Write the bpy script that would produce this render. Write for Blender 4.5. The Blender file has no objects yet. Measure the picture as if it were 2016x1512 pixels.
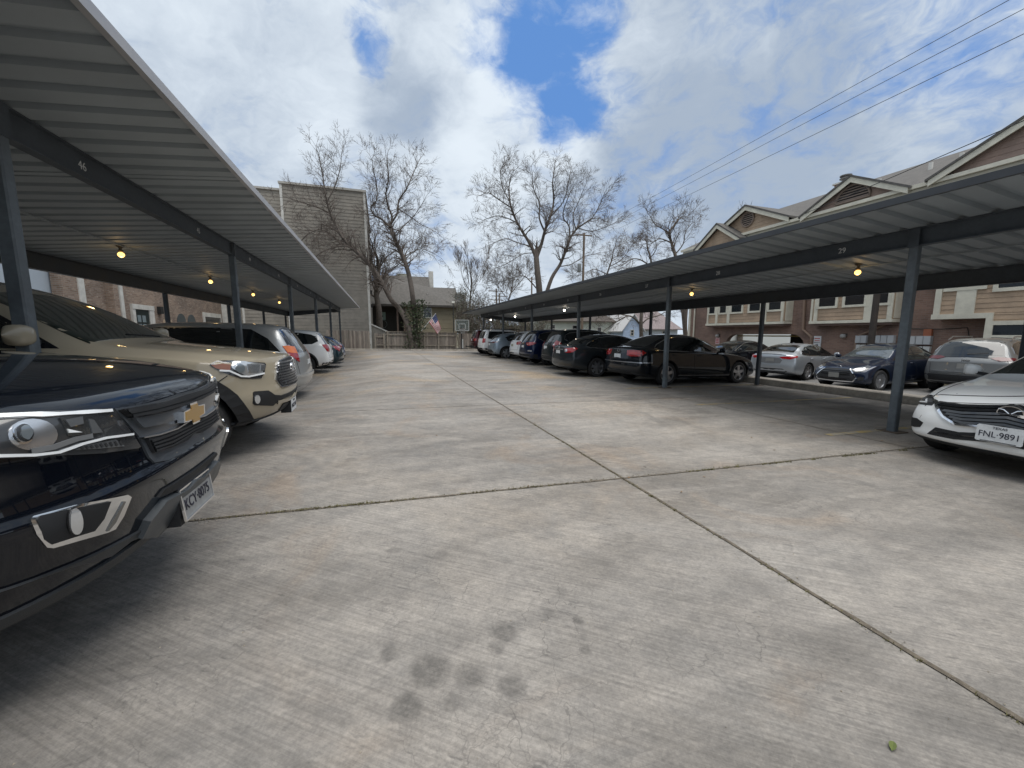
import bpy, bmesh, math, random
from mathutils import Vector, Matrix, geometry
from mathutils.bvhtree import BVHTree
R = math.radians
sc = bpy.context.scene
COL = sc.collection
random.seed(7)
# ---------------------------------------------------------------- camera
cd = bpy.data.cameras.new('camera'); cam = bpy.data.objects.new('camera', cd); COL.objects.link(cam)
cd.sensor_fit = 'HORIZONTAL'; cd.sensor_width = 36.0; cd.lens = 765 / 2016 * 36
cd.clip_start = 0.05; cd.clip_end = 3000
cam.location = (0, 0, 1.5); cam.rotation_euler = (R(90 - 7.374), 0, R(-18.226))
sc.camera = cam
CAMR = cam.rotation_euler.to_matrix()
def ray(px, py):
    """direction seen at a photo pixel (used only to read real positions off the photo)"""
    return CAMR @ Vector(((px - 1008) / 765, (756 - py) / 765, -1))
def at_y(px, py, y):
    d = ray(px, py); t = y / d.y; return Vector((d.x * t, y, 1.5 + d.z * t))
def at_x(px, py, x):
    d = ray(px, py); t = x / d.x; return Vector((x, d.y * t, 1.5 + d.z * t))
G0, GS = 0.17, 0.019
def sstep(a, b, v): t = max(0.0, min(1.0, (v - a) / (b - a))); return t * t * (3 - 2 * t)
def gz(x, y=0.0):                              # cross-fall of the lot, with a shallow dip on the left beyond the pickups
    return G0 - GS * x - .22 * sstep(.5, -2.2, x) * sstep(6.6, 9.4, y) * (1 - sstep(25, 31, y))
def rz_(x): return -0.27 - 0.003 * (x - 11.5)   # lower lot beside the right building
def at_g(px, py):
    d = ray(px, py); t = (G0 - 1.5) / (d.z + GS * d.x); return Vector((d.x * t, d.y * t, 1.5 + d.z * t))
# ---------------------------------------------------------------- view
sc.view_settings.view_transform = 'Standard'; sc.view_settings.look = 'None'
sc.view_settings.gamma = 1.0; sc.view_settings.exposure = 0.85
sc.view_settings.use_curve_mapping = False
# ---------------------------------------------------------------- sun and sky
SUN_EL, SUN_AZ = 80, 150        # degrees; azimuth measured from +Y towards +X
sd = bpy.data.lights.new('sun', 'SUN'); sun = bpy.data.objects.new('sun', sd); COL.objects.link(sun)
sd.energy = 2.0; sd.angle = R(60); sd.color = (1.0, 0.96, 0.9)
_v = Vector((math.sin(R(SUN_AZ)) * math.cos(R(SUN_EL)), math.cos(R(SUN_AZ)) * math.cos(R(SUN_EL)), math.sin(R(SUN_EL))))
sun.rotation_euler = (-_v).to_track_quat('-Z', 'Y').to_euler()

class NT:
    """tiny node-tree helper"""
    def __init__(s, nt): s.nt = nt; s.n = nt.nodes; s.l = nt.links
    def add(s, t, **kw):
        n = s.n.new(t)
        for k, v in kw.items(): setattr(n, k, v)
        return n
    def set(s, sock, v):
        if v is None: return
        if isinstance(v, bpy.types.NodeSocket): s.l.new(v, sock)
        else: sock.default_value = v
    def math(s, op, a, b=None, c=None, clamp=False):
        n = s.add('ShaderNodeMath', operation=op, use_clamp=clamp)
        s.set(n.inputs[0], a); s.set(n.inputs[1], b)
        if c is not None: s.set(n.inputs[2], c)
        return n.outputs[0]
    def vmath(s, op, a, b=None, scale=None):
        n = s.add('ShaderNodeVectorMath', operation=op)
        s.set(n.inputs[0], a); s.set(n.inputs[1], b)
        if scale is not None: s.set(n.inputs['Scale'], scale)
        return n.outputs['Value'] if op in ('DISTANCE', 'DOT_PRODUCT', 'LENGTH') else n.outputs[0]
    def noise(s, vec, scale, detail=4, rough=0.55, dist=0.0, out='Fac'):
        n = s.add('ShaderNodeTexNoise')
        s.set(n.inputs['Vector'], vec); n.inputs['Scale'].default_value = scale
        n.inputs['Detail'].default_value = detail; n.inputs['Roughness'].default_value = rough
        n.inputs['Distortion'].default_value = dist
        return n.outputs[out]
    def ramp(s, fac, lo, hi, a=0.0, b=1.0, smooth=True):
        n = s.add('ShaderNodeMapRange'); n.interpolation_type = 'SMOOTHSTEP' if smooth else 'LINEAR'
        s.set(n.inputs[0], fac); s.set(n.inputs[1], lo); s.set(n.inputs[2], hi); s.set(n.inputs[3], a); s.set(n.inputs[4], b)
        return n.outputs[0]
    def mix(s, fac, a, b, mode='MIX'):
        n = s.add('ShaderNodeMix', data_type='RGBA', blend_type=mode)
        s.set(n.inputs[0], fac)
        for sock, v in ((n.inputs[6], a), (n.inputs[7], b)):
            if isinstance(v, (tuple, list)): v = tuple(v)[:3] + (1,)
            s.set(sock, v)
        return n.outputs[2]
    def sep(s, v):
        n = s.add('ShaderNodeSeparateXYZ'); s.set(n.inputs[0], v); return n.outputs
    def comb(s, x, y, z):
        n = s.add('ShaderNodeCombineXYZ')
        for i, v in enumerate((x, y, z)): s.set(n.inputs[i], v)
        return n.outputs[0]

world = bpy.data.worlds.new('World'); sc.world = world; world.use_nodes = True
def build_sky():
    t = NT(world.node_tree); t.n.clear()
    out = t.add('ShaderNodeOutputWorld'); bg = t.add('ShaderNodeBackground')
    t.l.new(bg.outputs[0], out.inputs[0]); bg.inputs[1].default_value = 0.1
    sky = t.add('ShaderNodeTexSky', sky_type='NISHITA'); sky.sun_disc = False
    sky.sun_elevation = R(SUN_EL); sky.sun_rotation = R(SUN_AZ); sky.air_density = 1.1; sky.dust_density = 0.4; sky.ozone_density = 2.5
    d = t.add('ShaderNodeTexCoord').outputs['Generated']
    x, y, z = t.sep(d)
    q = t.comb(x, y, t.math('MULTIPLY', z, 1.7))                      # clouds flatten towards the horizon
    def warp(v, s, amt, det=3, off=(0, 0, 0)):
        w = t.noise(t.vmath('ADD', v, off), s, det, .6, 0, 'Color')
        return t.vmath('SCALE', t.vmath('SUBTRACT', w, (0.5, 0.5, 0.5)), scale=amt)
    qw = t.vmath('ADD', q, t.vmath('ADD', warp(q, 2.2, .35), warp(q, 7.0, .10, 4)))
    dw = t.vmath('NORMALIZE', t.vmath('ADD', d, t.vmath('ADD', warp(q, 4.0, .16, 2, (3, 1, 7)), warp(q, 14.0, .07, 5, (1, 5, 2)))))
    ds = t.vmath('NORMALIZE', t.vmath('ADD', d, t.vmath('ADD', warp(q, 2.5, .22, 2, (8, 1, 2)), warp(q, 9.0, .10, 5, (2, 5, 9)))))
    n1 = t.noise(qw, 2.6, 5, 0.58); n2 = t.noise(t.vmath('ADD', qw, (5, 2, 9)), 5.5, 6, 0.62); n3 = t.noise(t.vmath('ADD', qw, (1, 8, 3)), 14.0, 5, 0.65)
    def lobes(items, dirn, soft=.12):
        acc = None
        for px, py, rad, amt in items:
            v = ray(px, py).normalized()
            m = t.ramp(t.vmath('DOT_PRODUCT', dirn, tuple(v)), math.cos(R(rad)), math.cos(R(rad * soft)), 0.0, amt)
            acc = m if acc is None else t.math('ADD', acc, m)
        return acc
    holes = lobes([(1090, 25, 7.5, .46), (1070, 140, 7.5, .56), (1112, 232, 5.0, .54), (990, 65, 6, .34), (738, 92, 4.0, .50),
                   (1195, 205, 5.0, .26), (1880, 0, 8, .32), (1990, 120, 6, .12), (1130, -60, 8, .4), (705, 320, 4, .26),
                   (1440, 10, 6, .16), (950, 0, 6, .22)], dw)
    cov = t.math('ADD', t.math('SUBTRACT', t.ramp(n1, .3, .62, .62, 1.0), holes), t.math('ADD', t.ramp(n2, .3, .7, -.20, .20), t.ramp(n3, .3, .7, -.15, .15)))
    cov = t.ramp(cov, -0.04, 0.84)
    greys = lobes([(800, 165, 8, .42), (860, 220, 6, .25), (1520, 180, 22, .22), (1340, 225, 10, .20), (1275, 295, 6, .34), (1500, 300, 14, .22), (650, 235, 14, .30), (1800, 190, 15, .22),
                   (1330, 20, 10, .10), (1420, 390, 12, .24), (1000, 275, 5, .15), (420, 60, 12, .12), (1680, 330, 10, .12), (1180, 400, 8, .15)], ds, .05)
    brights = lobes([(560, 80, 12, .26), (905, 125, 8, .30), (950, 210, 8, .24), (1120, 280, 5, .4), (1330, 345, 4, .55), (980, 330, 8, .25), (1870, 75, 10, .32), (700, 280, 10, .12),
                     (1750, 270, 9, .2), (560, 300, 8, .12), (900, 470, 12, .25), (1040, 200, 4, .2), (1250, 140, 8, .12)], ds, .05)
    shade = t.math('ADD', t.math('ADD', t.ramp(n1, .3, .7, -.32, .32, False), t.ramp(n2, .28, .72, -.25, .25, False)), t.ramp(n3, .3, .7, -.09, .09, False))
    lum = t.math('ADD', t.math('SUBTRACT', t.math('ADD', shade, brights), greys), 0.48)
    lum = t.ramp(lum, -.25, 1.12)
    cl = t.mix(lum, CLOUD_LO, CLOUD_HI)
    blue = t.mix(0.8, t.mix(1.0, sky.outputs[0], (.45, .55, .75), 'MULTIPLY'), (.75, 1.75, 3.9))
    col = t.mix(cov, blue, cl)
    col = t.mix(t.ramp(z, -0.08, 0.0), (1.0, 1.0, .96), col)        # dull ground below the horizon
    t.l.new(col, bg.inputs[0])
CLOUD_LO, CLOUD_HI = (2.2, 2.65, 3.3), (4.4, 4.85, 5.3)
build_sky()

# ---------------------------------------------------------------- materials
MATS = {}
def mat(name, col=(.5, .5, .5), rough=.6, metal=0.0, coat=0.0, var=0.0, vscale=3.0, bump=0.0, bscale=40.0, spec=None, emit=None, estr=0.0, detail=5, var2=0.0):
    if name in MATS: return MATS[name]
    m = bpy.data.materials.new(name); m.use_nodes = True; MATS[name] = m
    t = NT(m.node_tree); b = t.n['Principled BSDF']
    b.inputs['Base Color'].default_value = (*col, 1); b.inputs['Roughness'].default_value = rough; b.inputs['Metallic'].default_value = metal
    if coat: b.inputs['Coat Weight'].default_value = coat; b.inputs['Coat Roughness'].default_value = 0.04
    if spec is not None: b.inputs['Specular IOR Level'].default_value = spec
    oc = t.add('ShaderNodeTexCoord').outputs['Object']
    if var:
        f = t.noise(oc, vscale, detail, .6)
        f = t.ramp(f, .25, .75)
        lo = tuple(c * (1 - var) for c in col); hi = tuple(min(1, c * (1 + var)) for c in col)
        c = t.mix(f, lo, hi)
        if var2:
            f2 = t.ramp(t.noise(oc, vscale * 9, 3, .6), .3, .7)
            c = t.mix(t.math('MULTIPLY', f2, var2), c, tuple(x * .5 for x in col))
        t.l.new(c, b.inputs['Base Color'])
        r = t.ramp(f, 0, 1, max(0, rough - .08), min(1, rough + .1)); t.l.new(r, b.inputs['Roughness'])
    if bump:
        bn = t.add('ShaderNodeBump'); bn.inputs['Strength'].default_value = bump; bn.inputs['Distance'].default_value = 0.02
        t.l.new(t.noise(oc, bscale, 4), bn.inputs['Height']); t.l.new(bn.outputs[0], b.inputs['Normal'])
    if emit:
        b.inputs['Emission Color'].default_value = (*emit, 1); b.inputs['Emission Strength'].default_value = estr
    return m
def paint(name, col, metal=0.0, rough=.35):
    """car paint: pigmented base under a clear coat, with a little road film"""
    if name in MATS: return MATS[name]
    m = bpy.data.materials.new(name); m.use_nodes = True; MATS[name] = m
    t = NT(m.node_tree); b = t.n['Principled BSDF']
    oc = t.add('ShaderNodeTexCoord').outputs['Object']
    z = t.sep(oc)[2]
    dust = t.math('MULTIPLY', t.ramp(t.noise(oc, 2.5, 6, .65), .35, .8), t.ramp(z, .10, .45, .22 if max(col) > .1 else .07, .015 if max(col) > .1 else .004))
    c = t.mix(dust, col, (.16, .15, .13))
    t.l.new(c, b.inputs['Base Color'])
    b.inputs['Metallic'].default_value = metal
    t.l.new(t.ramp(dust, 0, .6, rough, rough + .25), b.inputs['Roughness'])
    b.inputs['Coat Weight'].default_value = 1.0; b.inputs['Specular IOR Level'].default_value = .08; b.inputs['Coat Tint'].default_value = (.80, .90, 1, 1) if max(col) < .1 else (1, 1, 1, 1)
    t.l.new(t.ramp(dust, 0, .6, .03, .22), b.inputs['Coat Roughness'])
    bn = t.add('ShaderNodeBump'); bn.inputs['Strength'].default_value = .04; bn.inputs['Distance'].default_value = .01
    t.l.new(t.noise(oc, 260, 2), bn.inputs['Height']); t.l.new(bn.outputs[0], b.inputs['Normal'])
    return m

# ---------------------------------------------------------------- mesh builder
class MB:
    def __init__(s): s.v = []; s.f = []; s.m = []; s.mi = 0
    def add(s, vs, fs):
        o = len(s.v); s.v += [tuple(p) for p in vs]
        s.f += [tuple(i + o for i in f) for f in fs]; s.m += [s.mi] * len(fs)
        return s
    def box(s, x0, x1, y0, y1, z0, z1, M=None):
        vs = [Vector((x, y, z)) for z in (z0, z1) for y in (y0, y1) for x in (x0, x1)]
        if M is not None: vs = [M @ p for p in vs]
        return s.add(vs, [(0, 2, 3, 1), (4, 5, 7, 6), (0, 1, 5, 4), (2, 6, 7, 3), (0, 4, 6, 2), (1, 3, 7, 5)])
    def prism(s, poly, a, b):
        """poly: list of 3D points (planar); extruded from offset a to offset b (vectors)"""
        n = len(poly); a = Vector(a); b = Vector(b)
        vs = [Vector(p) + a for p in poly] + [Vector(p) + b for p in poly]
        fs = [tuple(range(n))[::-1], tuple(range(n, 2 * n))] + [(i, (i + 1) % n, n + (i + 1) % n, n + i) for i in range(n)]
        return s.add(vs, fs)
    def bar(s, p, q, w, h=None, up=(0, 0, 1)):
        p = Vector(p); q = Vector(q); h = h or w; d = (q - p).normalized(); up = Vector(up)
        if abs(d.dot(up)) > .97: up = Vector((0, 1, 0))
        sx = d.cross(up).normalized(); uz = sx.cross(d)
        vs = [c + sx * (w / 2 * i) + uz * (h / 2 * j) for c in (p, q) for i, j in ((-1, -1), (1, -1), (1, 1), (-1, 1))]
        return s.add(vs, [(0, 1, 2, 3), (7, 6, 5, 4), (0, 4, 5, 1), (1, 5, 6, 2), (2, 6, 7, 3), (3, 7, 4, 0)])
    def tube(s, pts, rad, n=8, cap=True):
        pts = [Vector(p) for p in pts]; o = len(s.v); rings = []
        if not isinstance(rad, (list, tuple)): rad = [rad] * len(pts)
        up = None
        for i, p in enumerate(pts):
            d = (pts[min(i + 1, len(pts) - 1)] - pts[max(i - 1, 0)])
            if d.length < 1e-9: d = Vector((0, 0, 1))
            d.normalize()
            if up is None: up = Vector((0, 0, 1)) if abs(d.z) < .9 else Vector((1, 0, 0))
            sx = d.cross(up)
            if sx.length < 1e-4: sx = d.orthogonal()
            sx.normalize(); up = sx.cross(d).normalized()
            rings.append([p + (sx * math.cos(2 * math.pi * k / n) + up * math.sin(2 * math.pi * k / n)) * rad[i] for k in range(n)])
        vs = [p for r in rings for p in r]; fs = []
        for i in range(len(pts) - 1):
            for k in range(n):
                a = i * n + k; b = i * n + (k + 1) % n; fs.append((a, b, b + n, a + n))
        if cap: fs += [tuple(range(n))[::-1], tuple(range((len(pts) - 1) * n, len(pts) * n))]
        return s.add(vs, fs)
    def cyl(s, p, q, r, n=12, r2=None): return s.tube([p, q], [r, r if r2 is None else r2], n)
    def lathe(s, prof, c, axis='Z', n=24, M=None):
        """prof: (radius, height) list revolved round an axis through c"""
        c = Vector(c); vs = []; fs = []
        for r, h in prof:
            for k in range(n):
                a = 2 * math.pi * k / n; u, w = r * math.cos(a), r * math.sin(a)
                p = Vector((u, w, h)) if axis == 'Z' else (Vector((u, h, w)) if axis == 'Y' else Vector((h, u, w)))
                vs.append((M @ p if M is not None else p) + c)
        for i in range(len(prof) - 1):
            for k in range(n): fs.append((i * n + k, i * n + (k + 1) % n, (i + 1) * n + (k + 1) % n, (i + 1) * n + k))
        return s.add(vs, fs)
    def build(s, name, mats, parent=None, smooth=False, sharp=35):
        me = bpy.data.meshes.new(name); me.from_pydata(s.v, [], s.f); me.update()
        if not isinstance(mats, (list, tuple)): mats = [mats]
        for m in mats: me.materials.append(m)
        if len(mats) > 1: me.polygons.foreach_set('material_index', s.m)
        if smooth:
            me.polygons.foreach_set('use_smooth', [True] * len(me.polygons)); me.set_sharp_from_angle(angle=R(sharp))
        o = bpy.data.objects.new(name, me); COL.objects.link(o)
        if parent is not None: setpar(o, parent)
        return o
def fixn(o):
    bm = bmesh.new(); bm.from_mesh(o.data); bmesh.ops.recalc_face_normals(bm, faces=bm.faces); bm.to_mesh(o.data); bm.free(); return o
def setpar(o, parent):
    o.parent = parent
    o.matrix_parent_inverse = parent.matrix_basis.inverted()
    if parent.parent is not None: o.matrix_parent_inverse = parent.matrix_basis.inverted() @ parent.matrix_parent_inverse.inverted() @ parent.parent.matrix_basis.inverted()
def tag(o, label, cat, group=None):
    o['label'] = label; o['category'] = cat
    if group: o['group'] = group
    return o
def thing(name, label, cat, loc=(0, 0, 0), group=None):
    o = bpy.data.objects.new(name, None); COL.objects.link(o); o.location = loc; o.empty_display_size = .3
    return tag(o, label, cat, group)
def struct(o): o['kind'] = 'structure'; return o
def stuff(o): o['kind'] = 'stuff'; return o
def text_mesh(txt, size, mm, name, M, parent=None, depth=0.002, align='CENTER', sx=1.0):
    cu = bpy.data.curves.new(name, 'FONT'); cu.body = txt; cu.size = size; cu.extrude = depth; cu.align_x = align; cu.align_y = 'CENTER'
    to = bpy.data.objects.new('tmp', cu); COL.objects.link(to)
    dg = bpy.context.evaluated_depsgraph_get()
    me = bpy.data.meshes.new_from_object(to.evaluated_get(dg)); bpy.data.objects.remove(to); bpy.data.curves.remove(cu)
    me.transform(M @ Matrix.Diagonal((sx, 1, 1, 1))); me.materials.clear(); me.materials.append(mm); me.name = name
    o = bpy.data.objects.new(name, me); COL.objects.link(o)
    if parent is not None: setpar(o, parent)
    return o
def frame_m(origin, right, up):
    """matrix placing local XY text plane with its x axis along right and y along up"""
    r = Vector(right).normalized(); u = Vector(up).normalized(); n = r.cross(u)
    M = Matrix((r, u, n)).transposed().to_4x4(); M.translation = Vector(origin); return M
# ================================================================ SITE: ground, lot, joints, kerbs
def ground_mat():
    m = bpy.data.materials.new('dry winter ground'); m.use_nodes = True
    t = NT(m.node_tree); b = t.n['Principled BSDF']; oc = t.add('ShaderNodeTexCoord').outputs['Object']
    a = t.mix(t.ramp(t.noise(oc, .35, 6, .6), .35, .65), (.10, .085, .055), (.075, .09, .04))
    a = t.mix(t.ramp(t.noise(oc, 6, 5, .7), .3, .7), a, (.16, .13, .09))
    t.l.new(a, b.inputs['Base Color']); b.inputs['Roughness'].default_value = .95
    return m
SPOTS = [(993, 1243, .085, .9), (845, 1322, .115, .95), (925, 1330, .085, .85), (1010, 1352, .075, .8), (800, 1390, .075, .95), (763, 1290, .06, .8),
         (1137, 1222, .035, 1.0), (1152, 1280, .035, .8), (775, 1083, .06, .6), (975, 1275, .05, .7), (1108, 1165, .06, .4), (1190, 1105, .07, .35), (895, 1385, .05, .6),
         (1000, 1105, .05, .35), (1240, 1060, .05, .4), (560, 1180, .07, .35), (480, 1075, .07, .4), (1080, 1205, .04, .5), (835, 880, .09, .3), (690, 905, .1, .3), (1075, 1440, .05, .3), (655, 1210, .05, .3)]
def concrete_mat():
    m = bpy.data.materials.new('worn parking concrete'); m.use_nodes = True
    t = NT(m.node_tree); b = t.n['Principled BSDF']; oc = t.add('ShaderNodeTexCoord').outputs['Object']
    x, y, z = t.sep(oc)
    big = t.ramp(t.noise(oc, .45, 6, .62, .4), .32, .68)
    c = t.mix(big, (.165, .154, .141), (.275, .261, .243))
    # streaks running across the lane (broom finish and washed dirt)
    st = t.ramp(t.noise(t.comb(t.math('MULTIPLY', x, .55), t.math('MULTIPLY', y, 2.6), 0.0), 1.0, 7, .68, .6), .38, .66)
    c = t.mix(t.math('MULTIPLY', st, .5), c, (.36, .335, .305))
    rust = t.ramp(t.noise(oc, .8, 5, .6, 1.0), .52, .74)
    c = t.mix(t.math('MULTIPLY', rust, .34), c, (.29, .20, .125))
    rust2 = t.ramp(t.noise(t.vmath('ADD', oc, (31, 7, 0)), .33, 5, .6, .6), .5, .72)
    farm = t.ramp(y, 4, 14, 0.15, .7)
    c = t.mix(t.math('MULTIPLY', rust2, farm), c, (.36, .275, .18))
    grey = t.ramp(t.noise(t.vmath('ADD', oc, (9, 3, 0)), 1.4, 6, .65, .8), .48, .70)
    c = t.mix(t.math('MULTIPLY', grey, .45), c, (.185, .178, .168))
    # tyre polish arcs: swirled fine streaks
    sw = t.noise(oc, .35, 2, .5, 0, 'Color')
    swv = t.vmath('ADD', oc, t.vmath('SCALE', t.vmath('SUBTRACT', sw, (.5, .5, .5)), scale=5.0))
    sx, sy, _ = t.sep(swv)
    tr = t.ramp(t.noise(t.comb(t.math('MULTIPLY', sx, 1.2), t.math('MULTIPLY', sy, 26), 0.0), 1.0, 4, .7), .5, .78)
    msk = t.ramp(t.noise(oc, .9, 3, .5), .45, .68)
    c = t.mix(t.math('MULTIPLY', t.math('MULTIPLY', tr, msk), .65), c, (.13, .122, .115))
    # slab to slab difference
    wn = t.add('ShaderNodeTexWhiteNoise', noise_dimensions='2D')
    t.l.new(t.comb(t.math('FLOOR', t.math('DIVIDE', t.math('SUBTRACT', x, 2.2), 4.1)), t.math('FLOOR', t.math('DIVIDE', t.math('SUBTRACT', y, 3.08), 4.0)), 0.0), wn.inputs['Vector'])
    c = t.mix(1.0, c, t.mix(wn.outputs[0], (.90, .90, .90), (1.07, 1.055, 1.03)), 'MULTIPLY')
    # medium and fine mottling
    n3 = t.ramp(t.noise(oc, 9, 6, .75), .3, .7)
    c = t.mix(1.0, c, t.mix(n3, (.84, .84, .85), (1.11, 1.10, 1.09)), 'MULTIPLY')
    n4 = t.ramp(t.noise(oc, 60, 5, .8), .28, .72)
    c = t.mix(1.0, c, t.mix(n4, (.80, .80, .80), (1.16, 1.16, 1.15)), 'MULTIPLY')
    # chips and flecks, drawn out along the broom direction
    rx = t.math('ADD', t.math('MULTIPLY', x, .8), t.math('MULTIPLY', y, -.6)); ry = t.math('ADD', t.math('MULTIPLY', x, .6), t.math('MULTIPLY', y, .8))
    fl = t.ramp(t.noise(t.comb(t.math('MULTIPLY', rx, 9), t.math('MULTIPLY', ry, 30), 0.0), 1.0, 3, .6), .61, .70)
    c = t.mix(t.math('MULTIPLY', t.math('MULTIPLY', fl, t.ramp(t.noise(oc, 1.3, 3), .40, .58)), .6), c, (.10, .095, .09))
    br = t.ramp(t.noise(t.comb(t.math('MULTIPLY', rx, 1.5), t.math('MULTIPLY', ry, 70), 0.0), 1.0, 4, .7), .35, .65)
    c = t.mix(1.0, c, t.mix(br, (.86, .86, .86), (1.12, 1.12, 1.12)), 'MULTIPLY')
    n5 = t.ramp(t.noise(oc, 24, 3, .6), .60, .72)
    c = t.mix(t.math('MULTIPLY', n5, .30), c, (.13, .125, .12))
    # hairline map cracking, in patches
    vo = t.add('ShaderNodeTexVoronoi', feature='DISTANCE_TO_EDGE'); vo.inputs['Scale'].default_value = 5.5
    wv = t.vmath('ADD', oc, t.vmath('SCALE', t.vmath('SUBTRACT', t.noise(oc, 5, 4, .6, 0, 'Color'), (.5, .5, .5)), scale=.22)); t.l.new(wv, vo.inputs['Vector'])
    cr = t.math('MULTIPLY', t.ramp(vo.outputs['Distance'], .004, .016, 1.0, 0.0), t.ramp(t.noise(oc, .7, 4, .6), .48, .62))
    vo2 = t.add('ShaderNodeTexVoronoi', feature='DISTANCE_TO_EDGE'); vo2.inputs['Scale'].default_value = 13
    t.l.new(wv, vo2.inputs['Vector'])
    cr2 = t.math('MULTIPLY', t.ramp(vo2.outputs['Distance'], .006, .03, .7, 0.0), t.ramp(t.noise(t.vmath('ADD', oc, (4, 9, 0)), .8, 4, .6), .5, .64))
    crk = t.math('MAXIMUM', cr, cr2)
    c = t.mix(t.math('MULTIPLY', crk, .5), c, (.085, .08, .075))
    # curved tyre scuffs left by cars swinging into the bays
    for cx, cy, rad, wd, am in ((9.6, 3.9, 5.55, .10, .40), (9.6, 3.9, 5.15, .09, .30), (7.0, 0.2, 4.2, .10, .28), (-3.2, .4, 4.6, .11, .30), (-3.4, 2.0, 5.3, .10, .28), (6.4, 8.6, 4.4, .12, .25), (2.0, -1.6, 3.6, .09, .22)):
        ds_ = t.math('ABSOLUTE', t.math('SUBTRACT', t.vmath('DISTANCE', t.comb(x, y, 0.0), (cx, cy, 0)), rad))
        mm = t.math('MULTIPLY', t.ramp(ds_, wd * .5, wd, am, 0.0), t.ramp(t.noise(oc, 1.1, 4, .6), .42, .62))
        c = t.mix(t.math('MULTIPLY', mm, t.ramp(t.noise(oc, 45, 3, .7), .3, .7, .3, 1.0)), c, (.10, .095, .09))
    # oil drips and stains
    flat = t.comb(x, y, 0.0)
    fw = t.vmath('ADD', flat, t.vmath('SCALE', t.vmath('SUBTRACT', t.noise(oc, 14, 4, .6, 0, 'Color'), (.5, .5, .5)), scale=.06))
    acc = None
    for px, py, r, a in SPOTS:
        g = at_g(px, py)
        mm = t.ramp(t.vmath('DISTANCE', fw, (g.x, g.y, 0)), r * .4, r * 1.0, a, 0.0)
        acc = mm if acc is None else t.math('MAXIMUM', acc, mm)
    acc = t.math('MULTIPLY', acc, t.ramp(t.noise(oc, 40, 3, .7), .3, .7, .55, 1.0))
    c = t.mix(t.math('MULTIPLY', acc, .78), c, (.07, .066, .062))
    # oily parking bays under the cars
    bay = t.math('MAXIMUM', t.ramp(x, 7.3, 9.2), t.ramp(x, -2.6, -4.2))
    oil = t.math('MULTIPLY', bay, t.ramp(t.noise(oc, 1.1, 5, .6, .5), .36, .62, .12, .75))
    c = t.mix(oil, c, (.085, .08, .072))
    # scattered bay drips in the lane edges
    vs = t.add('ShaderNodeTexVoronoi', feature='F1'); vs.inputs['Scale'].default_value = 2.6; t.l.new(fw, vs.inputs['Vector'])
    dr = t.math('MULTIPLY', t.ramp(vs.outputs['Distance'], .04, .17, 1.0, 0.0), t.ramp(t.noise(oc, .55, 3, .5), .48, .62))
    c = t.mix(t.math('MULTIPLY', dr, .45), c, (.10, .095, .09))
    t.l.new(c, b.inputs['Base Color'])
    t.l.new(t.ramp(grey, 0, 1, .82, .62), b.inputs['Roughness']); b.inputs['Specular IOR Level'].default_value = .35
    bn = t.add('ShaderNodeBump'); bn.inputs['Strength'].default_value = .35; bn.inputs['Distance'].default_value = .006
    h = t.math('ADD', t.math('SUBTRACT', t.noise(oc, 90, 5, .7), t.math('MULTIPLY', crk, .8)), t.math('MULTIPLY', tr, .3)); t.l.new(h, bn.inputs['Height']); t.l.new(bn.outputs[0], b.inputs['Normal'])
    return m
def sheet(name, m, xs, zs, y0, y1):
    mb = MB()
    vs = [(x, y, z) for y in (y0, y1) for x, z in zip(xs, zs)]; n = len(xs)
    return struct(mb.add(vs, [(i, i + 1, n + i + 1, n + i) for i in range(n - 1)]).build(name, m))
GM = ground_mat(); CM = concrete_mat()
sheet('ground', GM, [-900, -40, -16, 10.9, 11.25, 18, 30, 900], [.4, .4, gz(-16) - .45, gz(10.9) - .45, rz_(11.25) - .03, rz_(18) - .03, -.40, -.45], -300, 1500)
lm = MB(); gx = [-14, -10, -6, -4, -3, -2.2, -1.8, -1.4, -1, -.6, -.2, .2, .5, 1, 3, 6, 9, 11.0]; gy = [-14, -5, 0, 4, 6, 6.6, 7, 7.4, 7.8, 8.2, 8.6, 9, 9.4, 10, 14, 20, 25, 26, 27, 28, 29, 30, 31, 33.3]
lm.add([(x, y, gz(x, y)) for y in gy for x in gx], [(j * len(gx) + i, j * len(gx) + i + 1, (j + 1) * len(gx) + i + 1, (j + 1) * len(gx) + i) for j in range(len(gy) - 1) for i in range(len(gx) - 1)])
struct(lm.build('parking_lot', CM, None, True, 80))
sheet('lower_parking_lot', mat('dusty asphalt', (.17, .165, .16), .9, var=.3, vscale=1.2, bump=.3, bscale=60, var2=.3), [11.3, 14, 18.5], [rz_(11.3), rz_(14), rz_(18.5)], -14, 40)
# concrete kerb beam between the two lots
kb = MB()
seg = [-14 + i * 3.0 for i in range(17)]
for a, b_ in zip(seg[:-1], seg[1:]):
    kb.prism([(10.92, a + .006, -.5), (11.32, a + .006, -.5), (11.30, a + .006, .13), (11.27, a + .006, .15), (10.96, a + .006, .15), (10.93, a + .006, .13)], (0, 0, 0), (0, b_ - a - .012, 0))
fixn(tag(kb.build('kerb', mat('old kerb concrete', (.40, .365, .315), .9, var=.35, vscale=2.2, bump=.3, bscale=40, var2=.35)), 'long weathered concrete kerb behind the rear posts of the right carport', 'kerb'))
# end kerb in front of the fence
ek = MB()
ek.prism([(-4.2, 33.3, gz(-4.2) - .3), (11, 33.3, gz(11) - .3), (11, 33.3, gz(11) + .11), (-4.2, 33.3, gz(-4.2) + .11)], (0, 0, 0), (0, .3, 0))
fixn(tag(ek.build('kerb', mat('old kerb concrete')), 'low concrete kerb at the foot of the wooden fence', 'kerb'))
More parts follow.
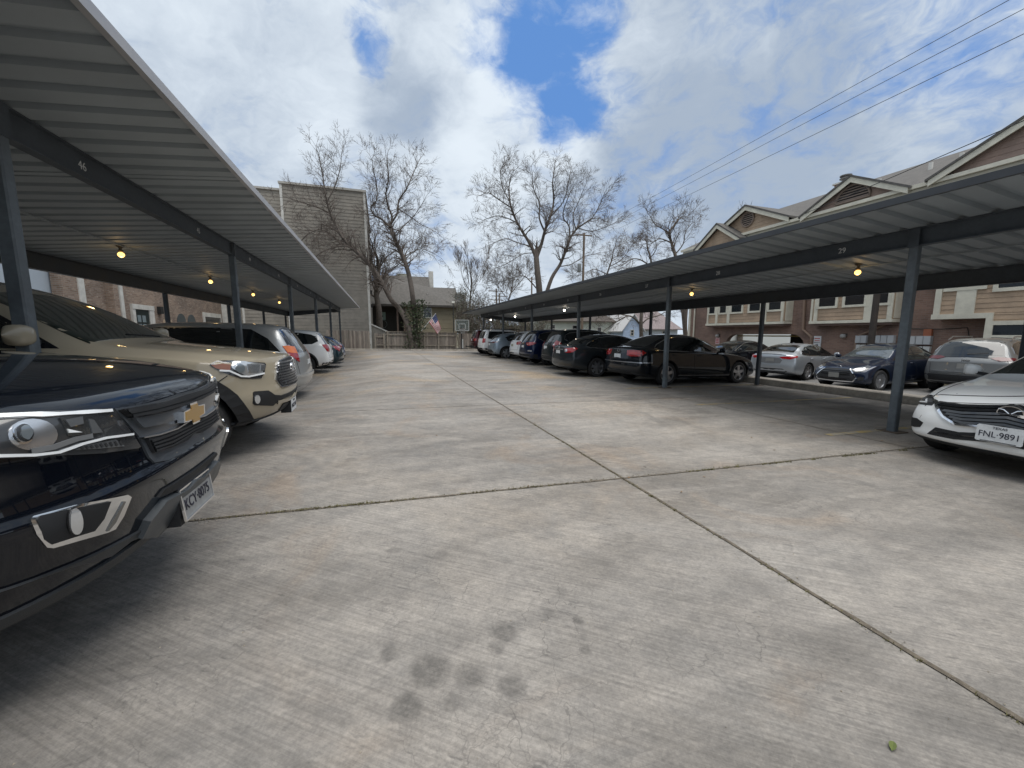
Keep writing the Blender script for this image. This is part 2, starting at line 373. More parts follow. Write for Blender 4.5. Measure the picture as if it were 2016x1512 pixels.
# joints between slabs: dark crumbly filler with a wandering edge
rj = random.Random(3)
def joint(mb, p, q, w, step=.12, jit=.35):
    p = Vector(p); q = Vector(q); d = q - p; n = max(2, int(d.length / step)); d.normalize(); s = Vector((-d.y, d.x)); L = []
    off = 0
    for i in range(n + 1):
        c = p.lerp(q, i / n); off += rj.uniform(-.002, .002); off *= .9
        a = w / 2 * (1 + rj.uniform(-jit, jit)); b = w / 2 * (1 + rj.uniform(-jit, jit))
        L.append((c + s * (a + off), c - s * (b - off)))
    vs = [(v.x, v.y, gz(v.x, v.y) + .005) for pr in L for v in pr]
    mb.add(vs, [(2 * i, 2 * i + 1, 2 * i + 3, 2 * i + 2) for i in range(n)])
jb = MB(); JX = 2.12
joint(jb, (2.06, -8), (2.12, 3.05), .026); joint(jb, (2.12, 3.05), (2.27, 33.3), .024)
JT = [((-6, 3.30), (2.12, 3.05)), ((2.12, 3.05), (6.5, 2.97)), ((6.5, 2.97), (11, 2.9))]
for a, b_ in JT: joint(jb, a, b_, .024)
for yy in (7.12, 11.2, 15.3, 19.4, 23.5, 27.6, -1.1, -5.2): joint(jb, (-6, yy + .02), (11, yy - .02), .014)
joint(jb, (6.32, -8), (6.42, 33), .016); joint(jb, (-2.2, -8), (-2.1, 33), .014)
struct(jb.build('joint', mat('joint filler', (.125, .105, .080), .95, var=.4, vscale=30, bump=.6, bscale=150)))
# weeds and grit in the joints
wb = MB(); gb = MB()
def weed(x, y, s):
    z = gz(x) + .003
    for k in range(rj.randint(3, 6)):
        a = rj.uniform(0, 6.28); h = s * rj.uniform(.4, 1.1); w = .0028; lean = rj.uniform(.2, .9) * h
        dx, dy = math.cos(a), math.sin(a); bx, by = x + rj.uniform(-.008, .008), y + rj.uniform(-.008, .008)
        wb.add([(bx - dy * w, by + dx * w, z), (bx + dy * w, by - dx * w, z), (bx + dx * lean, by + dy * lean, z + h)], [(0, 1, 2)])
def along(p, q, n, s, bias=None):
    for i in range(n):
        u = rj.random() if bias is None else rj.triangular(0, 1, bias)
        weed(p[0] + (q[0] - p[0]) * u + rj.gauss(0, .005), p[1] + (q[1] - p[1]) * u + rj.gauss(0, .006), s * rj.uniform(.5, 1.2))
for k in range(26):
    u = rj.random(); x = -1.4 + 7.6 * u; y = 3.16 - .03 * (x + 1.5); L_ = rj.uniform(.05, .45)
    along((x, y), (x + L_, y - .03 * L_), int(12 + 60 * L_), .017 * rj.uniform(.6, 1.2))
along((-1.5, 3.16), (6.5, 2.97), 90, .014); along((2.1, 1.5), (2.13, 6.5), 220, .014, .35); along((2.08, .1), (2.1, 1.6), 60, .012)
stuff(wb.build('weeds', mat('weed green', (.13, .12, .05), .8, var=.5, vscale=12)))
for i in range(1500):
    if rj.random() < .75:
        u = rj.random(); x, y = (rj.uniform(-1.5, 6.5), 0); y = 3.12 - .02 * x + rj.gauss(0, .03)
    else: x, y = rj.gauss(2.12, .03), rj.uniform(.2, 7)
    z = gz(x); r = rj.uniform(.0018, .006); a = rj.uniform(0, 3)
    gb.add([(x + r * math.cos(a + k * 2.1), y + r * math.sin(a + k * 2.1), z + .004) for k in range(3)] + [(x, y, z + .004 + r)], [(0, 1, 3), (1, 2, 3), (2, 0, 3)])
for i in range(700):
    x, y = rj.uniform(-2, 6), rj.uniform(.3, 9); z = gz(x); r = rj.uniform(.0015, .005); a = rj.uniform(0, 3)
    gb.add([(x + r * math.cos(a + k * 2.1), y + r * math.sin(a + k * 2.1), z + .001) for k in range(3)] + [(x, y, z + .001 + r)], [(0, 1, 3), (1, 2, 3), (2, 0, 3)])
stuff(gb.build('grit', mat('pale grit', (.34, .30, .24), .9, var=.5, vscale=20)))
lf = MB(); c = at_g(1757, 1472); a = .4
pts = [(-.032, 0), (-.02, .011), (0, .015), (.02, .009), (.034, 0), (.02, -.010), (0, -.014), (-.02, -.010)]
lf.add([(c.x + .7 * (u * math.cos(a) - v * math.sin(a)), c.y + .7 * (u * math.sin(a) + v * math.cos(a)), gz(c.x) + .006 + abs(v) * .5) for u, v in pts] + [(c.x, c.y, gz(c.x) + .004)], [(i, (i + 1) % 8, 8) for i in range(8)])
tag(lf.build('leaf', mat('fresh leaf', (.13, .16, .05), .5)), 'small fallen green leaf lying alone on the bare concrete', 'leaf')
lt = MB(); rl = random.Random(77)
def litter(x, y):
    z = gz(x, y) + .006; a = rl.uniform(0, 6.3); s = rl.uniform(.012, .028); w = s * rl.uniform(.35, .6)
    P = [(s, 0, rl.uniform(0, .008)), (0, w, rl.uniform(0, .012)), (-s, 0, rl.uniform(0, .008)), (0, -w, .001)]
    lt.add([(x + u * math.cos(a) - v * math.sin(a), y + u * math.sin(a) + v * math.cos(a), z + h) for u, v, h in P], [(0, 1, 2, 3)])
for k in range(260):
    m_ = rl.random()
    if m_ < .35: litter(rl.uniform(-4, 10.8), 33.2 - abs(rl.gauss(0, .35)))
    elif m_ < .6: litter(10.85 - abs(rl.gauss(0, .25)), rl.uniform(3, 32))
    elif m_ < .8: litter(rl.gauss(7.3, .4), rl.uniform(2.5, 25))
    else: litter(rl.uniform(-1, 6.5), rl.uniform(2.6, 20))
stuff(lt.build('leaf_litter', mat('dry brown leaves', (.17, .11, .06), .8, var=.4, vscale=9)))
# faded yellow stall lines on the right
yl = MB()
for yy in (3.75, 6.25, 8.78, 11.3, 13.8, 16.3, 18.8, 21.3, 23.8):
    yl.add([(x, yy + s, gz(x) + .0045) for x in (6.0, 10.7) for s in (-.05, .05)], [(0, 2, 3, 1)])
def worn_yellow():
    m = bpy.data.materials.new('worn yellow paint'); m.use_nodes = True; t = NT(m.node_tree); b = t.n['Principled BSDF']
    oc = t.add('ShaderNodeTexCoord').outputs['Object']
    f = t.ramp(t.noise(oc, 5, 6, .7), .38, .62)
    t.l.new(t.mix(f, (.27, .245, .20), (.36, .27, .11)), b.inputs['Base Color']); b.inputs['Roughness'].default_value = .8
    return m
struct(yl.build('road_marking', worn_yellow()))

# ================================================================ CARPORTS
STEEL = mat('slate blue painted steel', (.058, .070, .084), .55, var=.25, vscale=2.5, var2=.25)
POST = mat('weathered blue grey post paint', (.115, .135, .15), .5, var=.3, vscale=2.0, var2=.35)
SHEETM = mat('grey painted roof sheet', (.32, .355, .38), .55, var=.10, vscale=1.2)
EDGE = mat('bare galvanised edge', (.40, .40, .41), .45, var=.15, vscale=2)
EDGED = mat('dark gutter paint', (.05, .055, .062), .5, var=.2, vscale=2)
NUM = mat('white stencil paint', (.62, .63, .63), .7, var=.25, vscale=25)
def corrugated(mb, xa, za, xb, zb, y0, y1, pitch=.3048):
    """trapezoid-rib sheet spanning xa..xb, ribs along X"""
    prof = []; y = y0
    while y < y1 - .01:
        prof += [(y, 0), (y + .185, 0), (y + .205, .045), (y + .285, .045)]; y += pitch
    prof.append((y, 0))
    nx = 2; xs = [xa + (xb - xa) * i / nx for i in range(nx + 1)]; zs = [za + (zb - za) * i / nx for i in range(nx + 1)]
    n = len(prof)
    vs = [(x, yy, z + h) for x, z in zip(xs, zs) for yy, h in prof]; off = len(vs)
    vs += [(x, yy, z + h + .004) for x, z in zip(xs, zs) for yy, h in prof]
    fs = []
    for i in range(nx):
        for k in range(n - 1):
            a = i * n + k; fs.append((a, a + 1, a + n + 1, a + n)); fs.append((off + a, off + a + n, off + a + n + 1, off + a + 1))
    for k in range(n - 1):
        for i in (0, nx):
            a = i * n + k; fs.append((a, off + a, off + a + 1, a + 1))
    return mb.add(vs, fs)
def carport(label, sgn, xf, xr, zft, zrt, xe, over, posts, y0, y1, nums, side):
    """sgn=+1: opens towards -X (right-hand carport); xf/xr front/rear beam lines; zft/zrt beam tops; xe front eave"""
    sl = (zft - zrt) / (xr - xf)                       # fall towards the rear, signed
    zz = lambda x: zft + (xf - x) * sl
    root = thing('carport', label, 'carport', (xf, (y0 + y1) / 2, gz(xf)))
    xb = xr + over * sgn
    rp = corrugated(MB(), xe, zz(xe) + .003, xb, zz(xb) + .003, y0, y1).build('roof_panel', SHEETM, root)
    fb = MB(); hb = .25
    fb.box(xf - .005, xf + .005, y0 + 1.2, y1 - .9, zft - hb + .012, zft - .012)                 # beam web and flanges
    fb.box(xf - .05, xf + .05, y0 + 1.2, y1 - .9, zft - .012, zft); fb.box(xf - .05, xf + .05, y0 + 1.2, y1 - .9, zft - hb, zft - hb + .012)
    fb.build('front_beam', STEEL, root)
    rb = MB(); hr = .31
    rb.box(xr - .005, xr + .005, y0 + 1.2, y1 - .9, zrt - hr + .012, zrt - .012); rb.box(xr - .05, xr + .05, y0 + 1.2, y1 - .9, zrt - .012, zrt); rb.box(xr - .06, xr + .06, y0 + 1.2, y1 - .9, zrt - hr, zrt - hr + .012)
    rb.build('rear_beam', STEEL, root)
    eb = MB()                                            # end girder across the far end
    ye = y1 - .9
    eb.prism([(xf, ye, zft - hb), (xr, ye, zrt - hr), (xr, ye, zrt - .01), (xf, ye, zft - .01)], (0, .002, 0), (0, .055, 0)); fixn(eb.build('end_beam', STEEL, root))
    ed = MB(); ze = zz(xe)
    ed.prism([(xe - sgn * .012, y0, ze - .03), (xe - sgn * .002, y0, ze - .03), (xe - sgn * .002, y0, ze + .052), (xe - sgn * .012, y0, ze + .052)], (0, 0, 0), (0, y1 - y0, 0))
    ed.prism([(xe - sgn * .002, y0, ze - .03), (xe + sgn * .035, y0, ze - .03), (xe + sgn * .035, y0, ze - .022), (xe - sgn * .002, y0, ze - .022)], (0, 0, 0), (0, y1 - y0, 0))
    fixn(ed.build('eave_trim', EDGE if side == 'L' else EDGED, root))
    for yy in posts:
        for x, zt, w in ((xf + sgn * .0, zft - hb, .105), (xr, zrt - hr, .10)):
            z0 = gz(x, yy)
            p = MB(); h = w / 2
            c = .012
            sec = [(x - h + c, yy - h), (x + h - c, yy - h), (x + h, yy - h + c), (x + h, yy + h - c), (x + h - c, yy + h), (x - h + c, yy + h), (x - h, yy + h - c), (x - h, yy - h + c)]
            p.prism([(a, b, z0 + .012) for a, b in sec], (0, 0, 0), (0, 0, zt - z0 - .012))
            po = fixn(p.build('post', POST if x == xf else STEEL, root))
            MB().box(x - .13, x + .13, yy - .13, yy + .13, z0, z0 + .012).build('base_plate', mat('rusty base plate', (.10, .075, .055), .8, var=.4, vscale=14), po)
            if x == xf:   # clip plate bolted over the beam
                MB().box(x - sgn * .066, x - sgn * .052, yy - .06, yy + .06, zft - hb - .012, zft - .005).build('beam_clip', STEEL, po)
    cx_ = xr - sgn * 1.55; zc_ = zz(cx_) - .018
    MB().tube([(cx_, y0 + .5, zc_), (cx_, y1 - 1.2, zc_)], .011, 6).build('conduit', SHEETM, root)
    for k in range(int((y1 - y0) / 7.3)):
        yl_ = y0 + 3.2 + 7.3152 * k
        fixn(MB().prism([(xe + sgn * .02, yl_, zz(xe) - .001), (xb, yl_, zz(xb) - .001), (xb, yl_, zz(xb) - .004), (xe + sgn * .02, yl_, zz(xe) - .004)], (0, 0, 0), (0, .09, 0)).build('sheet_lap', SHEETM, root))
    for tx, yy in nums:
        M = frame_m((xf - sgn * .0065, yy, zft - hb / 2), (0, -1 if sgn > 0 else 1, 0), (0, 0, 1))
        text_mesh(tx, .115, NUM, 'space_number', M, root, .001)
    return root
PR = [3.65 + 5.04 * k for k in range(-3, 6)]
carport('long grey steel carport on the right, above the row of cars parked tail-out', 1, 7.25, 10.6, 2.98, 2.70, 5.98, .75, PR, -12, 30.6, [(str(29 - k), 4.6 + 2.52 * k) for k in range(-5, 10)], 'R')
PL = [4.33 + 5.04 * k for k in range(-3, 6)]
carport('long grey steel carport on the left, roofing the two pickup trucks', -1, -2.8, -6.1, 3.29, 3.0, -1.57, .8, PL, -12, 31.2, [(str(46 - k), 5.28 + 2.6 * k) for k in range(-5, 10)], 'L')

# ---------------------------------------------------------------- lamps under the carports
GLOW = mat('lit lamp glass', (.9, .75, .4), .3, emit=(1.0, .55, .14), estr=1.7)
GLOWW = mat('lit cold lamp glass', (.9, .9, .9), .3, emit=(1.0, .9, .75), estr=8.0)
BRASS = mat('dull lamp metal', (.16, .13, .09), .5, metal=.6)
def roofz(x, left): return 3.29 + (-2.8 - x) * -.088 if left else 3.0 - (x - 7.25) * .0866
def lamp(x, y, left, label, cold=False, pw=.8):
    z = (3.29 - (-2.8 - x) * .0879) if left else (3.0 - (x - 7.25) * .0866)
    root = thing('carport_lamp', label, 'lamp', (x, y, z), 'lit lamps under the carport roofs')
    MB().lathe([(0.001, .002), (.06, .002), (.06, -.02), (.03, -.035), (.02, -.07), (.036, -.08), (.04, -.105), (.001, -.106)], (x, y, z), 'Z', 16).build('socket', BRASS, root, True)
    g = [(0.052 * math.sin(a), -.165 - .048 * math.cos(a)) for a in [k * math.pi / 8 for k in range(9)]]
    MB().lathe(g, (x, y, z), 'Z', 16).build('bulb', GLOWW if cold else GLOW, root, True)
    ld = bpy.data.lights.new('lamp_light', 'POINT'); lo = bpy.data.objects.new('lamp_light', ld); COL.objects.link(lo)
    ld.energy = pw; ld.color = (1, .85, .65) if cold else (1, .68, .32); ld.shadow_soft_size = .05
    lo.location = (x, y, z - .22); setpar(lo, root)
Lx = -4.6
for (px, py), lb in zip([(243, 538), (417, 580), (500, 597), (551, 608)], ['nearest of the lit yellow lamps under the left carport roof', 'second lit yellow lamp along the left carport roof', 'third lit yellow lamp along the left carport, above the silver minivan', 'farthest small lit yellow lamp under the left carport roof']):
    p = at_x(px, py, Lx); lamp(Lx, p.y, True, lb)
for (px, py), lb, cold in zip([(1686, 560), (1361, 590), (1111, 618), (1014, 628), (966, 618)], ['large lit yellow lamp under the right carport beside the nearest front post', 'lit yellow lamp above the bonnet of the black sedan', 'lit white lamp under the right carport above the dark green SUV', 'small lit white lamp under the right carport above the white SUVs', 'bright white lamp at the far end of the right carport'], [0, 0, 1, 1, 1]):
    p = at_x(px, py, 8.9); lamp(8.9, p.y, False, lb, bool(cold))
# ================================================================ CARS
TYRE = mat('tyre rubber', (.018, .018, .019), .85, var=.3, vscale=8)
BLACKP = mat('black plastic trim', (.013, .014, .016), .7, var=.3, vscale=5, bump=.1, bscale=300)
GLOSSB = mat('gloss black trim', (.008, .009, .011), .12, coat=.8)
GLASS = mat('tinted car glass', (.006, .008, .009), .03, coat=1.0, spec=.6)
GLASSG = mat('greenish windscreen glass', (.010, .018, .014), .03, coat=1.0, spec=.6)
CHROME = mat('chrome', (.78, .79, .81), .10, metal=1.0)
SATIN = mat('satin silver trim', (.55, .56, .58), .28, metal=1.0)
ALLOY = mat('alloy rim', (.42, .43, .45), .32, metal=.85)
ALLOYD = mat('dark alloy rim', (.10, .105, .11), .35, metal=.8)
BRAKE = mat('dark wheel well', (.010, .010, .011), .9)
REDL = mat('red lamp lens', (.30, .008, .010), .10, coat=1.0)
REDD = mat('dark red lamp lens', (.10, .006, .010), .10, coat=1.0)
AMBER = mat('amber lamp lens', (.75, .17, .02), .12, coat=1.0)
CLEARL = mat('clear lamp reflector', (.62, .64, .66), .16, metal=.7, coat=1.0)
LAMPD = mat('dark lamp housing', (.035, .037, .04), .18, coat=1.0)
LENS = mat('projector lens', (.22, .25, .27), .04, metal=.4, coat=1.0)
WHITEL = mat('white lamp strip', (.85, .87, .88), .15, coat=1.0)
PLATEW = mat('number plate white', (.62, .64, .65), .4, var=.12, vscale=20)
PLATEK = mat('number plate ink', (.012, .013, .03), .5)
SEAM = mat('panel gap', (.006, .006, .006), .9)
GOLD = mat('gold emblem', (.45, .27, .07), .35, metal=.5, coat=.6)
DKIN = mat('dark car interior', (.012, .012, .012), .9)

def interp(tab, s):
    if s <= tab[0][0]: return tab[0][1]
    for (a, va), (b, vb) in zip(tab[:-1], tab[1:]):
        if s <= b: return va + (vb - va) * (s - a) / (b - a)
    return tab[-1][1]
FR0 = [0, .10, .26, .48, .70, .88, 1.0]
class Car:
    """box-topology body (i along length, j across, k up) subdivided, wheel wells cut out; details are laid on its real surface"""
    def __init__(s, sp):
        s.sp = sp; s.L = sp['L']; s.W = sp['W']; s.h = s.L / 2
        s.root = None; s.make()
    def X(s, d): return s.h - d                      # distance from the nose -> local x
    def make(s):
        sp = s.sp; L = s.L; W2 = s.W / 2
        st = sorted(set([0, L] + [round(a, 3) for k in ('zc', 'zs', 'yr', 'zr') for a, _ in sp[k] if 0 < a < L]))
        ff = sp.get('cf', .26); rr = sp.get('cr', .2)
        st = [a for a in st if a == 0 or a == L or (a > .18 and a < L - .16)]
        out = [st[0]]
        for a in st[1:]:
            g = a - out[-1]
            if g < .07 and a != L: continue
            n = max(1, round(g / .34))
            for k in range(1, n): out.append(out[-1] + g / n)
            out.append(a)
        FR = sp.get('fr', FR0)
        st = out; N = len(st) - 1; K = len(FR) - 1
        xf = sp.get('xf', [.10, .02, 0, .02, .05, .10, .16]); xr = sp.get('xr', [.12, .02, 0, .0, .04, .06, .10])
        ins = sp.get('ins', [.09, .03, .005, .0, .012, .028, .05])
        xf, xr, ins = [[interp(list(zip(FR0, q)), f) for f in FR] if len(q) != len(FR) else q for q in (xf, xr, ins)]
        Wt = sp.get('wt', [(0, .93), (.5, .985), (1.1, 1.0), (L - 1.2, 1.0), (L - .5, .98), (L, .93)])
        V = {}; vs = []
        def top(d, i):
            zs = interp(sp['zs'], d); zc = interp(sp['zc'], d); yr = interp(sp['yr'], d); zr = interp(sp['zr'], d)
            w = W2 * interp(Wt, d); ys = w - ins[K]
            yr = min(yr, ys - .03)
            P = [(ys, zs)]
            P.append((ys + (yr - ys) * .10 - .012, zs + (zr - zs) * .06 + .010))
            P.append((ys + (yr - ys) * .5 + .02 * min(1, (zr - zs) / .3), zs + (zr - zs) * .54))
            P.append((yr, zr)); P.append((yr * .55, zr + (zc - zr) * .78)); P.append((0, zc))
            return P
        def put(i, j, k):
            d = st[i]; w = W2 * interp(Wt, d); zb = interp(sp['zb'], d)
            P = top(d, i); m = j if j <= 5 else 10 - j; sg = 1 if j <= 5 else -1
            yt, zt = P[m]
            if k == K: y, z = yt, zt
            else:
                yb = (w - ins[k]) * (5 - m) / 5
                f = FR[k] ** 1.6 if m else 0
                y = yb + (yt - yb) * f
                if m == 0: y = w - ins[k]
                zref = zt if (i in (0, N)) else P[0][1]
                z = zb + FR[k] * (zref - zb)
            y *= sg
            cf = ff * abs(y / W2) ** sp.get('pw', 2.6) + xf[k]; cr = rr * abs(y / W2) ** 2.6 + xr[k]
            d2 = d + cf * max(0, 1 - d / .9) - cr * max(0, 1 - (L - d) / .8)
            return (s.h - d2, y, z)
        fs = []
        def vid(i, j, k):
            key = (i, j, k)
            if key not in V: V[key] = len(vs); vs.append(put(i, j, k))
            return V[key]
        for i in range(N):
            for j in range(10):
                fs.append((vid(i, j, K), vid(i, j + 1, K), vid(i + 1, j + 1, K), vid(i + 1, j, K)))
                fs.append((vid(i, j, 0), vid(i + 1, j, 0), vid(i + 1, j + 1, 0), vid(i, j + 1, 0)))
            for k in range(K):
                fs.append((vid(i, 0, k), vid(i, 0, k + 1), vid(i + 1, 0, k + 1), vid(i + 1, 0, k)))
                fs.append((vid(i, 10, k), vid(i + 1, 10, k), vid(i + 1, 10, k + 1), vid(i, 10, k + 1)))
        for j in range(10):
            for k in range(K):
                fs.append((vid(0, j, k), vid(0, j + 1, k), vid(0, j + 1, k + 1), vid(0, j, k + 1)))
                fs.append((vid(N, j, k), vid(N, j, k + 1), vid(N, j + 1, k + 1), vid(N, j + 1, k)))
        me = bpy.data.meshes.new('body'); me.from_pydata(vs, [], fs); me.update()
        bm = bmesh.new(); bm.from_mesh(me)
        bmesh.ops.recalc_face_normals(bm, faces=bm.faces)
        cl = bm.edges.layers.float.new('crease_edge')
        inv = {v: k for k, v in V.items()}
        for e in bm.edges:
            a, b = inv[e.verts[0].index], inv[e.verts[1].index]
            if a[2] == K and b[2] == K and a[1] == b[1] and a[1] in (0, 10): e[cl] = sp.get('crease', .35)
            if a[2] == K and b[2] == K and a[1] == b[1] and a[1] in (3, 7): e[cl] = sp.get('rcrease', .25)
            if a[0] == b[0] and a[0] in (0, N) and a[2] == K and b[2] == K: e[cl] = sp.get('fcrease', .3)
        bm.to_mesh(me); bm.free()
        ob = bpy.data.objects.new('tmpbody', me); COL.objects.link(ob)
        md = ob.modifiers.new('s', 'SUBSURF'); md.levels = md.render_levels = sp.get('sub', 2)
        dg = bpy.context.evaluated_depsgraph_get()
        m2 = bpy.data.meshes.new_from_object(ob.evaluated_get(dg))
        ob.modifiers.clear(); ob.data = m2
        s.bvh = BVHTree.FromPolygons([v.co.copy() for v in m2.vertices], [tuple(p.vertices) for p in m2.polygons])
        m2.materials.clear(); m2.materials.append(sp['paint']); m2.materials.append(BRAKE)
        # wheel wells
        r = sp['wr'] + sp.get('gap', .055); cb = MB()
        for d in sp['axles']:
            for sg in (1, -1):
                y0, y1 = sorted((sg * (W2 - .34), sg * (W2 + .15)))
                cb.cyl((s.X(d), y0, sp['wr'] + .01), (s.X(d), y1, sp['wr'] + .01), r, 40)
        co = fixn(cb.build('tmpcut', BRAKE))
        bo = ob.modifiers.new('b', 'BOOLEAN'); bo.operation = 'DIFFERENCE'; bo.object = co; bo.solver = 'EXACT'
        try: bo.material_mode = 'TRANSFER'
        except Exception: pass
        dg = bpy.context.evaluated_depsgraph_get()
        m3 = bpy.data.meshes.new_from_object(ob.evaluated_get(dg))
        bpy.data.objects.remove(ob); bpy.data.objects.remove(co)
        m3.name = 'body'
        m3.polygons.foreach_set('use_smooth', [True] * len(m3.polygons)); m3.set_sharp_from_angle(angle=R(38))
        s.root = bpy.data.objects.new(sp.get('name', 'parked_car'), None); COL.objects.link(s.root); s.root.empty_display_size = .5
        tag(s.root, sp['label'], sp.get('cat', 'car'), sp.get('group'))
        s.body = bpy.data.objects.new('body', m3); COL.objects.link(s.body); setpar(s.body, s.root)
    # ---- surface laying
    def cast(s, o, d):
        h = s.bvh.ray_cast(o, d)
        if h[0] is None:
            h = s.bvh.find_nearest(o + d * 2)
        return h[0], h[1]
    def point(s, mode, u, v):
        """mode: L/R side (u=distance from nose, v=z); F/B front/back (u=y, v=z); T top (u=distance from nose, v=y); A around the nose, Z around the tail (u=angle-arc, v=z)"""
        if mode == 'L': o, d = Vector((s.X(u), 3, v)), Vector((0, -1, 0))
        elif mode == 'R': o, d = Vector((s.X(u), -3, v)), Vector((0, 1, 0))
        elif mode == 'F': o, d = Vector((s.h + 2, u, v)), Vector((-1, 0, 0))
        elif mode == 'B': o, d = Vector((-s.h - 2, u, v)), Vector((1, 0, 0))
        elif mode == 'T': o, d = Vector((s.X(u), v, 4)), Vector((0, 0, -1))
        elif mode == 'A':
            c = Vector((s.h - 1.0, 0, v)); d = -Vector((math.cos(u), math.sin(u), 0)); o = c - d * 3
        elif mode == 'Z':
            c = Vector((-s.h + 1.0, 0, v)); d = -Vector((-math.cos(u), math.sin(u), 0)); o = c - d * 3
        p, n = s.cast(o, d)
        if n.dot(d) > 0: n = -n
        return p, n
    def ang(s, end, pts):
        """(kind, a, z): kind 'y' -> a is y on the end face, 'd' -> a is distance back from that end along the side (sign by sg)"""
        out = []
        for q in pts:
            if q[0] == 'y': out.append((math.atan2(q[1], 1.0), q[2]))
            else:
                sg = 1 if q[1] >= 0 else -1; out.append((math.atan2(sg * (s.W / 2 - .02), 1.0 - abs(q[1])), q[2]))
        return out
    def patch(s, name, mode, poly, m, off=.006, res=.07, thick=.012, parent=None, dish=0.0, smooth=True):
        """a panel with the outline poly laid on the body surface, proud by off, with its edges turned in"""
        # densify the outline
        B = []
        sc_ = 1.0
        for a, b in zip(poly, poly[1:] + poly[:1]):
            a = Vector(a); b = Vector(b); n = max(1, int((b - a).length / res))
            for k in range(n): B.append(a.lerp(b, k / n))
        xs = [p.x for p in B]; ys = [p.y for p in B]
        pts = list(B); nb = len(B)
        x = min(xs) + res * .6
        def inside(px, py):
            c = False
            for (a, b) in zip(B, B[1:] + B[:1]):
                if (a.y > py) != (b.y > py) and px < (b.x - a.x) * (py - a.y) / (b.y - a.y) + a.x: c = not c
            return c
        while x < max(xs):
            y = min(ys) + res * .6
            while y < max(ys):
                if inside(x, y) and min((Vector((x, y)) - q).length for q in B) > res * .35: pts.append(Vector((x, y)))
                y += res
            x += res
        cd_ = geometry.delaunay_2d_cdt([Vector(p) for p in pts], [(i, (i + 1) % nb) for i in range(nb)], [list(range(nb))], 1, 1e-6)
        V2, F2, orig = cd_[0], cd_[2], cd_[3]
        vs = []; low = []
        area = sum(a.x * b.y - b.x * a.y for a, b in zip(B, B[1:] + B[:1]))
        edge_ids = {}
        for i, p in enumerate(V2):
            P, Nn = s.point(mode, p.x, p.y); vs.append(P + Nn * (off)); low.append(P - Nn * thick)
        fs = [tuple(f) for f in F2]
        # boundary edges
        cnt = {}
        for f in fs:
            for a, b in zip(f, f[1:] + f[:1]): cnt[(a, b)] = cnt.get((a, b), 0) + 1
        bd = [(a, b) for (a, b) in cnt if (b, a) not in cnt]
        bi = sorted({i for e in bd for i in e}); mp = {v: len(vs) + k for k, v in enumerate(bi)}
        vs += [low[i] for i in bi]
        fs += [(b, a, mp[a], mp[b]) for a, b in bd]
        mb = MB().add(vs, fs); o = mb.build(name, m, parent if parent is not None else s.root)
        fixn(o); s.face_out(o)
        o.data.polygons.foreach_set('use_smooth', [smooth] * len(o.data.polygons)); o.data.set_sharp_from_angle(angle=R(40))
        return o
    def face_out(s, o):
        """make the panel's faces look away from the body"""
        me = o.data; sgn = 0; c = Vector((0, 0, .7))
        for p in me.polygons: sgn += p.area * (p.normal.dot((p.center - c)))
        if sgn < 0: me.flip_normals()
    def strip(s, name, mode, pts, w, m, off=.003, closed=False, res=.08, parent=None, mb=None, thick=.006):
        B = []
        P = list(pts) + ([pts[0]] if closed else [])
        for a, b in zip(P[:-1], P[1:]):
            a = Vector(a); b = Vector(b); n = max(1, int((b - a).length / res))
            for k in range(n): B.append(a.lerp(b, k / n))
        B.append(Vector(P[-1]))
        own = mb is None; mb = mb or MB(); vs = []
        for i, p in enumerate(B):
            q0 = B[i - 1] if i else (B[-2] if closed else p); q1 = B[i + 1] if i < len(B) - 1 else (B[1] if closed else p)
            t = (q1 - q0); t = t.normalized() if t.length > 1e-9 else Vector((1, 0)); n = Vector((-t.y, t.x))
            for sgn in (1, -1):
                Q, Nn = s.point(mode, *(p + n * (w / 2 * sgn))); vs.append(Q + Nn * off)
            for sgn in (1, -1):
                Q, Nn = s.point(mode, *(p + n * (w / 2 * sgn))); vs.append(Q - Nn * thick)
        fs = []
        for i in range(len(B) - 1):
            a = i * 4; b = a + 4
            fs += [(a, a + 1, b + 1, b), (a + 1, a + 3, b + 3, b + 1), (a + 2, a, b, b + 2)]
        mb.add(vs, fs)
        if own: return s.fin(mb.build(name, m, parent if parent is not None else s.root))
        return mb
    def fin(s, o):
        fixn(o); s.face_out(o); return o
    def both(s, fn):
        for sd_, sg in (('L', 1), ('R', -1)): fn(sd_, sg)
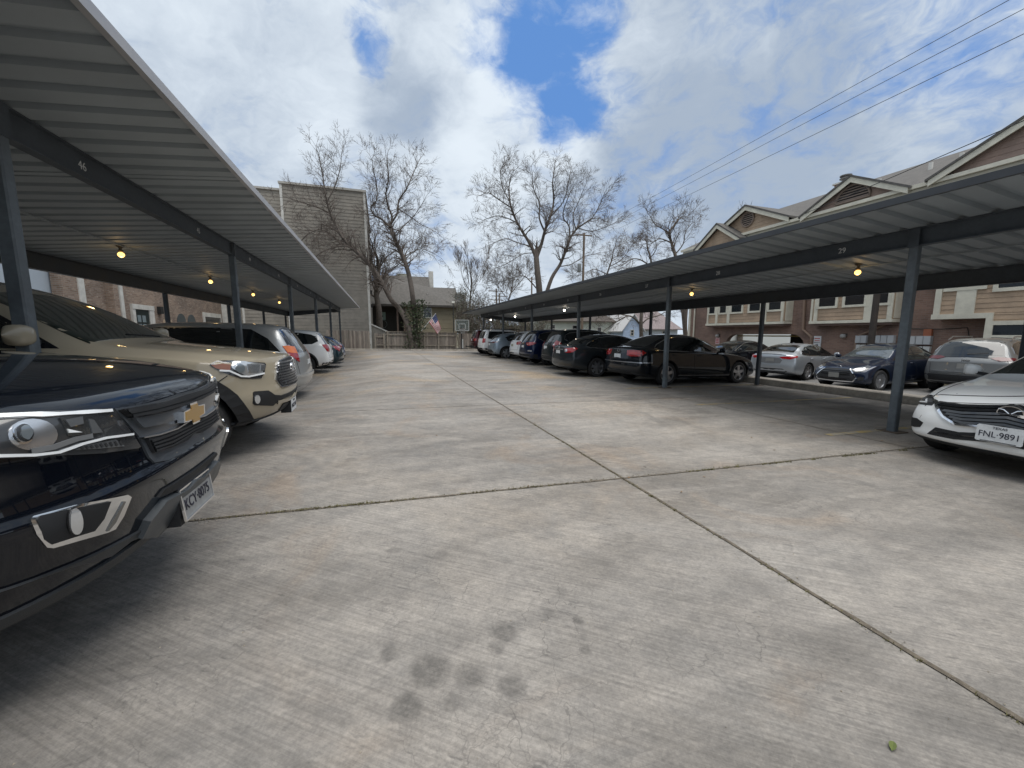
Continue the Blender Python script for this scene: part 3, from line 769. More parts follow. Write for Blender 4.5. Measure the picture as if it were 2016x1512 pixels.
    # ---- parts shared by all cars
    def wheels(s, rim=ALLOY, spokes=5, sw=.07, twin=False, rimr=.70, white=False):
        r = s.sp['wr']; w = s.sp.get('ww', .22)
        pr = [(r * .70, -w / 2 + .012), (r * .80, -w / 2), (r * .93, -w / 2 + .006), (r * .985, -w / 2 + .03), (r, -w * .22), (r, w * .22), (r * .985, w / 2 - .03), (r * .93, w / 2 - .006), (r * .80, w / 2), (r * .70, w / 2 - .012), (r * .68, 0)]
        tm = None
        for d in s.sp['axles']:
            for sg in (1, -1):
                c = Vector((s.X(d), sg * (s.W / 2 - w / 2 - .018), r))
                wm = MB().lathe(pr, (0, 0, 0), 'Y', 36)
                wo = fixn(wm.build('wheel', TYRE, None, True, 30)); wo.location = c
                wo.parent = s.root
                rb = MB(); o = w / 2 - .02
                rb.lathe([(r * .69, -.05), (r * .70, o + .004), (r * .655, o + .004), (r * .63, o - .03), (r * .62, -.02)], (0, 0, 0), 'Y', 36)
                rb.lathe([(.001, o + .006), (r * .13, o + .004), (r * .17, o - .015), (r * .17, 0)], (0, 0, 0), 'Y', 18)
                for k in range(spokes):
                    a = 2 * math.pi * (k + .25) / spokes
                    for da in ((-.17, .17) if twin else (0,)):
                        aa = a + da; ca, sa = math.cos(aa), math.sin(aa); nx, nz = -math.sin(aa), math.cos(aa)
                        r0, r1 = r * .12, r * .66; w0, w1 = sw * .55, sw * (.42 if twin else .62)
                        if twin: nx0 = da * r * .5
                        pl = [(ca * r0 + nx * w0, 0, sa * r0 + nz * w0), (ca * r1 + nx * w1, 0, sa * r1 + nz * w1), (ca * r1 - nx * w1, 0, sa * r1 - nz * w1), (ca * r0 - nx * w0, 0, sa * r0 - nz * w0)]
                        q = [(x, o - .002 if i in (0, 3) else o - .012, z) for i, (x, _, z) in enumerate(pl)]
                        rb.prism(q, (0, 0, 0), (0, -.03, 0))
                ro = fixn(rb.build('rim', rim, None, True, 30)); ro.parent = wo
                kb_ = MB().lathe([(.001, -.03), (r * .62, -.03), (r * .66, -.06)], (0, 0, 0), 'Y', 24)
                kb_.lathe([(.001, -.005), (r * .46, -.005), (r * .46, -.03)], (0, 0, 0), 'Y', 20)
                do = fixn(kb_.build('brake_disc', mat('wheel shadow metal', (.03, .03, .032), .6, metal=.4), None)); do.parent = wo
                if sg < 0: wo.rotation_euler = (0, 0, math.pi)
    def mirror(s, d, z, m=None, size=(.10, .20, .15), base=None):
        m = m or s.sp['paint']
        for sg in (1, -1):
            y = sg * (s.W / 2 + .07)
            mb = MB(); n = 14; rings = []
            for a in range(7):
                t = -1 + 2 * a / 6; e = max(.0, 1 - abs(t) ** 3.2) ** .5; k = max(e, .02)
                for b in range(n):
                    q = 2 * math.pi * b / n; cx_, cz_ = math.cos(q), math.sin(q)
                    f = lambda v: math.copysign(abs(v) ** .7, v)
                    rings.append((s.X(d) + f(cx_) * size[0] * k * .55 + abs(t) * -.03 * 0 - .05 * t * t, y + t * size[1] / 2, z + f(cz_) * size[2] / 2 * k * (1 - .15 * t)))
            fs = [(i * n + j, i * n + (j + 1) % n, (i + 1) * n + (j + 1) % n, (i + 1) * n + j) for i in range(6) for j in range(n)]
            mb.add(rings, fs + [tuple(range(n)), tuple(range(6 * n, 7 * n))])
            o = fixn(mb.build('mirror', m, s.root, True, 60))
            MB().bar((s.X(d) - .02, sg * (s.W / 2 - .10), z - .06), (s.X(d), y, z - .03), .05, .04).build('mirror_arm', BLACKP, o)
    def plate(s, end, y, z, txt=None, w=.305, h=.152, tilt=0.0, off=.012, state=None, m=None):
        p, n = s.point(end, y, z); sg = 1 if end == 'F' else -1
        right = Vector((0, sg, 0)); up = Vector((-sg * math.sin(tilt), 0, math.cos(tilt)))
        o = Vector((p.x + sg * off, y, z)); M = frame_m(o, right, up)
        mb = MB(); c = .012
        sec = [(-w / 2 + c, -h / 2), (w / 2 - c, -h / 2), (w / 2, -h / 2 + c), (w / 2, h / 2 - c), (w / 2 - c, h / 2), (-w / 2 + c, h / 2), (-w / 2, h / 2 - c), (-w / 2, -h / 2 + c)]
        mb.prism([M @ Vector((a, b, 0)) for a, b in sec], M.to_3x3() @ Vector((0, 0, -.006)), (0, 0, 0))
        po = fixn(mb.build('number_plate', m or PLATEW, s.root))
        if txt: text_mesh(txt, .078, PLATEK, 'plate_text', M @ Matrix.Translation((0, -.012, .002)), po, .001, sx=.86)
        if state: text_mesh(state, .028, PLATEK, 'plate_text', M @ Matrix.Translation((0, h / 2 - .022, .002)), po, .001)
        return po
    def glasses(s, ws, rw, sides, m=GLASS, wm=None, frame=None, fm=None):
        if ws: s.patch('windscreen', 'T', ws, wm or m, .004, .09)
        if rw: s.patch('rear_window', rw[0], rw[1], m, .004, .08)
        for sd_, sg in (('L', 1), ('R', -1)):
            for poly in sides:
                o = s.patch('side_window', sd_, poly, m, .004, .08)
            if frame: s.strip('window_trim', sd_, frame, .022, fm or CHROME, .008, closed=True)
    def seams(s, lines):
        """lines: list of (mode, pts); side lines given with mode S are laid on both sides"""
        mb = MB()
        for mode, pts in lines:
            for md in (('L', 'R') if mode == 'S' else (mode,)): s.strip('panel_gap', md, pts, .009, SEAM, .0025, mb=mb, thick=.001)
        return s.fin(mb.build('panel_gap', SEAM, s.root))
    def handles(s, pts, m=None):
        for sg in (1, -1):
            for d, z in pts:
                P, Nn = s.point('L' if sg > 0 else 'R', d, z)
                MB().tube([P + Vector((-.09, -sg * .005, 0)), P + Vector((-.07, sg * .03, 0)), P + Vector((.07, sg * .03, .004)), P + Vector((.09, -sg * .005, .004))], .013, 8).build('door_handle', m or s.sp['paint'], s.root, True, 50)
    def arch_flare(s, m=BLACKP, w=.06, off=.012):
        for d in s.sp['axles']:
            for sd_ in 'LR':
                r = s.sp['wr'] + .05; z0 = s.sp['wr'] + .01
                out = [(d + (r + w) * math.cos(a), z0 + (r + w) * math.sin(a)) for a in [R(-18 + k * 216 / 22) for k in range(23)]]
                inn = [(d + (r + .003) * math.cos(a), z0 + (r + .003) * math.sin(a)) for a in [R(-18 + k * 216 / 22) for k in range(23)]][::-1]
                zb = .2
                out = [(a, max(b, .22)) for a, b in out]; inn = [(a, max(b, .22)) for a, b in inn]
                s.strip('wheel_arch_trim', sd_, [((a[0] + b[0]) / 2, (a[1] + b[1]) / 2) for a, b in zip(out, inn[::-1])], w, m, off)
    def sill(s, z0, z1, d0, d1, m=BLACKP):
        for sd_ in 'LR': s.patch('sill_trim', sd_, [(d0, z0), (d1, z0), (d1, z1), (d0, z1)], m, .006, .12)
    def emblem_ring(s, end, y, z, rx, rz, m=CHROME, w=.012):
        """an oval ring badge standing proud of the panel"""
        p, n = s.point(end, y, z); sg = 1 if end == 'F' else -1
        mb = MB()
        ps = [(p.x + sg * .014, y + rx * math.cos(a), z + rz * math.sin(a)) for a in [2 * math.pi * k / 24 for k in range(25)]]
        mb.tube(ps, w / 2, 6)
        return mb.build('emblem', m, s.root, True, 60), p.x + sg * .014
    def px(s, M, pts, z=None):
        """read photo points off the real body standing at M; (px,py) or ('c',px,py) for a point on the centre line -> (angle, height)"""
        Mi = M.inverted(); o = Mi @ Vector((0, 0, 1.5)); out = []
        for q in pts:
            if q[0] == 'c':
                d = Mi.to_3x3() @ ray(q[1], q[2]); t = -o.y / d.y; out.append((0.0, (o + d * t).z)); continue
            d = (Mi.to_3x3() @ ray(*q)).normalized(); h = s.bvh.ray_cast(o, d)
            p = h[0] if h[0] is not None else s.bvh.find_nearest(o + d * (-o).length)[0]
            out.append((math.atan2(p.y, p.x - (s.h - 1.0)), p.z))
        return out
    def place(s, x, y, heading, tilt=None):
        """heading: degrees the nose points, 0=+X; the car stands on the sloping lot"""
        r = s.root
        z = gz(x, y) if x < 10.9 else rz_(x)
        sl = (-GS if x < 10.9 else -.003)
        fx = math.cos(R(heading)); fy = math.sin(R(heading))
        fwd = Vector((fx, fy, sl * fx)).normalized(); up = Vector((-sl, 0, 1)).normalized(); left = up.cross(fwd).normalized(); up = fwd.cross(left)
        M = Matrix((fwd, left, up)).transposed().to_4x4(); M.translation = (x, y, z)
        r.rotation_mode = 'XYZ'; r.location = M.to_translation(); r.rotation_euler = M.to_euler()
# ================================================================ CAR SHAPES (distance from the nose, height)
def scale_spec(sp, L, W, H):
    kl, kw, kh = L / sp['L'], W / sp['W'], H / sp['H']
    o = dict(sp)
    for k in ('zc', 'zs', 'zr', 'zb'): o[k] = [(a * kl, b * kh) for a, b in sp[k]]
    o['yr'] = [(a * kl, b * kw) for a, b in sp['yr']]
    o['axles'] = tuple(a * kl for a in sp['axles']); o['L'], o['W'], o['H'] = L, W, H
    for k in ('ws', 'rwT'):
        if k in sp: o[k] = [(a * kl, b * kw) for a, b in sp[k]]
    if 'rwB' in sp: o['rwB'] = [(a * kw, b * kh) for a, b in sp['rwB']]
    o['sw'] = [[(a * kl, b * kh) for a, b in p] for p in sp['sw']]
    for k in ('dlo',):
        if k in sp: o[k] = [(a * kl, b * kh) for a, b in sp[k]]
    o['mir'] = (sp['mir'][0] * kl, sp['mir'][1] * kh)
    o['hd'] = [(a * kl, b * kh) for a, b in sp['hd']]
    o['gaps'] = [(m, [(a * kl, b * (kh if m in ('S',) else kw)) for a, b in p]) if m != 'B' else (m, [(a * kw, b * kh) for a, b in p]) for m, p in sp['gaps']]
    o['wr'] = sp['wr'] * kh ** .5
    return o
SEDAN = dict(L=4.87, W=1.835, H=1.487, wr=.33, axles=(.95, 3.75),
    zc=[(0, .70), (.2, .78), (.5, .835), (1.0, .91), (1.42, .965), (1.85, 1.20), (2.25, 1.405), (2.6, 1.47), (3.1, 1.487), (3.5, 1.455), (3.9, 1.335), (4.25, 1.17), (4.45, 1.10), (4.7, 1.085), (4.87, 1.05)],
    zs=[(0, .66), (.2, .735), (.5, .785), (1.0, .85), (1.42, .885), (2.2, .915), (3.2, .945), (4.0, .98), (4.45, 1.005), (4.87, .98)],
    yr=[(0, .60), (1.0, .66), (1.42, .72), (1.85, .65), (2.25, .585), (3.1, .57), (3.9, .56), (4.25, .60), (4.45, .66), (4.87, .62)],
    zr=[(0, .69), (.2, .77), (.5, .822), (1.0, .895), (1.42, .94), (1.85, 1.165), (2.25, 1.36), (2.6, 1.43), (3.1, 1.445), (3.5, 1.405), (3.9, 1.285), (4.25, 1.13), (4.45, 1.085), (4.7, 1.07), (4.87, 1.035)],
    zb=[(0, .22), (.6, .19), (4.2, .2), (4.87, .30)],
    ws=[(1.50, .70), (1.50, -.70), (2.25, -.55), (2.25, .55)], rwT=[(3.68, .51), (3.68, -.51), (4.38, -.60), (4.38, .60)],
    sw=[[(1.72, .985), (2.40, 1.31), (2.76, 1.375), (2.76, .985)], [(2.82, .985), (2.82, 1.378), (3.25, 1.37), (3.58, 1.315), (3.58, 1.0)], [(3.63, 1.005), (3.63, 1.30), (3.98, 1.15), (4.10, 1.07), (4.0, 1.03)]],
    dlo=[(1.62, .955), (2.40, 1.33), (2.76, 1.392), (3.25, 1.388), (3.62, 1.325), (4.02, 1.16), (4.16, 1.06), (4.02, 1.0), (2.79, .96)],
    mir=(1.78, 1.02), hd=[(2.58, .86), (3.52, .89)],
    gaps=[('S', [(1.50, .28), (1.45, .60), (1.50, .90)]), ('S', [(2.79, .30), (2.79, .97)]), ('S', [(2.79, .30), (1.50, .28)]), ('S', [(2.79, .30), (3.35, .33), (3.52, .62), (3.68, .72), (3.70, .98)]), ('T', [(.12, .70), (.6, .74), (1.35, .76)]), ('T', [(.12, -.70), (.6, -.74), (1.35, -.76)]), ('T', [(4.42, .64), (4.42, -.64)])])
SUV = dict(L=4.65, W=1.84, H=1.68, wr=.36, axles=(.92, 3.62),
    zc=[(0, .88), (.18, .98), (.5, 1.03), (1.0, 1.08), (1.32, 1.12), (1.7, 1.36), (2.05, 1.57), (2.4, 1.655), (2.9, 1.68), (3.6, 1.665), (4.05, 1.62), (4.25, 1.57), (4.42, 1.30), (4.54, 1.08), (4.65, 1.0)],
    zs=[(0, .82), (.18, .90), (.5, .95), (1.0, 1.0), (1.32, 1.02), (2.2, 1.04), (3.2, 1.06), (4.0, 1.10), (4.3, 1.11), (4.54, 1.05), (4.65, .98)],
    yr=[(0, .60), (1.0, .66), (1.32, .72), (1.7, .67), (2.05, .61), (2.9, .60), (3.6, .59), (4.05, .58), (4.25, .58), (4.42, .64), (4.54, .70), (4.65, .66)],
    zr=[(0, .87), (.18, .965), (.5, 1.015), (1.0, 1.06), (1.32, 1.09), (1.7, 1.32), (2.05, 1.52), (2.4, 1.605), (2.9, 1.63), (3.6, 1.61), (4.05, 1.56), (4.25, 1.50), (4.42, 1.26), (4.54, 1.07), (4.65, .99)],
    zb=[(0, .26), (.6, .22), (4.0, .24), (4.65, .34)],
    ws=[(1.38, .70), (1.38, -.70), (2.05, -.57), (2.05, .57)], rwB=[(.55, 1.53), (-.55, 1.53), (-.66, 1.12), (.66, 1.12)],
    sw=[[(1.62, 1.10), (2.2, 1.47), (2.48, 1.53), (2.48, 1.10)], [(2.54, 1.10), (2.54, 1.535), (3.0, 1.545), (3.36, 1.53), (3.36, 1.11)], [(3.42, 1.12), (3.42, 1.525), (3.85, 1.47), (4.02, 1.40), (4.10, 1.24), (3.9, 1.16)]],
    dlo=[(1.52, 1.07), (2.2, 1.49), (2.5, 1.55), (3.0, 1.565), (3.42, 1.55), (3.86, 1.49), (4.06, 1.41), (4.14, 1.24), (3.92, 1.13), (2.5, 1.075)],
    mir=(1.66, 1.14), hd=[(2.36, .96), (3.3, .98)],
    gaps=[('S', [(1.40, .34), (1.36, .70), (1.42, 1.03)]), ('S', [(2.51, .36), (2.51, 1.09)]), ('S', [(2.51, .36), (1.40, .34)]), ('S', [(2.51, .36), (3.15, .40), (3.34, .72), (3.42, .82), (3.42, 1.09)]), ('B', [(-.70, .62), (-.74, 1.0), (-.66, 1.12)]), ('B', [(.70, .62), (.74, 1.0), (.66, 1.12)]), ('B', [(-.70, .62), (.70, .62)])], xr=[.10, .02, 0, .0, .03, .05, .06], cr=.2)
BOXY = dict(SUV, L=4.5, W=1.85, H=1.80, wr=.37, axles=(.85, 3.5),
    zc=[(0, .98), (.12, 1.07), (.5, 1.10), (1.0, 1.13), (1.3, 1.15), (1.65, 1.42), (1.95, 1.66), (2.3, 1.755), (2.9, 1.80), (3.6, 1.80), (4.1, 1.78), (4.24, 1.74), (4.33, 1.50), (4.42, 1.12), (4.5, 1.06)],
    zs=[(0, .93), (.12, 1.01), (.5, 1.04), (1.0, 1.06), (1.3, 1.08), (2.2, 1.09), (3.2, 1.10), (4.0, 1.12), (4.24, 1.13), (4.42, 1.09), (4.5, 1.05)],
    yr=[(0, .66), (1.0, .70), (1.3, .75), (1.65, .72), (1.95, .68), (2.9, .67), (3.6, .67), (4.1, .67), (4.24, .67), (4.33, .70), (4.42, .76), (4.5, .74)],
    zr=[(0, .97), (.12, 1.06), (.5, 1.09), (1.0, 1.115), (1.3, 1.13), (1.65, 1.38), (1.95, 1.61), (2.3, 1.71), (2.9, 1.755), (3.6, 1.755), (4.1, 1.73), (4.24, 1.68), (4.33, 1.46), (4.42, 1.11), (4.5, 1.055)],
    zb=[(0, .34), (.6, .30), (4.0, .32), (4.5, .40)],
    ws=[(1.36, .74), (1.36, -.74), (1.95, -.64), (1.95, .64)], rwB=[(.60, 1.66), (-.60, 1.66), (-.68, 1.18), (.68, 1.18)],
    sw=[[(1.56, 1.16), (2.0, 1.54), (2.3, 1.62), (2.3, 1.16)], [(2.37, 1.16), (2.37, 1.625), (3.1, 1.64), (3.1, 1.17)], [(3.24, 1.18), (3.24, 1.64), (4.0, 1.63), (4.08, 1.24), (4.0, 1.18)]],
    dlo=[(1.48, 1.13), (2.0, 1.57), (2.3, 1.64), (3.1, 1.66), (4.02, 1.65), (4.12, 1.2), (4.0, 1.15)], mir=(1.6, 1.2), hd=[(2.2, 1.02), (3.0, 1.03)], crease=.6, rcrease=.5,
    gaps=[('S', [(1.40, .40), (1.36, .80), (1.42, 1.09)]), ('S', [(2.34, .42), (2.34, 1.15)]), ('S', [(2.34, .42), (1.40, .40)]), ('S', [(2.34, .42), (2.95, .46), (3.12, .85), (3.17, 1.1)]), ('B', [(-.74, .66), (-.76, 1.62)]), ('B', [(.74, .66), (.76, 1.62)]), ('B', [(-.74, .66), (.74, .66)])], xr=[.10, .02, 0, .0, .01, .02, .03], cr=.10)
VAN = dict(SUV, L=5.13, W=1.96, H=1.75, wr=.345, axles=(.97, 3.97),
    zc=[(0, .84), (.2, .95), (.5, 1.0), (.9, 1.07), (1.15, 1.13), (1.55, 1.40), (1.95, 1.62), (2.4, 1.72), (3.0, 1.75), (4.0, 1.745), (4.55, 1.715), (4.74, 1.66), (4.90, 1.38), (5.03, 1.10), (5.13, 1.02)],
    zs=[(0, .78), (.2, .88), (.5, .93), (.9, .98), (1.15, 1.0), (2.2, 1.02), (3.2, 1.03), (4.2, 1.05), (4.7, 1.06), (5.03, 1.04), (5.13, 1.0)],
    yr=[(0, .64), (.9, .70), (1.15, .76), (1.55, .74), (1.95, .70), (3.0, .69), (4.0, .68), (4.55, .66), (4.74, .65), (4.90, .70), (5.03, .76), (5.13, .72)],
    zr=[(0, .83), (.2, .935), (.5, .985), (.9, 1.05), (1.15, 1.10), (1.55, 1.36), (1.95, 1.57), (2.4, 1.67), (3.0, 1.70), (4.0, 1.69), (4.55, 1.65), (4.74, 1.58), (4.90, 1.33), (5.03, 1.09), (5.13, 1.01)],
    zb=[(0, .22), (.6, .2), (4.5, .22), (5.13, .30)],
    ws=[(1.22, .76), (1.22, -.76), (1.95, -.66), (1.95, .66)], rwB=[(.58, 1.60), (-.58, 1.60), (-.70, 1.10), (.70, 1.10)],
    sw=[[(1.45, 1.06), (2.0, 1.50), (2.42, 1.58), (2.42, 1.06)], [(2.48, 1.06), (2.48, 1.585), (3.5, 1.60), (3.5, 1.07)], [(3.56, 1.07), (3.56, 1.60), (4.1, 1.58), (4.40, 1.40), (4.68, 1.09)]],
    dlo=[(1.36, 1.03), (2.0, 1.53), (2.45, 1.605), (3.5, 1.625), (4.12, 1.60), (4.44, 1.41), (4.74, 1.06)], mir=(1.5, 1.1), hd=[(2.3, .92), (2.62, .92)],
    gaps=[('S', [(1.30, .30), (1.24, .66), (1.30, 1.0)]), ('S', [(2.45, .32), (2.45, 1.05)]), ('S', [(2.45, .32), (1.30, .30)]), ('S', [(2.45, .32), (3.5, .34), (3.53, 1.05)]), ('S', [(3.55, 1.0), (4.95, 1.0)]), ('B', [(-.74, .58), (-.78, 1.02), (-.7, 1.1)]), ('B', [(.74, .58), (.78, 1.02), (.7, 1.1)]), ('B', [(-.74, .58), (.74, .58)])])
HATCH = dict(SUV, L=4.3, W=1.775, H=1.55, wr=.335, axles=(.9, 3.45),
    zc=[(0, .78), (.18, .87), (.5, .93), (.9, .98), (1.2, 1.02), (1.6, 1.26), (1.95, 1.45), (2.3, 1.53), (2.7, 1.55), (3.2, 1.52), (3.6, 1.45), (3.85, 1.38), (4.05, 1.18), (4.18, 1.03), (4.3, .97)],
    zs=[(0, .73), (.18, .81), (.5, .86), (.9, .90), (1.2, .92), (2.0, .95), (3.0, 1.0), (3.6, 1.05), (3.9, 1.07), (4.18, 1.02), (4.3, .95)],
    yr=[(0, .58), (.9, .64), (1.2, .69), (1.6, .63), (1.95, .57), (2.7, .56), (3.2, .54), (3.6, .52), (3.85, .52), (4.05, .60), (4.18, .66), (4.3, .62)],
    zr=[(0, .77), (.18, .855), (.5, .915), (.9, .96), (1.2, .99), (1.6, 1.22), (1.95, 1.41), (2.3, 1.485), (2.7, 1.505), (3.2, 1.475), (3.6, 1.40), (3.85, 1.32), (4.05, 1.15), (4.18, 1.02), (4.3, .96)],
    ws=[(1.26, .67), (1.26, -.67), (1.95, -.53), (1.95, .53)], rwB=[(.50, 1.34), (-.50, 1.34), (-.60, 1.08), (.60, 1.08)],
    sw=[[(1.5, 1.0), (2.05, 1.34), (2.32, 1.41), (2.32, 1.01)], [(2.38, 1.01), (2.38, 1.415), (2.8, 1.425), (3.15, 1.38), (3.42, 1.24), (3.30, 1.06)]],
    dlo=[(1.42, .98), (2.05, 1.36), (2.34, 1.425), (2.8, 1.442), (3.18, 1.395), (3.5, 1.25), (3.34, 1.045), (2.35, .985)], mir=(1.55, 1.05), hd=[(2.2, .88), (3.1, 1.2)],
    gaps=[('S', [(1.30, .32), (1.26, .66), (1.32, .94)]), ('S', [(2.35, .34), (2.35, 1.0)]), ('S', [(2.35, .34), (1.30, .32)]), ('S', [(2.35, .34), (2.95, .38), (3.15, .70), (3.3, .8), (3.35, 1.05)]), ('B', [(-.66, .6), (-.70, .98), (-.60, 1.08)]), ('B', [(.66, .6), (.70, .98), (.60, 1.08)])])
TRUCK = dict(L=5.4, W=1.886, H=1.79, wr=.385, axles=(.98, 4.23), ww=.25,
    zc=[(0, 1.02), (.16, 1.105), (.45, 1.14), (.9, 1.175), (1.35, 1.205), (1.5, 1.22), (1.9, 1.46), (2.25, 1.66), (2.6, 1.76), (3.1, 1.79), (3.5, 1.77), (3.62, 1.70), (3.70, 1.28), (3.80, 1.20), (4.6, 1.20), (5.3, 1.20), (5.4, 1.17)],
    zs=[(0, .97), (.16, 1.04), (.45, 1.07), (.9, 1.10), (1.35, 1.115), (2.2, 1.13), (3.5, 1.15), (3.8, 1.16), (5.3, 1.17), (5.4, 1.15)],
    yr=[(0, .60), (.45, .66), (.9, .70), (1.35, .74), (1.5, .76), (1.9, .70), (2.25, .65), (3.1, .64), (3.5, .64), (3.62, .66), (3.70, .74), (3.80, .80), (5.4, .78)],
    zr=[(0, 1.01), (.16, 1.09), (.45, 1.125), (.9, 1.155), (1.35, 1.18), (1.5, 1.19), (1.9, 1.42), (2.25, 1.615), (2.6, 1.71), (3.1, 1.74), (3.5, 1.715), (3.62, 1.64), (3.70, 1.26), (3.80, 1.195), (5.3, 1.195), (5.4, 1.165)],
    zb=[(0, .36), (.3, .30), (.6, .34), (4.8, .40), (5.4, .50)],
    ws=[(1.52, .77), (1.52, -.77), (2.22, -.64), (2.22, .64)], rwT=[(3.61, .5), (3.61, -.5), (3.67, -.5), (3.67, .5)],
    sw=[[(1.76, 1.20), (2.28, 1.55), (2.66, 1.64), (2.66, 1.20)], [(2.73, 1.20), (2.73, 1.65), (3.35, 1.645), (3.5, 1.20)]],
    dlo=[(1.66, 1.17), (2.28, 1.575), (2.7, 1.665), (3.38, 1.66), (3.55, 1.17)], mir=(1.82, 1.27), hd=[(2.5, 1.02), (3.3, 1.03)],
    gaps=[('S', [(1.55, .46), (1.50, .80), (1.56, 1.12)]), ('S', [(2.70, .46), (2.70, 1.19)]), ('S', [(2.70, .46), (1.55, .46)]), ('S', [(2.70, .46), (3.4, .46), (3.55, .8), (3.58, 1.15)]), ('S', [(3.75, .5), (3.75, 1.14)])],
    xf=[.16, .05, 0, .02, .055, .075, .12], cf=.30, crease=.6, rcrease=.75)
def common(c, rim=ALLOY, spokes=5, twin=False, frame=True, fm=None, glass=GLASS, wsm=None, mirm=None, hdm=None, dark_dlo=True):
    sp = c.sp
    c.wheels(rim, spokes, .08, twin)
    if dark_dlo:
        for sd_ in 'LR': c.patch('window_surround', sd_, sp['dlo'], GLOSSB, .002, .10)
    for sd_ in 'LR':
        for poly in sp['sw']: c.patch('side_window', sd_, poly, glass, .006, .10)
    c.patch('windscreen', 'T', sp['ws'], wsm or glass, .004, .10)
    if 'rwB' in sp: c.patch('rear_window', 'B', sp['rwB'], glass, .005, .08)
    else: c.patch('rear_window', 'T', sp['rwT'], glass, .005, .08)
    if frame: 
        for sd_ in 'LR': c.strip('window_trim', sd_, sp['dlo'], .016, fm or CHROME, .009, closed=True)
    c.mirror(*sp['mir'], m=mirm, size=sp.get('mirs', (.10, .20, .15))); c.handles(sp['hd'], hdm); c.seams(sp['gaps'])
    c.strip('wiper', 'T', [(sp['ws'][0][0] + .03, .45), (sp['ws'][0][0] + .07, -.15)], .012, BLACKP, .012); 
def lamp_pair(c, name, end, pts, m, off=.006, res=.06, **kw):
    """mirror-image lamps; pts as for Car.ang, given for the +y side"""
    out = []
    for sg in (1, -1):
        q = c.ang(end, [(k, a * sg, z) for k, a, z in pts])
        out.append(c.patch(name, 'A' if end == 'F' else 'Z', q, m, off, res, **kw))
    return out
def lamp_bits(c, parents, name, end, pts, m, off=.010, res=.05):
    for sg, pr in zip((1, -1), parents):
        c.patch(name, 'A' if end == 'F' else 'Z', c.ang(end, [(k, a * sg, z) for k, a, z in pts]), m, off, res, parent=pr)
def lamp_line(c, parents, name, end, pts, w, m, off=.012, closed=False):
    for sg, pr in zip((1, -1), parents):
        c.strip(name, 'A' if end == 'F' else 'Z', c.ang(end, [(k, a * sg, z) for k, a, z in pts]), w, m, off, closed=closed, parent=pr, res=.04)
def face(c, name, end, pts, m, off=.005, res=.08, parent=None):
    """a panel wrapped round the nose or tail, symmetrical about the middle; pts for the +y side from the middle out and back"""
    L = [(k, a, z) for k, a, z in pts]; Rr = [(k, -a, z) for k, a, z in pts][::-1]
    if pts[0][1] == 0: Rr = Rr[:-1]
    if pts[-1][1] == 0: Rr = Rr[1:]
    return c.patch(name, 'A' if end == 'F' else 'Z', c.ang(end, L + Rr), m, off, res, parent=parent)
def face_line(c, name, end, pts, w, m, off=.012, parent=None, closed=False, sym=True):
    if sym:
        L = [(k, a, z) for k, a, z in pts]; Rr = [(k, -a, z) for k, a, z in pts][::-1]
        if pts[-1][1] == 0: Rr = Rr[1:]
        pts = L + Rr
    return c.strip(name, 'A' if end == 'F' else 'Z', c.ang(end, pts), w, m, off, parent=parent, closed=closed, res=.05)
# ================================================================ THE PARKED CARS
RG = 'cars parked under the right carport'; LG = 'vehicles parked under the left carport'; BG = 'cars parked in the lower lot beside the brick building'
# ---- black sedan, tail towards the lane
sp = scale_spec(SEDAN, 4.87, 1.835, 1.487)
sp.update(paint=paint('black paint', (.006, .007, .009), rough=.3), label='glossy black sedan with a chrome strip along its rear bumper', group=RG)
c = Car(sp); common(c, ALLOY, 5)
tl = lamp_pair(c, 'tail_lamp', 'B', [('y', .40, .99), ('y', .66, 1.0), ('d', .20, .985), ('d', .33, .93), ('d', .12, .83), ('y', .60, .82), ('y', .42, .85)], REDL, .008)
lamp_bits(c, tl, 'painted_glow', 'B', [('y', .50, .945), ('y', .72, .955), ('d', .18, .94), ('d', .12, .89), ('y', .52, .88)], mat('painted glow red lens', (.42, .010, .012), .12, coat=1.0), .011)  # brighter red paints a glow into the lens; it emits nothing
face_line(c, 'bumper_trim', 'B', [('d', .55, .655), ('d', .1, .655), ('y', .5, .655), ('y', 0, .655)], .028, SATIN, .010)
face(c, 'lower_bumper', 'B', [('y', 0, .42), ('y', .55, .42), ('y', .66, .30), ('y', 0, .30)], BLACKP, .006)
c.plate('B', 0, .80, None, off=.006); c.emblem_ring('B', 0, .985, .055, .055, SATIN, .016)
face(c, 'grille', 'F', [('y', 0, .66), ('y', .42, .66), ('y', .45, .60), ('y', 0, .58)], BLACKP)
lamp_pair(c, 'headlamp', 'F', [('y', .45, .66), ('y', .70, .68), ('d', .42, .72), ('d', .36, .66), ('y', .68, .57), ('y', .47, .58)], CLEARL)
for sd_ in 'LR': c.strip('sill_trim', sd_, [(1.35, .27), (3.35, .29)], .022, SATIN, .012)
c.place(8.93, 10.04, 2.6)
# ---- dark grey sedan
sp = scale_spec(SEDAN, 4.81, 1.82, 1.465)
sp.update(paint=paint('charcoal paint', (.028, .030, .031), metal=.5, rough=.38), label='dark grey sedan beside the glossy black sedan, with two-tone tail lamps', group=RG)
c = Car(sp); common(c, ALLOY, 7)
tl = lamp_pair(c, 'tail_lamp', 'B', [('y', .44, .93), ('y', .66, .965), ('d', .22, .985), ('d', .32, .95), ('d', .10, .83), ('y', .60, .80), ('y', .50, .82)], REDL, .008)
lamp_bits(c, tl, 'reversing_lens', 'B', [('y', .47, .91), ('y', .60, .93), ('y', .66, .85), ('y', .56, .815), ('y', .50, .83)], CLEARL, .011)
face_line(c, 'boot_trim', 'B', [('y', .36, .905), ('y', 0, .91)], .03, SATIN, .012)
c.plate('B', 0, .80, None, off=.006); c.emblem_ring('B', 0, .965, .05, .035, SATIN, .014)
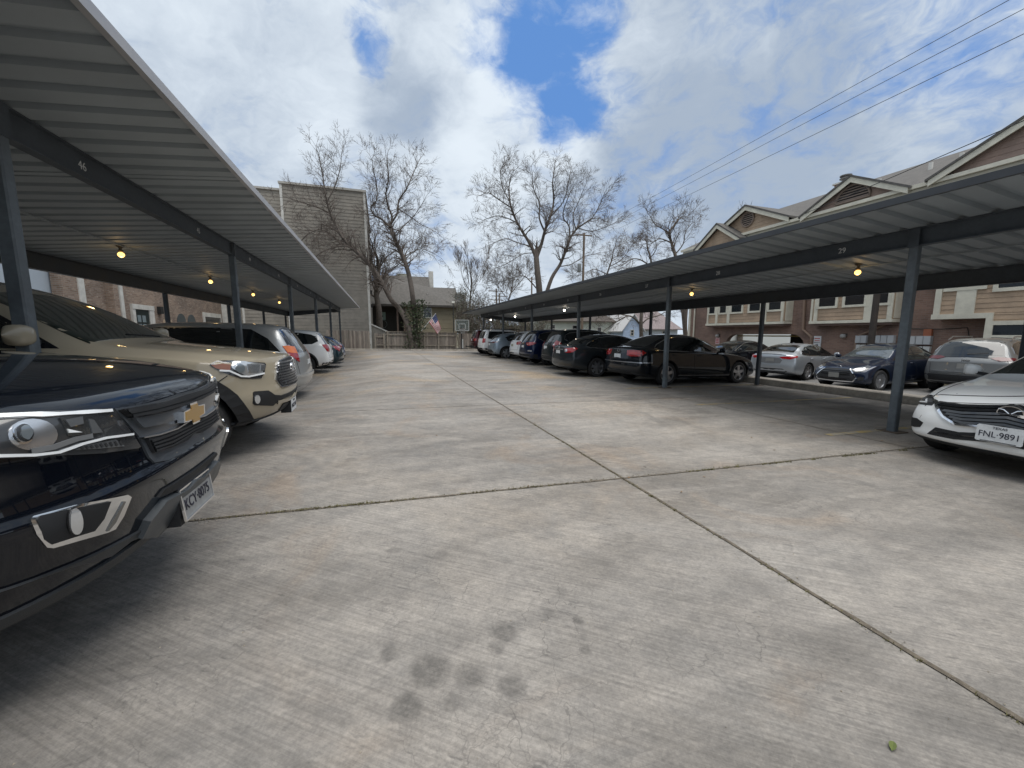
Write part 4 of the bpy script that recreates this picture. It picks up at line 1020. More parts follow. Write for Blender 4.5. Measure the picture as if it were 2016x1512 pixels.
face(c, 'grille', 'F', [('y', 0, .66), ('y', .40, .66), ('y', .40, .58), ('y', 0, .57)], BLACKP)
lamp_pair(c, 'headlamp', 'F', [('y', .45, .66), ('y', .70, .68), ('d', .42, .72), ('d', .36, .66), ('y', .68, .56), ('y', .47, .57)], CLEARL)
c.place(8.15, 12.45, 0)
# ---- dark green-black SUV
sp = scale_spec(SUV, 4.52, 1.82, 1.68)
sp.update(paint=paint('dark green paint', (.016, .021, .021), metal=.4, rough=.38), label='dark greenish black SUV squeezed between the dark grey sedan and a navy SUV', cat='SUV', group=RG)
c = Car(sp); common(c, ALLOY, 6)
tl = lamp_pair(c, 'tail_lamp', 'B', [('y', .62, 1.10), ('y', .72, 1.20), ('d', .16, 1.14), ('d', .34, 1.02), ('d', .12, .96), ('y', .62, .94), ('y', .54, .98)], REDL, .008)
lamp_bits(c, tl, 'reversing_lens', 'B', [('y', .60, 1.04), ('y', .68, 1.06), ('y', .68, 1.0), ('y', .60, .99)], CLEARL, .011)
face(c, 'lower_bumper', 'B', [('y', 0, .56), ('y', .70, .56), ('d', .45, .54), ('d', .45, .36), ('y', 0, .36)], BLACKP, .006, .12)
c.plate('B', .10, .88, None, off=.006); c.emblem_ring('B', 0, 1.04, .05, .04, SATIN, .014)
face(c, 'grille', 'F', [('y', 0, .80), ('y', .42, .80), ('y', .40, .66), ('y', 0, .66)], BLACKP)
lamp_pair(c, 'headlamp', 'F', [('y', .45, .84), ('y', .70, .86), ('d', .40, .90), ('d', .34, .82), ('y', .68, .74), ('y', .47, .76)], CLEARL)
c.place(8.62, 14.95, 0)
# ---- navy SUV
sp = scale_spec(SUV, 4.66, 1.845, 1.69)
sp.update(paint=paint('navy paint', (.006, .014, .045), metal=.4, rough=.32), label='navy blue SUV with wide red tail lamps, left of the dark green SUV', cat='SUV', group=RG)
c = Car(sp); common(c, ALLOYD, 5)
tl = lamp_pair(c, 'tail_lamp', 'B', [('y', .36, 1.02), ('y', .66, 1.06), ('d', .16, 1.08), ('d', .34, 1.04), ('d', .14, .94), ('y', .60, .90), ('y', .46, .93)], REDL, .008)
lamp_bits(c, tl, 'reversing_lens', 'B', [('y', .48, .985), ('y', .62, .99), ('y', .62, .95), ('y', .50, .95)], CLEARL, .011)
face(c, 'lower_bumper', 'B', [('y', 0, .50), ('y', .72, .52), ('d', .45, .52), ('d', .45, .36), ('y', 0, .36)], BLACKP, .006, .12)
lamp_pair(c, 'bumper_reflector', 'B', [('y', .62, .70), ('d', .12, .70), ('d', .12, .64), ('y', .62, .64)], CLEARL, .006)
c.plate('B', 0, .84, None, off=.006); c.emblem_ring('B', 0, 1.02, .06, .03, GOLD, .016)
face(c, 'grille', 'F', [('y', 0, .80), ('y', .42, .80), ('y', .40, .66), ('y', 0, .66)], BLACKP)
lamp_pair(c, 'headlamp', 'F', [('y', .45, .84), ('y', .70, .86), ('d', .40, .90), ('d', .34, .82), ('y', .68, .76), ('y', .47, .78)], CLEARL)
c.place(8.56, 17.45, 0)
# ---- white rounded SUV
WHITE = paint('white paint', (.76, .77, .77), rough=.3)
sp = scale_spec(SUV, 4.65, 1.80, 1.66)
sp.update(paint=WHITE, label='rounded white SUV with bulging red lamps', cat='SUV', group=RG)
c = Car(sp); common(c, ALLOY, 6, frame=False)
lamp_pair(c, 'tail_lamp', 'B', [('y', .56, 1.0), ('y', .66, 1.05), ('d', .16, 1.06), ('d', .36, 1.0), ('d', .16, .90), ('y', .64, .88), ('y', .56, .92)], REDL, .010)
face(c, 'lower_bumper', 'B', [('y', 0, .48), ('y', .70, .46), ('d', .5, .46), ('d', .5, .36), ('y', 0, .36)], BLACKP, .006, .12)
c.plate('B', 0, .82, None, off=.006, m=mat('sandy plate', (.30, .29, .20), .5)); c.emblem_ring('B', 0, 1.02, .05, .05, SATIN, .014)
face(c, 'grille', 'F', [('y', 0, .80), ('y', .42, .80), ('y', .40, .66), ('y', 0, .66)], BLACKP)
lamp_pair(c, 'headlamp', 'F', [('y', .45, .84), ('y', .70, .86), ('d', .40, .90), ('d', .34, .82), ('y', .68, .76), ('y', .47, .78)], CLEARL)
c.place(8.85, 19.95, 0)
# ---- silver-blue hatchback
sp = scale_spec(HATCH, 4.32, 1.79, 1.53)
sp.update(paint=paint('silver blue paint', (.27, .33, .39), metal=.65, rough=.33), label='silver blue hatchback with slim tail lamps, between two white SUVs', group=RG)
c = Car(sp); common(c, ALLOY, 5, True, frame=False)
lamp_pair(c, 'tail_lamp', 'B', [('y', .34, .955), ('y', .60, .985), ('d', .30, 1.0), ('d', .30, .965), ('y', .66, .91), ('y', .40, .92)], REDD, .008)
face(c, 'lower_bumper', 'B', [('y', 0, .52), ('y', .50, .52), ('y', .72, .42), ('d', .3, .34), ('y', 0, .33)], BLACKP, .006, .1)
c.arch_flare(BLACKP, .035, .008); c.plate('B', 0, .80, None, off=.006)
face(c, 'tailgate_band', 'B', [('y', 0, .965), ('y', .34, .955), ('y', .36, .92), ('y', 0, .915)], GLOSSB, .005)
face(c, 'grille', 'F', [('y', 0, .70), ('y', .42, .70), ('y', .35, .50), ('y', 0, .50)], BLACKP)
lamp_pair(c, 'headlamp', 'F', [('y', .45, .72), ('y', .68, .74), ('d', .40, .78), ('d', .34, .74), ('y', .68, .66), ('y', .47, .67)], CLEARL)
c.place(8.15, 22.7, 0)
# ---- boxy white SUV
sp = scale_spec(BOXY, 4.45, 1.81, 1.75)
sp.update(paint=WHITE, label='boxy upright white SUV with a roof rack, next to the dark red SUV', cat='SUV', group=RG)
c = Car(sp); common(c, ALLOY, 5, frame=False)
lamp_pair(c, 'tail_lamp', 'B', [('y', .64, 1.14), ('y', .74, 1.15), ('d', .16, 1.14), ('d', .16, .88), ('y', .74, .86), ('y', .66, .87)], REDL, .010)
face(c, 'lower_bumper', 'B', [('y', 0, .54), ('y', .74, .54), ('d', .3, .52), ('d', .3, .42), ('y', 0, .42)], BLACKP, .008, .12)
c.plate('B', -.1, .94, None, off=.006)
rk = MB()
for sg in (1, -1): rk.tube([(.4, sg * .60, 1.68), (.36, sg * .60, 1.76), (-1.7, sg * .60, 1.77), (-1.75, sg * .60, 1.68)], .02, 8)
rk.build('roof_rack', BLACKP, c.root, True)
face(c, 'grille', 'F', [('y', 0, .94), ('y', .42, .94), ('y', .42, .76), ('y', 0, .76)], BLACKP)
lamp_pair(c, 'headlamp', 'F', [('y', .48, .94), ('y', .74, .95), ('d', .26, .95), ('d', .26, .80), ('y', .72, .78), ('y', .48, .78)], CLEARL)
c.place(8.25, 25.3, 0)
# ---- dark red SUV at the far end
sp = scale_spec(BOXY, 4.5, 1.84, 1.76)
sp.update(paint=paint('dark red paint', (.075, .006, .010), metal=.3, rough=.33), label='dark red SUV at the far end of the right row', cat='SUV', group=RG)
c = Car(sp); common(c, ALLOY, 5, frame=False)
lamp_pair(c, 'tail_lamp', 'B', [('y', .60, 1.10), ('y', .74, 1.12), ('d', .16, 1.10), ('d', .16, .96), ('y', .74, .93), ('y', .60, .94)], REDL, .010)
face(c, 'lower_bumper', 'B', [('y', 0, .60), ('y', .74, .60), ('d', .5, .58), ('d', .5, .42), ('y', 0, .42)], BLACKP, .010, .12)
face_line(c, 'bumper_trim', 'B', [('y', .70, .80), ('y', 0, .80)], .03, SATIN, .010); c.plate('B', 0, 1.0, None, off=.006)
MB().box(-2.62, -2.30, -.03, .03, .50, .56).box(-2.66, -2.60, -.05, .05, .47, .59).build('tow_hitch', BLACKP, c.root)
face(c, 'grille', 'F', [('y', 0, .94), ('y', .42, .94), ('y', .42, .76), ('y', 0, .76)], BLACKP)
lamp_pair(c, 'headlamp', 'F', [('y', .48, .94), ('y', .74, .95), ('d', .26, .95), ('d', .26, .80), ('y', .72, .78), ('y', .48, .78)], CLEARL)
c.place(8.3, 27.9, 0)
# ---- left side: silver minivan, tail out
sp = scale_spec(VAN, 5.13, 1.96, 1.74)
sp.update(paint=paint('silver paint', (.43, .44, .44), metal=.6, rough=.33), label='silver minivan with orange and red tail lamps, parked beyond the tan pickup', cat='minivan', group=LG)
c = Car(sp); common(c, ALLOY, 7, frame=False)
face(c, 'tailgate_surround', 'B', [('y', 0, 1.66), ('y', .60, 1.645), ('d', .28, 1.60), ('d', .18, 1.42), ('d', .13, 1.26), ('y', .70, 1.22), ('y', .68, 1.09), ('y', 0, 1.08)], mat('smoke grey trim', (.03, .031, .033), .4), .003)
c.patch('rear_window', 'B', [(.52, 1.57), (-.52, 1.57), (-.63, 1.13), (.63, 1.13)], GLASS, .010, .08)
tl = lamp_pair(c, 'tail_lamp', 'B', [('y', .70, 1.22), ('d', .13, 1.25), ('d', .30, 1.24), ('d', .18, 1.04), ('y', .90, .92), ('y', .76, .88)], REDL, .012)
lamp_bits(c, tl, 'amber_lens', 'B', [('y', .70, 1.215), ('d', .13, 1.245), ('d', .295, 1.235), ('d', .20, 1.10), ('y', .73, 1.07)], AMBER, .015)
c.plate('B', 0, .84, None, off=.006)
face(c, 'bumper_step', 'B', [('y', 0, .60), ('y', .80, .60), ('d', .25, .62), ('d', .25, .55), ('y', .80, .54), ('y', 0, .54)], sp['paint'], .03, .1)
face(c, 'grille', 'F', [('y', 0, .76), ('y', .42, .76), ('y', .40, .62), ('y', 0, .62)], BLACKP)
lamp_pair(c, 'headlamp', 'F', [('y', .45, .80), ('y', .76, .82), ('d', .42, .86), ('d', .36, .78), ('y', .74, .70), ('y', .47, .72)], CLEARL)
c.place(-4.28, 10.5, 180)
# ---- left side: small white SUV
sp = scale_spec(SUV, 4.26, 1.775, 1.66)
sp.update(paint=WHITE, label='small white SUV with black wheel arches, parked alone beyond the silver minivan', cat='SUV', group=LG)
c = Car(sp); common(c, ALLOY, 5, True, frame=False); c.arch_flare(BLACKP, .06, .012); c.sill(.27, .38, 1.25, 2.95)
lamp_pair(c, 'tail_lamp', 'B', [('y', .56, 1.07), ('y', .70, 1.10), ('d', .24, 1.10), ('d', .22, 1.02), ('d', .06, .84), ('y', .68, .83), ('y', .60, .92)], REDL, .014)
face(c, 'lower_bumper', 'B', [('y', 0, .50), ('y', .60, .50), ('y', .74, .44), ('d', .3, .42), ('d', .3, .33), ('y', 0, .33)], BLACKP, .008, .1)
lamp_pair(c, 'fog_surround', 'B', [('y', .56, .56), ('y', .74, .58), ('y', .74, .46), ('y', .60, .42)], WHITE, .02)
c.plate('B', 0, .80, None, off=.006)
face(c, 'grille', 'F', [('y', 0, .76), ('y', .42, .76), ('y', .40, .62), ('y', 0, .62)], BLACKP)
lamp_pair(c, 'headlamp', 'F', [('y', .45, .80), ('y', .72, .82), ('d', .40, .86), ('d', .34, .78), ('y', .70, .70), ('y', .47, .72)], CLEARL)
c.place(-4.05, 16.9, 183)
# ---- left: dark teal sedan-hatch with wide lamps
sp = scale_spec(HATCH, 4.5, 1.80, 1.42)
sp.update(paint=paint('dark teal paint', (.010, .030, .036), metal=.4, rough=.33), label='dark teal hatchback with a long red tail lamp, just beyond the small white SUV', group=LG)
c = Car(sp); common(c, ALLOYD, 5, frame=False)
lamp_pair(c, 'tail_lamp', 'B', [('y', .30, .95), ('y', .62, .98), ('d', .30, .98), ('d', .16, .84), ('y', .68, .74), ('y', .60, .82), ('y', .30, .90)], REDL, .014)
face(c, 'lower_bumper', 'B', [('y', 0, .42), ('y', .70, .42), ('d', .3, .34), ('y', 0, .32)], BLACKP, .006, .1)
c.plate('B', 0, .72, None, off=.006)
lamp_pair(c, 'headlamp', 'F', [('y', .45, .66), ('y', .68, .68), ('d', .40, .72), ('d', .34, .68), ('y', .68, .58), ('y', .47, .59)], CLEARL)
face(c, 'grille', 'F', [('y', 0, .64), ('y', .42, .64), ('y', .40, .52), ('y', 0, .52)], BLACKP)
c.place(-4.0, 19.3, 180)
# ---- left: blue hatchback
sp = scale_spec(HATCH, 4.25, 1.76, 1.46)
sp.update(paint=paint('mid blue paint', (.05, .10, .22), metal=.4, rough=.33), label='blue hatchback with a pale tailgate spoiler, last car of the left row', group=LG)
c = Car(sp); common(c, ALLOY, 5, frame=False)
lamp_pair(c, 'tail_lamp', 'B', [('y', .48, .93), ('y', .62, .96), ('d', .2, .96), ('d', .16, .84), ('y', .66, .78), ('y', .52, .82)], REDL, .010)
face(c, 'lower_bumper', 'B', [('y', 0, .42), ('y', .70, .42), ('d', .3, .34), ('y', 0, .32)], BLACKP, .006, .1)
c.plate('B', 0, .72, None, off=.006)
lamp_pair(c, 'headlamp', 'F', [('y', .45, .66), ('y', .68, .68), ('d', .40, .72), ('d', .34, .68), ('y', .68, .58), ('y', .47, .59)], CLEARL)
face(c, 'grille', 'F', [('y', 0, .64), ('y', .42, .64), ('y', .40, .52), ('y', 0, .52)], BLACKP)
c.place(-4.05, 22.1, 180)
# ---- lower lot: silver sedan, tail towards us
sp = scale_spec(SEDAN, 4.66, 1.82, 1.41)
sp['zc'] = [(a, b + (.05 if 3.7 < a < 4.3 else 0)) for a, b in sp['zc']]; sp['zr'] = [(a, b + (.05 if 3.7 < a < 4.3 else 0)) for a, b in sp['zr']]
sp.update(paint=paint('bright silver paint', (.42, .45, .48), metal=.65, rough=.33), label='silver fastback sedan with a plate panel painted in shade, tail towards the kerb', group=BG)
c = Car(sp); common(c, ALLOY, 5, True)
lamp_pair(c, 'tail_lamp', 'B', [('y', .34, .90), ('y', .62, .93), ('d', .30, .95), ('d', .30, .90), ('y', .74, .82), ('y', .44, .84)], REDL, .008)
face(c, 'recess_shade_panel', 'B', [('y', 0, .87), ('y', .36, .86), ('y', .46, .78), ('y', .40, .66), ('y', 0, .64)], mat('shadow silver', (.12, .125, .13), .4), .005)  # shade of a recess painted as darker silver on a raised panel
c.plate('B', 0, .76, None, off=.012, m=mat('grey plate', (.25, .25, .24), .5))
face(c, 'lower_bumper', 'B', [('y', 0, .46), ('y', .50, .46), ('y', .70, .36), ('y', .6, .28), ('y', 0, .28)], BLACKP, .008, .1)
face_line(c, 'boot_spoiler', 'B', [('y', .60, .985), ('y', .3, 1.0), ('y', 0, 1.005)], .03, sp['paint'], .03)
MB().prism([(-.55, .02, 1.37), (-.72, .02, 1.36), (-.72, .02, 1.43)], (0, -.04, 0), (0, 0, 0)).build('roof_aerial', sp['paint'], c.root)
lamp_pair(c, 'headlamp', 'F', [('y', .45, .66), ('y', .70, .68), ('d', .42, .72), ('d', .36, .66), ('y', .68, .57), ('y', .47, .58)], CLEARL)
face(c, 'grille', 'F', [('y', 0, .64), ('y', .42, .64), ('y', .40, .52), ('y', 0, .52)], BLACKP)
c.place(16.5, 11.61, 10)
# ---- lower lot: navy sedan, nose towards us
sp = scale_spec(SEDAN, 4.36, 1.70, 1.48)
sp.update(paint=paint('dark navy paint', (.010, .016, .034), metal=.4, rough=.3), label='dark navy sedan nosed up to the kerb, with a big chrome-edged black grille', group=BG)
c = Car(sp); common(c, ALLOY, 10, frame=False, glass=mat('pale reflecting glass', (.012, .016, .018), .02, coat=1.0, spec=.8), wsm=mat('pale windscreen', (.05, .06, .065), .02, coat=1.0, spec=1.0))
gr = face(c, 'grille', 'F', [('y', 0, .68), ('y', .46, .67), ('y', .66, .42), ('y', .56, .30), ('y', 0, .29)], BLACKP, .006)
face_line(c, 'grille_frame', 'F', [('y', .44, .675), ('y', .66, .42), ('y', .56, .30), ('y', 0, .29)], .028, CHROME, .014, gr)
for z in (.62, .56, .50, .36): face_line(c, 'grille_bar', 'F', [('y', .46, z), ('y', 0, z)], .02, GLOSSB, .016, gr)
c.plate('F', 0, .47, None, off=.02, m=mat('grey plate', (.25, .25, .24), .5)); c.emblem_ring('F', 0, .73, .055, .035, CHROME, .012)
hl = lamp_pair(c, 'headlamp', 'F', [('y', .48, .66), ('y', .66, .72), ('d', .40, .80), ('d', .46, .77), ('d', .12, .64), ('y', .64, .58)], LAMPD, .008)
lamp_bits(c, hl, 'lamp_reflector', 'F', [('y', .54, .665), ('y', .68, .70), ('d', .22, .73), ('d', .12, .665), ('y', .62, .62)], CLEARL, .012)
lamp_pair(c, 'fog_scoop', 'F', [('y', .70, .44), ('d', .10, .46), ('d', .10, .36), ('y', .68, .34)], BLACKP, .006)
lamp_pair(c, 'tail_lamp', 'B', [('y', .44, .93), ('y', .66, .965), ('d', .22, .97), ('d', .10, .83), ('y', .60, .80)], REDL, .008)
c.place(15.9, 8.59, 180)
# ---- lower lot: silver SUV, tail towards us
sp = scale_spec(SUV, 4.62, 1.86, 1.69)
sp.update(paint=paint('pale silver paint', (.19, .195, .195), metal=.5, rough=.33), label='silver grey SUV showing its black-edged tailgate beside the navy sedan', cat='SUV', group=BG)
c = Car(sp); common(c, ALLOY, 5)
face(c, 'tailgate_band', 'B', [('y', 0, 1.60), ('y', .50, 1.585), ('y', .62, 1.44), ('y', .74, 1.20), ('d', .30, 1.10), ('y', .80, 1.06), ('y', .60, 1.09), ('y', 0, 1.115)], GLOSSB, .003)
c.patch('rear_window', 'B', [(.50, 1.51), (-.50, 1.51), (-.62, 1.18), (.62, 1.18)], GLASS, .009, .08)
lamp_pair(c, 'tail_lamp', 'B', [('y', .52, 1.10), ('y', .70, 1.14), ('d', .34, 1.12), ('d', .34, 1.06), ('y', .70, 1.03)], REDD, .012)
c.plate('B', 0, .86, None, off=.012, m=mat('grey plate', (.25, .25, .24), .5))
p, n = c.point('B', 0, 1.02); text_mesh('Jeep', .10, GLOSSB, 'tailgate_badge', frame_m((p.x - .012, 0, 1.03), (0, -1, 0), (0, 0, 1)), c.root, .004)
face_line(c, 'tailgate_crease', 'B', [('y', .72, .70), ('y', 0, .70)], .03, sp['paint'], .02)
face(c, 'lower_bumper', 'B', [('y', 0, .60), ('y', .74, .60), ('d', .5, .58), ('d', .5, .36), ('y', 0, .36)], BLACKP, .008, .12)
c.strip('rear_wiper', 'B', [(.02, 1.20), (-.36, 1.24)], .025, BLACKP, .018)
rk = MB()
for sg in (1, -1): rk.tube([(.5, sg * .62, 1.60), (.42, sg * .62, 1.70), (-1.2, sg * .60, 1.70), (-1.5, sg * .60, 1.60)], .018, 8)
rk.build('roof_rack', SATIN, c.root, True)
lamp_pair(c, 'headlamp', 'F', [('y', .45, .84), ('y', .70, .86), ('d', .40, .90), ('d', .34, .82), ('y', .68, .78), ('y', .47, .80)], CLEARL)
face(c, 'grille', 'F', [('y', 0, .84), ('y', .42, .84), ('y', .42, .66), ('y', 0, .66)], BLACKP)
c.place(17.98, 6.79, 8)
# ---- a dark car deep in the lower lot
sp = scale_spec(SEDAN, 4.7, 1.82, 1.46)
sp.update(paint=paint('black paint', (.006, .007, .009)), label='black sedan half hidden in front of the open brick garage', group=BG)
c = Car(sp); common(c, ALLOY, 5)
lamp_pair(c, 'headlamp', 'F', [('y', .45, .66), ('y', .70, .68), ('d', .42, .72), ('d', .36, .66), ('y', .68, .57), ('y', .47, .58)], CLEARL)
lamp_pair(c, 'tail_lamp', 'B', [('y', .44, .93), ('y', .66, .965), ('d', .22, .97), ('d', .10, .83), ('y', .60, .80)], REDL, .008)
face(c, 'grille', 'F', [('y', 0, .64), ('y', .42, .64), ('y', .40, .52), ('y', 0, .52)], BLACKP)
c.place(17.2, 15.6, 180)
# ================================================================ THE THREE NEAR VEHICLES
def placement(x, y, heading):
    z = gz(x); fx = math.cos(R(heading)); fy = math.sin(R(heading))
    fwd = Vector((fx, fy, -GS * fx)).normalized(); up = Vector((GS, 0, 1)).normalized(); left = up.cross(fwd).normalized(); up = fwd.cross(left)
    M = Matrix((fwd, left, up)).transposed().to_4x4(); M.translation = (x, y, z); return M
class Lay:
    """lays panels on a near vehicle from outlines read off enlarged photo regions; every side panel is mirrored to the other side"""
    mk = 1.0
    def __init__(s, c, M, ox, oy, k): s.c, s.M, s.o = c, M, (ox, oy, k)
    def at(s, ox, oy, k): s.o = (ox, oy, k); return s
    def cv(s, pts):
        ox, oy, k = s.o
        return s.c.px(s.M, [(ox + q[0] / k, oy + q[1] / k) if q[0] != 'c' else ('c', ox + q[1] / k, oy + q[2] / k) for q in pts])
    def ell(s, cx, cy, rx, ry, n=20): return [(cx + rx * math.cos(2 * math.pi * i / n), cy + ry * math.sin(2 * math.pi * i / n)) for i in range(n)]
    def pair(s, name, pts, m, off=.006, res=.04, parents=None):
        A = s.cv(pts); out = []
        for i, mir in enumerate((1, -1)):
            out.append(s.c.patch(name, 'A', [(a * (mir if mir > 0 else -s.mk), z) for a, z in A], m, off, res, parent=parents[i] if parents else None))
        return out
    def pline(s, name, pts, w, m, off=.012, parents=None, closed=False):
        A = s.cv(pts); out = []
        for i, mir in enumerate((1, -1)):
            out.append(s.c.strip(name, 'A', [(a * mir, z) for a, z in A], w, m, off, closed=closed, parent=parents[i] if parents else None, res=.03))
        return out
    def sym(s, name, pts, m, off=.005, res=.05, parent=None):
        """pts run from the centre line out and back to it"""
        A = s.cv(pts); B = [(-a, z) for a, z in A if abs(a) > 1e-6][::-1]
        return s.c.patch(name, 'A', A + B, m, off, res, parent=parent)
    def symline(s, name, pts, w, m, off=.012, parent=None):
        """pts run from the side in to the centre line"""
        A = s.cv(pts); B = [(-a, z) for a, z in A if abs(a) > 1e-6][::-1]
        return s.c.strip(name, 'A', A + B, w, m, off, parent=parent, res=.03)
GREYP = mat('satin grey grille plastic', (.06, .068, .078), .28, coat=.5)
BLADE = mat('chrome blade', (.72, .73, .74), .14, metal=1.0)
DGREY = mat('dark grey bumper plastic', (.030, .033, .037), .5, var=.3, vscale=6, bump=.15, bscale=350)
CELLR = mat('reflector cells', (.20, .21, .22), .25, metal=.6)
# ---- dark pickup, nose towards the lane
sp = dict(TRUCK)
sp['zc'] = [(a, b + (.035 if a < 1.6 else 0)) for a, b in sp['zc']]; sp['zr'] = [(a, b + (.03 if a < 1.6 else 0)) for a, b in sp['zr']]; sp['zs'] = [(a, b + (.07 if a == 0 else .035 if a < 1.6 else 0)) for a, b in sp['zs']]; sp['zc'][0] = (0, 1.095); sp['zr'][0] = (0, 1.08)
sp.update(fr=[0, .12, .25, .42, .505, .55, .60, .88, 1.0], xf=[.17, .10, .055, .025, .0, .005, .035, .042, .075], ins=[.10, .04, .015, .0, .0, .004, .02, .03, .055], cf=.36, pw=3.6)
sp.update(paint=paint('blue black paint', (.002, .003, .006), rough=.25), name='pickup_truck', cat='pickup truck', label='blue black pickup truck with a gold cross badge, nearest vehicle on the left', group=LG)
c = Car(sp); M = placement(-3.6, 2.25, 0); common(c, ALLOY, 5)
L = Lay(c, M, 0, 680, 4.447)
hl = L.pair('headlamp', [(-240, 640), (0, 606), (500, 580), (960, 553), (1000, 570), (1110, 720), (1222, 888), (1195, 902), (900, 945), (500, 965), (0, 990), (-240, 1010), (-330, 830)], LAMPD, .006)
L.pair('lamp_bowl', L.ell(270, 785, 215, 135), mat('lamp bowl', (.66, .67, .69), .2, metal=.9, coat=.5), .010, .03, hl)
L.pair('projector_ring', L.ell(165, 780, 92, 88), CHROME, .022, .02, hl)
L.pair('projector_bezel', L.ell(172, 778, 74, 70), LAMPD, .026, .02, hl)
L.pair('projector_lens', L.ell(180, 776, 52, 54), LENS, .032, .02, hl)
L.pair('lamp_reflector', [(505, 640), (700, 612), (800, 640), (870, 770), (720, 785), (575, 795), (540, 720)], mat('smoky reflector', (.10, .105, .11), .15, metal=.7, coat=1), .010, .03, hl)
L.pair('lamp_facet', [(540, 655), (690, 630), (700, 690), (590, 720)], CELLR, .014, .03, hl)
L.pair('lamp_facet', [(560, 735), (690, 765), (575, 770)], WHITEL, .014, .03, hl)
L.pair('lamp_facet', [(745, 650), (790, 660), (865, 765), (780, 775)], CELLR, .014, .03, hl)
L.pline('lamp_strip', [(-200, 665), (0, 638), (500, 610), (955, 575)], .010, WHITEL, .014, hl)
L.pline('lamp_wave', [(-200, 975), (0, 966), (280, 960), (490, 936), (700, 862), (900, 812), (1135, 780)], .0085, WHITEL, .016, hl)
L.pline('lamp_wave_shade', [(250, 930), (450, 890), (650, 820), (780, 795)], .016, mat('grey lamp trim', (.16, .165, .17), .3, coat=.6), .014, hl)
cells = MB(); A = L.cv([(690, 905), (1010, 840), (1065, 882), (700, 915)])
L.pair('turn_lens', [(640, 915), (720, 875), (990, 825), (1070, 885), (860, 905)], CELLR, .010, .03, hl)
for k in range(9): L.pline('lens_rib', [(680 + k * 42, 893 - k * 7), (700 + k * 42, 908 - k * 4)], .006, LAMPD, .014, hl)
# grille group
gs = L.sym('grille_surround', [('c', 1640, 418), (1400, 478), (1150, 535), (985, 556), (1060, 640), (1200, 800), (1290, 985), (1340, 1030), (1450, 1012), (1600, 945), ('c', 1725, 860)], GREYP, .008, .05)
g1 = L.sym('upper_grille', [('c', 1645, 436), (1400, 500), (1150, 552), (1010, 575), (1100, 640), (1300, 600), (1500, 548), ('c', 1650, 505)], BLACKP, .030, .03, gs)
for k in (.35, .7): L.symline('grille_bar', [(1020 + 50 * k, 578 + 36 * k), (1300, 530 + 40 * k), ('c', 1646, 440 + 46 * k)], .009, BLACKP, .036, g1)
L.symline('grille_edge', [(1085, 632), (1300, 588), (1500, 536), ('c', 1650, 510)], .012, BLACKP, .034, gs)
L.sym('grille_crossbar', [('c', 1652, 520), (1450, 575), (1130, 645), (1170, 690), (1215, 725), (1350, 700), (1560, 640), ('c', 1655, 610)], GREYP, .022, .04, gs)
g2 = L.sym('lower_grille', [('c', 1665, 668), (1500, 730), (1245, 818), (1270, 880), (1305, 945), (1450, 905), (1600, 840), ('c', 1690, 775)], BLACKP, .022, .04, gs)
for k in (.2, .45, .7, .93): L.symline('grille_bar', [(1250 + 55 * k, 824 + 116 * k), (1450, 755 + 140 * k), ('c', 1668 + 20 * k, 674 + 96 * k)], .009, BLACKP, .030, g2)
L.symline('grille_trim', [(1200, 815), (1350, 785), (1500, 735), ('c', 1662, 650)], .005, SATIN, .026, gs)
# cross badge
p, n = c.point('F', 0, L.cv([('c', 1655, 592)])[0][1]); bz = p.z; bx = p.x + .036
def cross(sx, sz): return [(-.62 * sx + (.12 * sx), -.42 * sz), (-.30 * sx + .03, -.42 * sz)]
def badge(k):
    a, b, t = .098 * k, .036 * k, .034
    return [(-a, -b * .60), (-t, -b * .72), (-t + .006, -b * 1.25), (t + .010, -b * 1.25), (t + .002, -b * .72), (a - .004, -b * .60), (a, b * .60), (t, b * .72), (t - .006, b * 1.25), (-t - .010, b * 1.25), (-t - .002, b * .72), (-a + .004, b * .60)]
eb = fixn(MB().prism([(bx - .022, y, bz + z) for y, z in badge(1.16)], (0, 0, 0), (.026, 0, 0)).build('emblem', CHROME, c.root))
fixn(MB().prism([(bx + .004, y, bz + z) for y, z in badge(.96)], (0, 0, 0), (.003, 0, 0)).build('emblem_face', GOLD, eb))
# bumper: fog lamp pockets, valance, skid guard
L.at(0, 900, 4.2); L.mk = 1.16
fg = L.pair('fog_surround', [(236, 520), (262, 492), (600, 405), (1030, 308), (1062, 325), (1000, 480), (930, 590), (865, 618), (640, 680), (420, 742), (370, 735), (285, 630)], BLADE, .012, .03)
fi = L.pair('fog_pocket', [(284, 525), (312, 494), (600, 430), (884, 366), (825, 500), (748, 600), (560, 655), (400, 706), (352, 672)], BLACKP, .017, .03, fg)
L.pair('fog_groove_shade', [(985, 362), (1005, 360), (925, 530), (868, 600), (850, 606)], mat('blade shade', (.25, .255, .26), .2, metal=1.0), .016, .03, fg)  # darker chrome paints the shade of a groove; nothing is cut in
L.pair('fog_bezel', L.ell(578, 525, 62, 100), mat('black bezel', (.01, .01, .011), .4), .022, .025, fi)
L.pair('fog_lamp', L.ell(578, 525, 50, 88), CLEARL, .030, .02, fi)
L.mk = 1.0
L.sym('valance', [('c', 1600, 330), (1330, 470), (1180, 640), (1060, 690), (900, 812), (560, 905), (200, 1030), (0, 1095), (-150, 1150), (-150, 1500), (0, 1440), (560, 1200), (1000, 850), ('c', 1560, 470)], DGREY, .012, .07)
L.sym('bumper_guard', [('c', 1660, 170), (1500, 260), (1320, 350), (1180, 520), (1110, 660), (1250, 640), (1380, 500), (1480, 400), ('c', 1640, 300)], mat('grey skid guard', (.055, .062, .068), .42, var=.2, vscale=6), .030, .04)
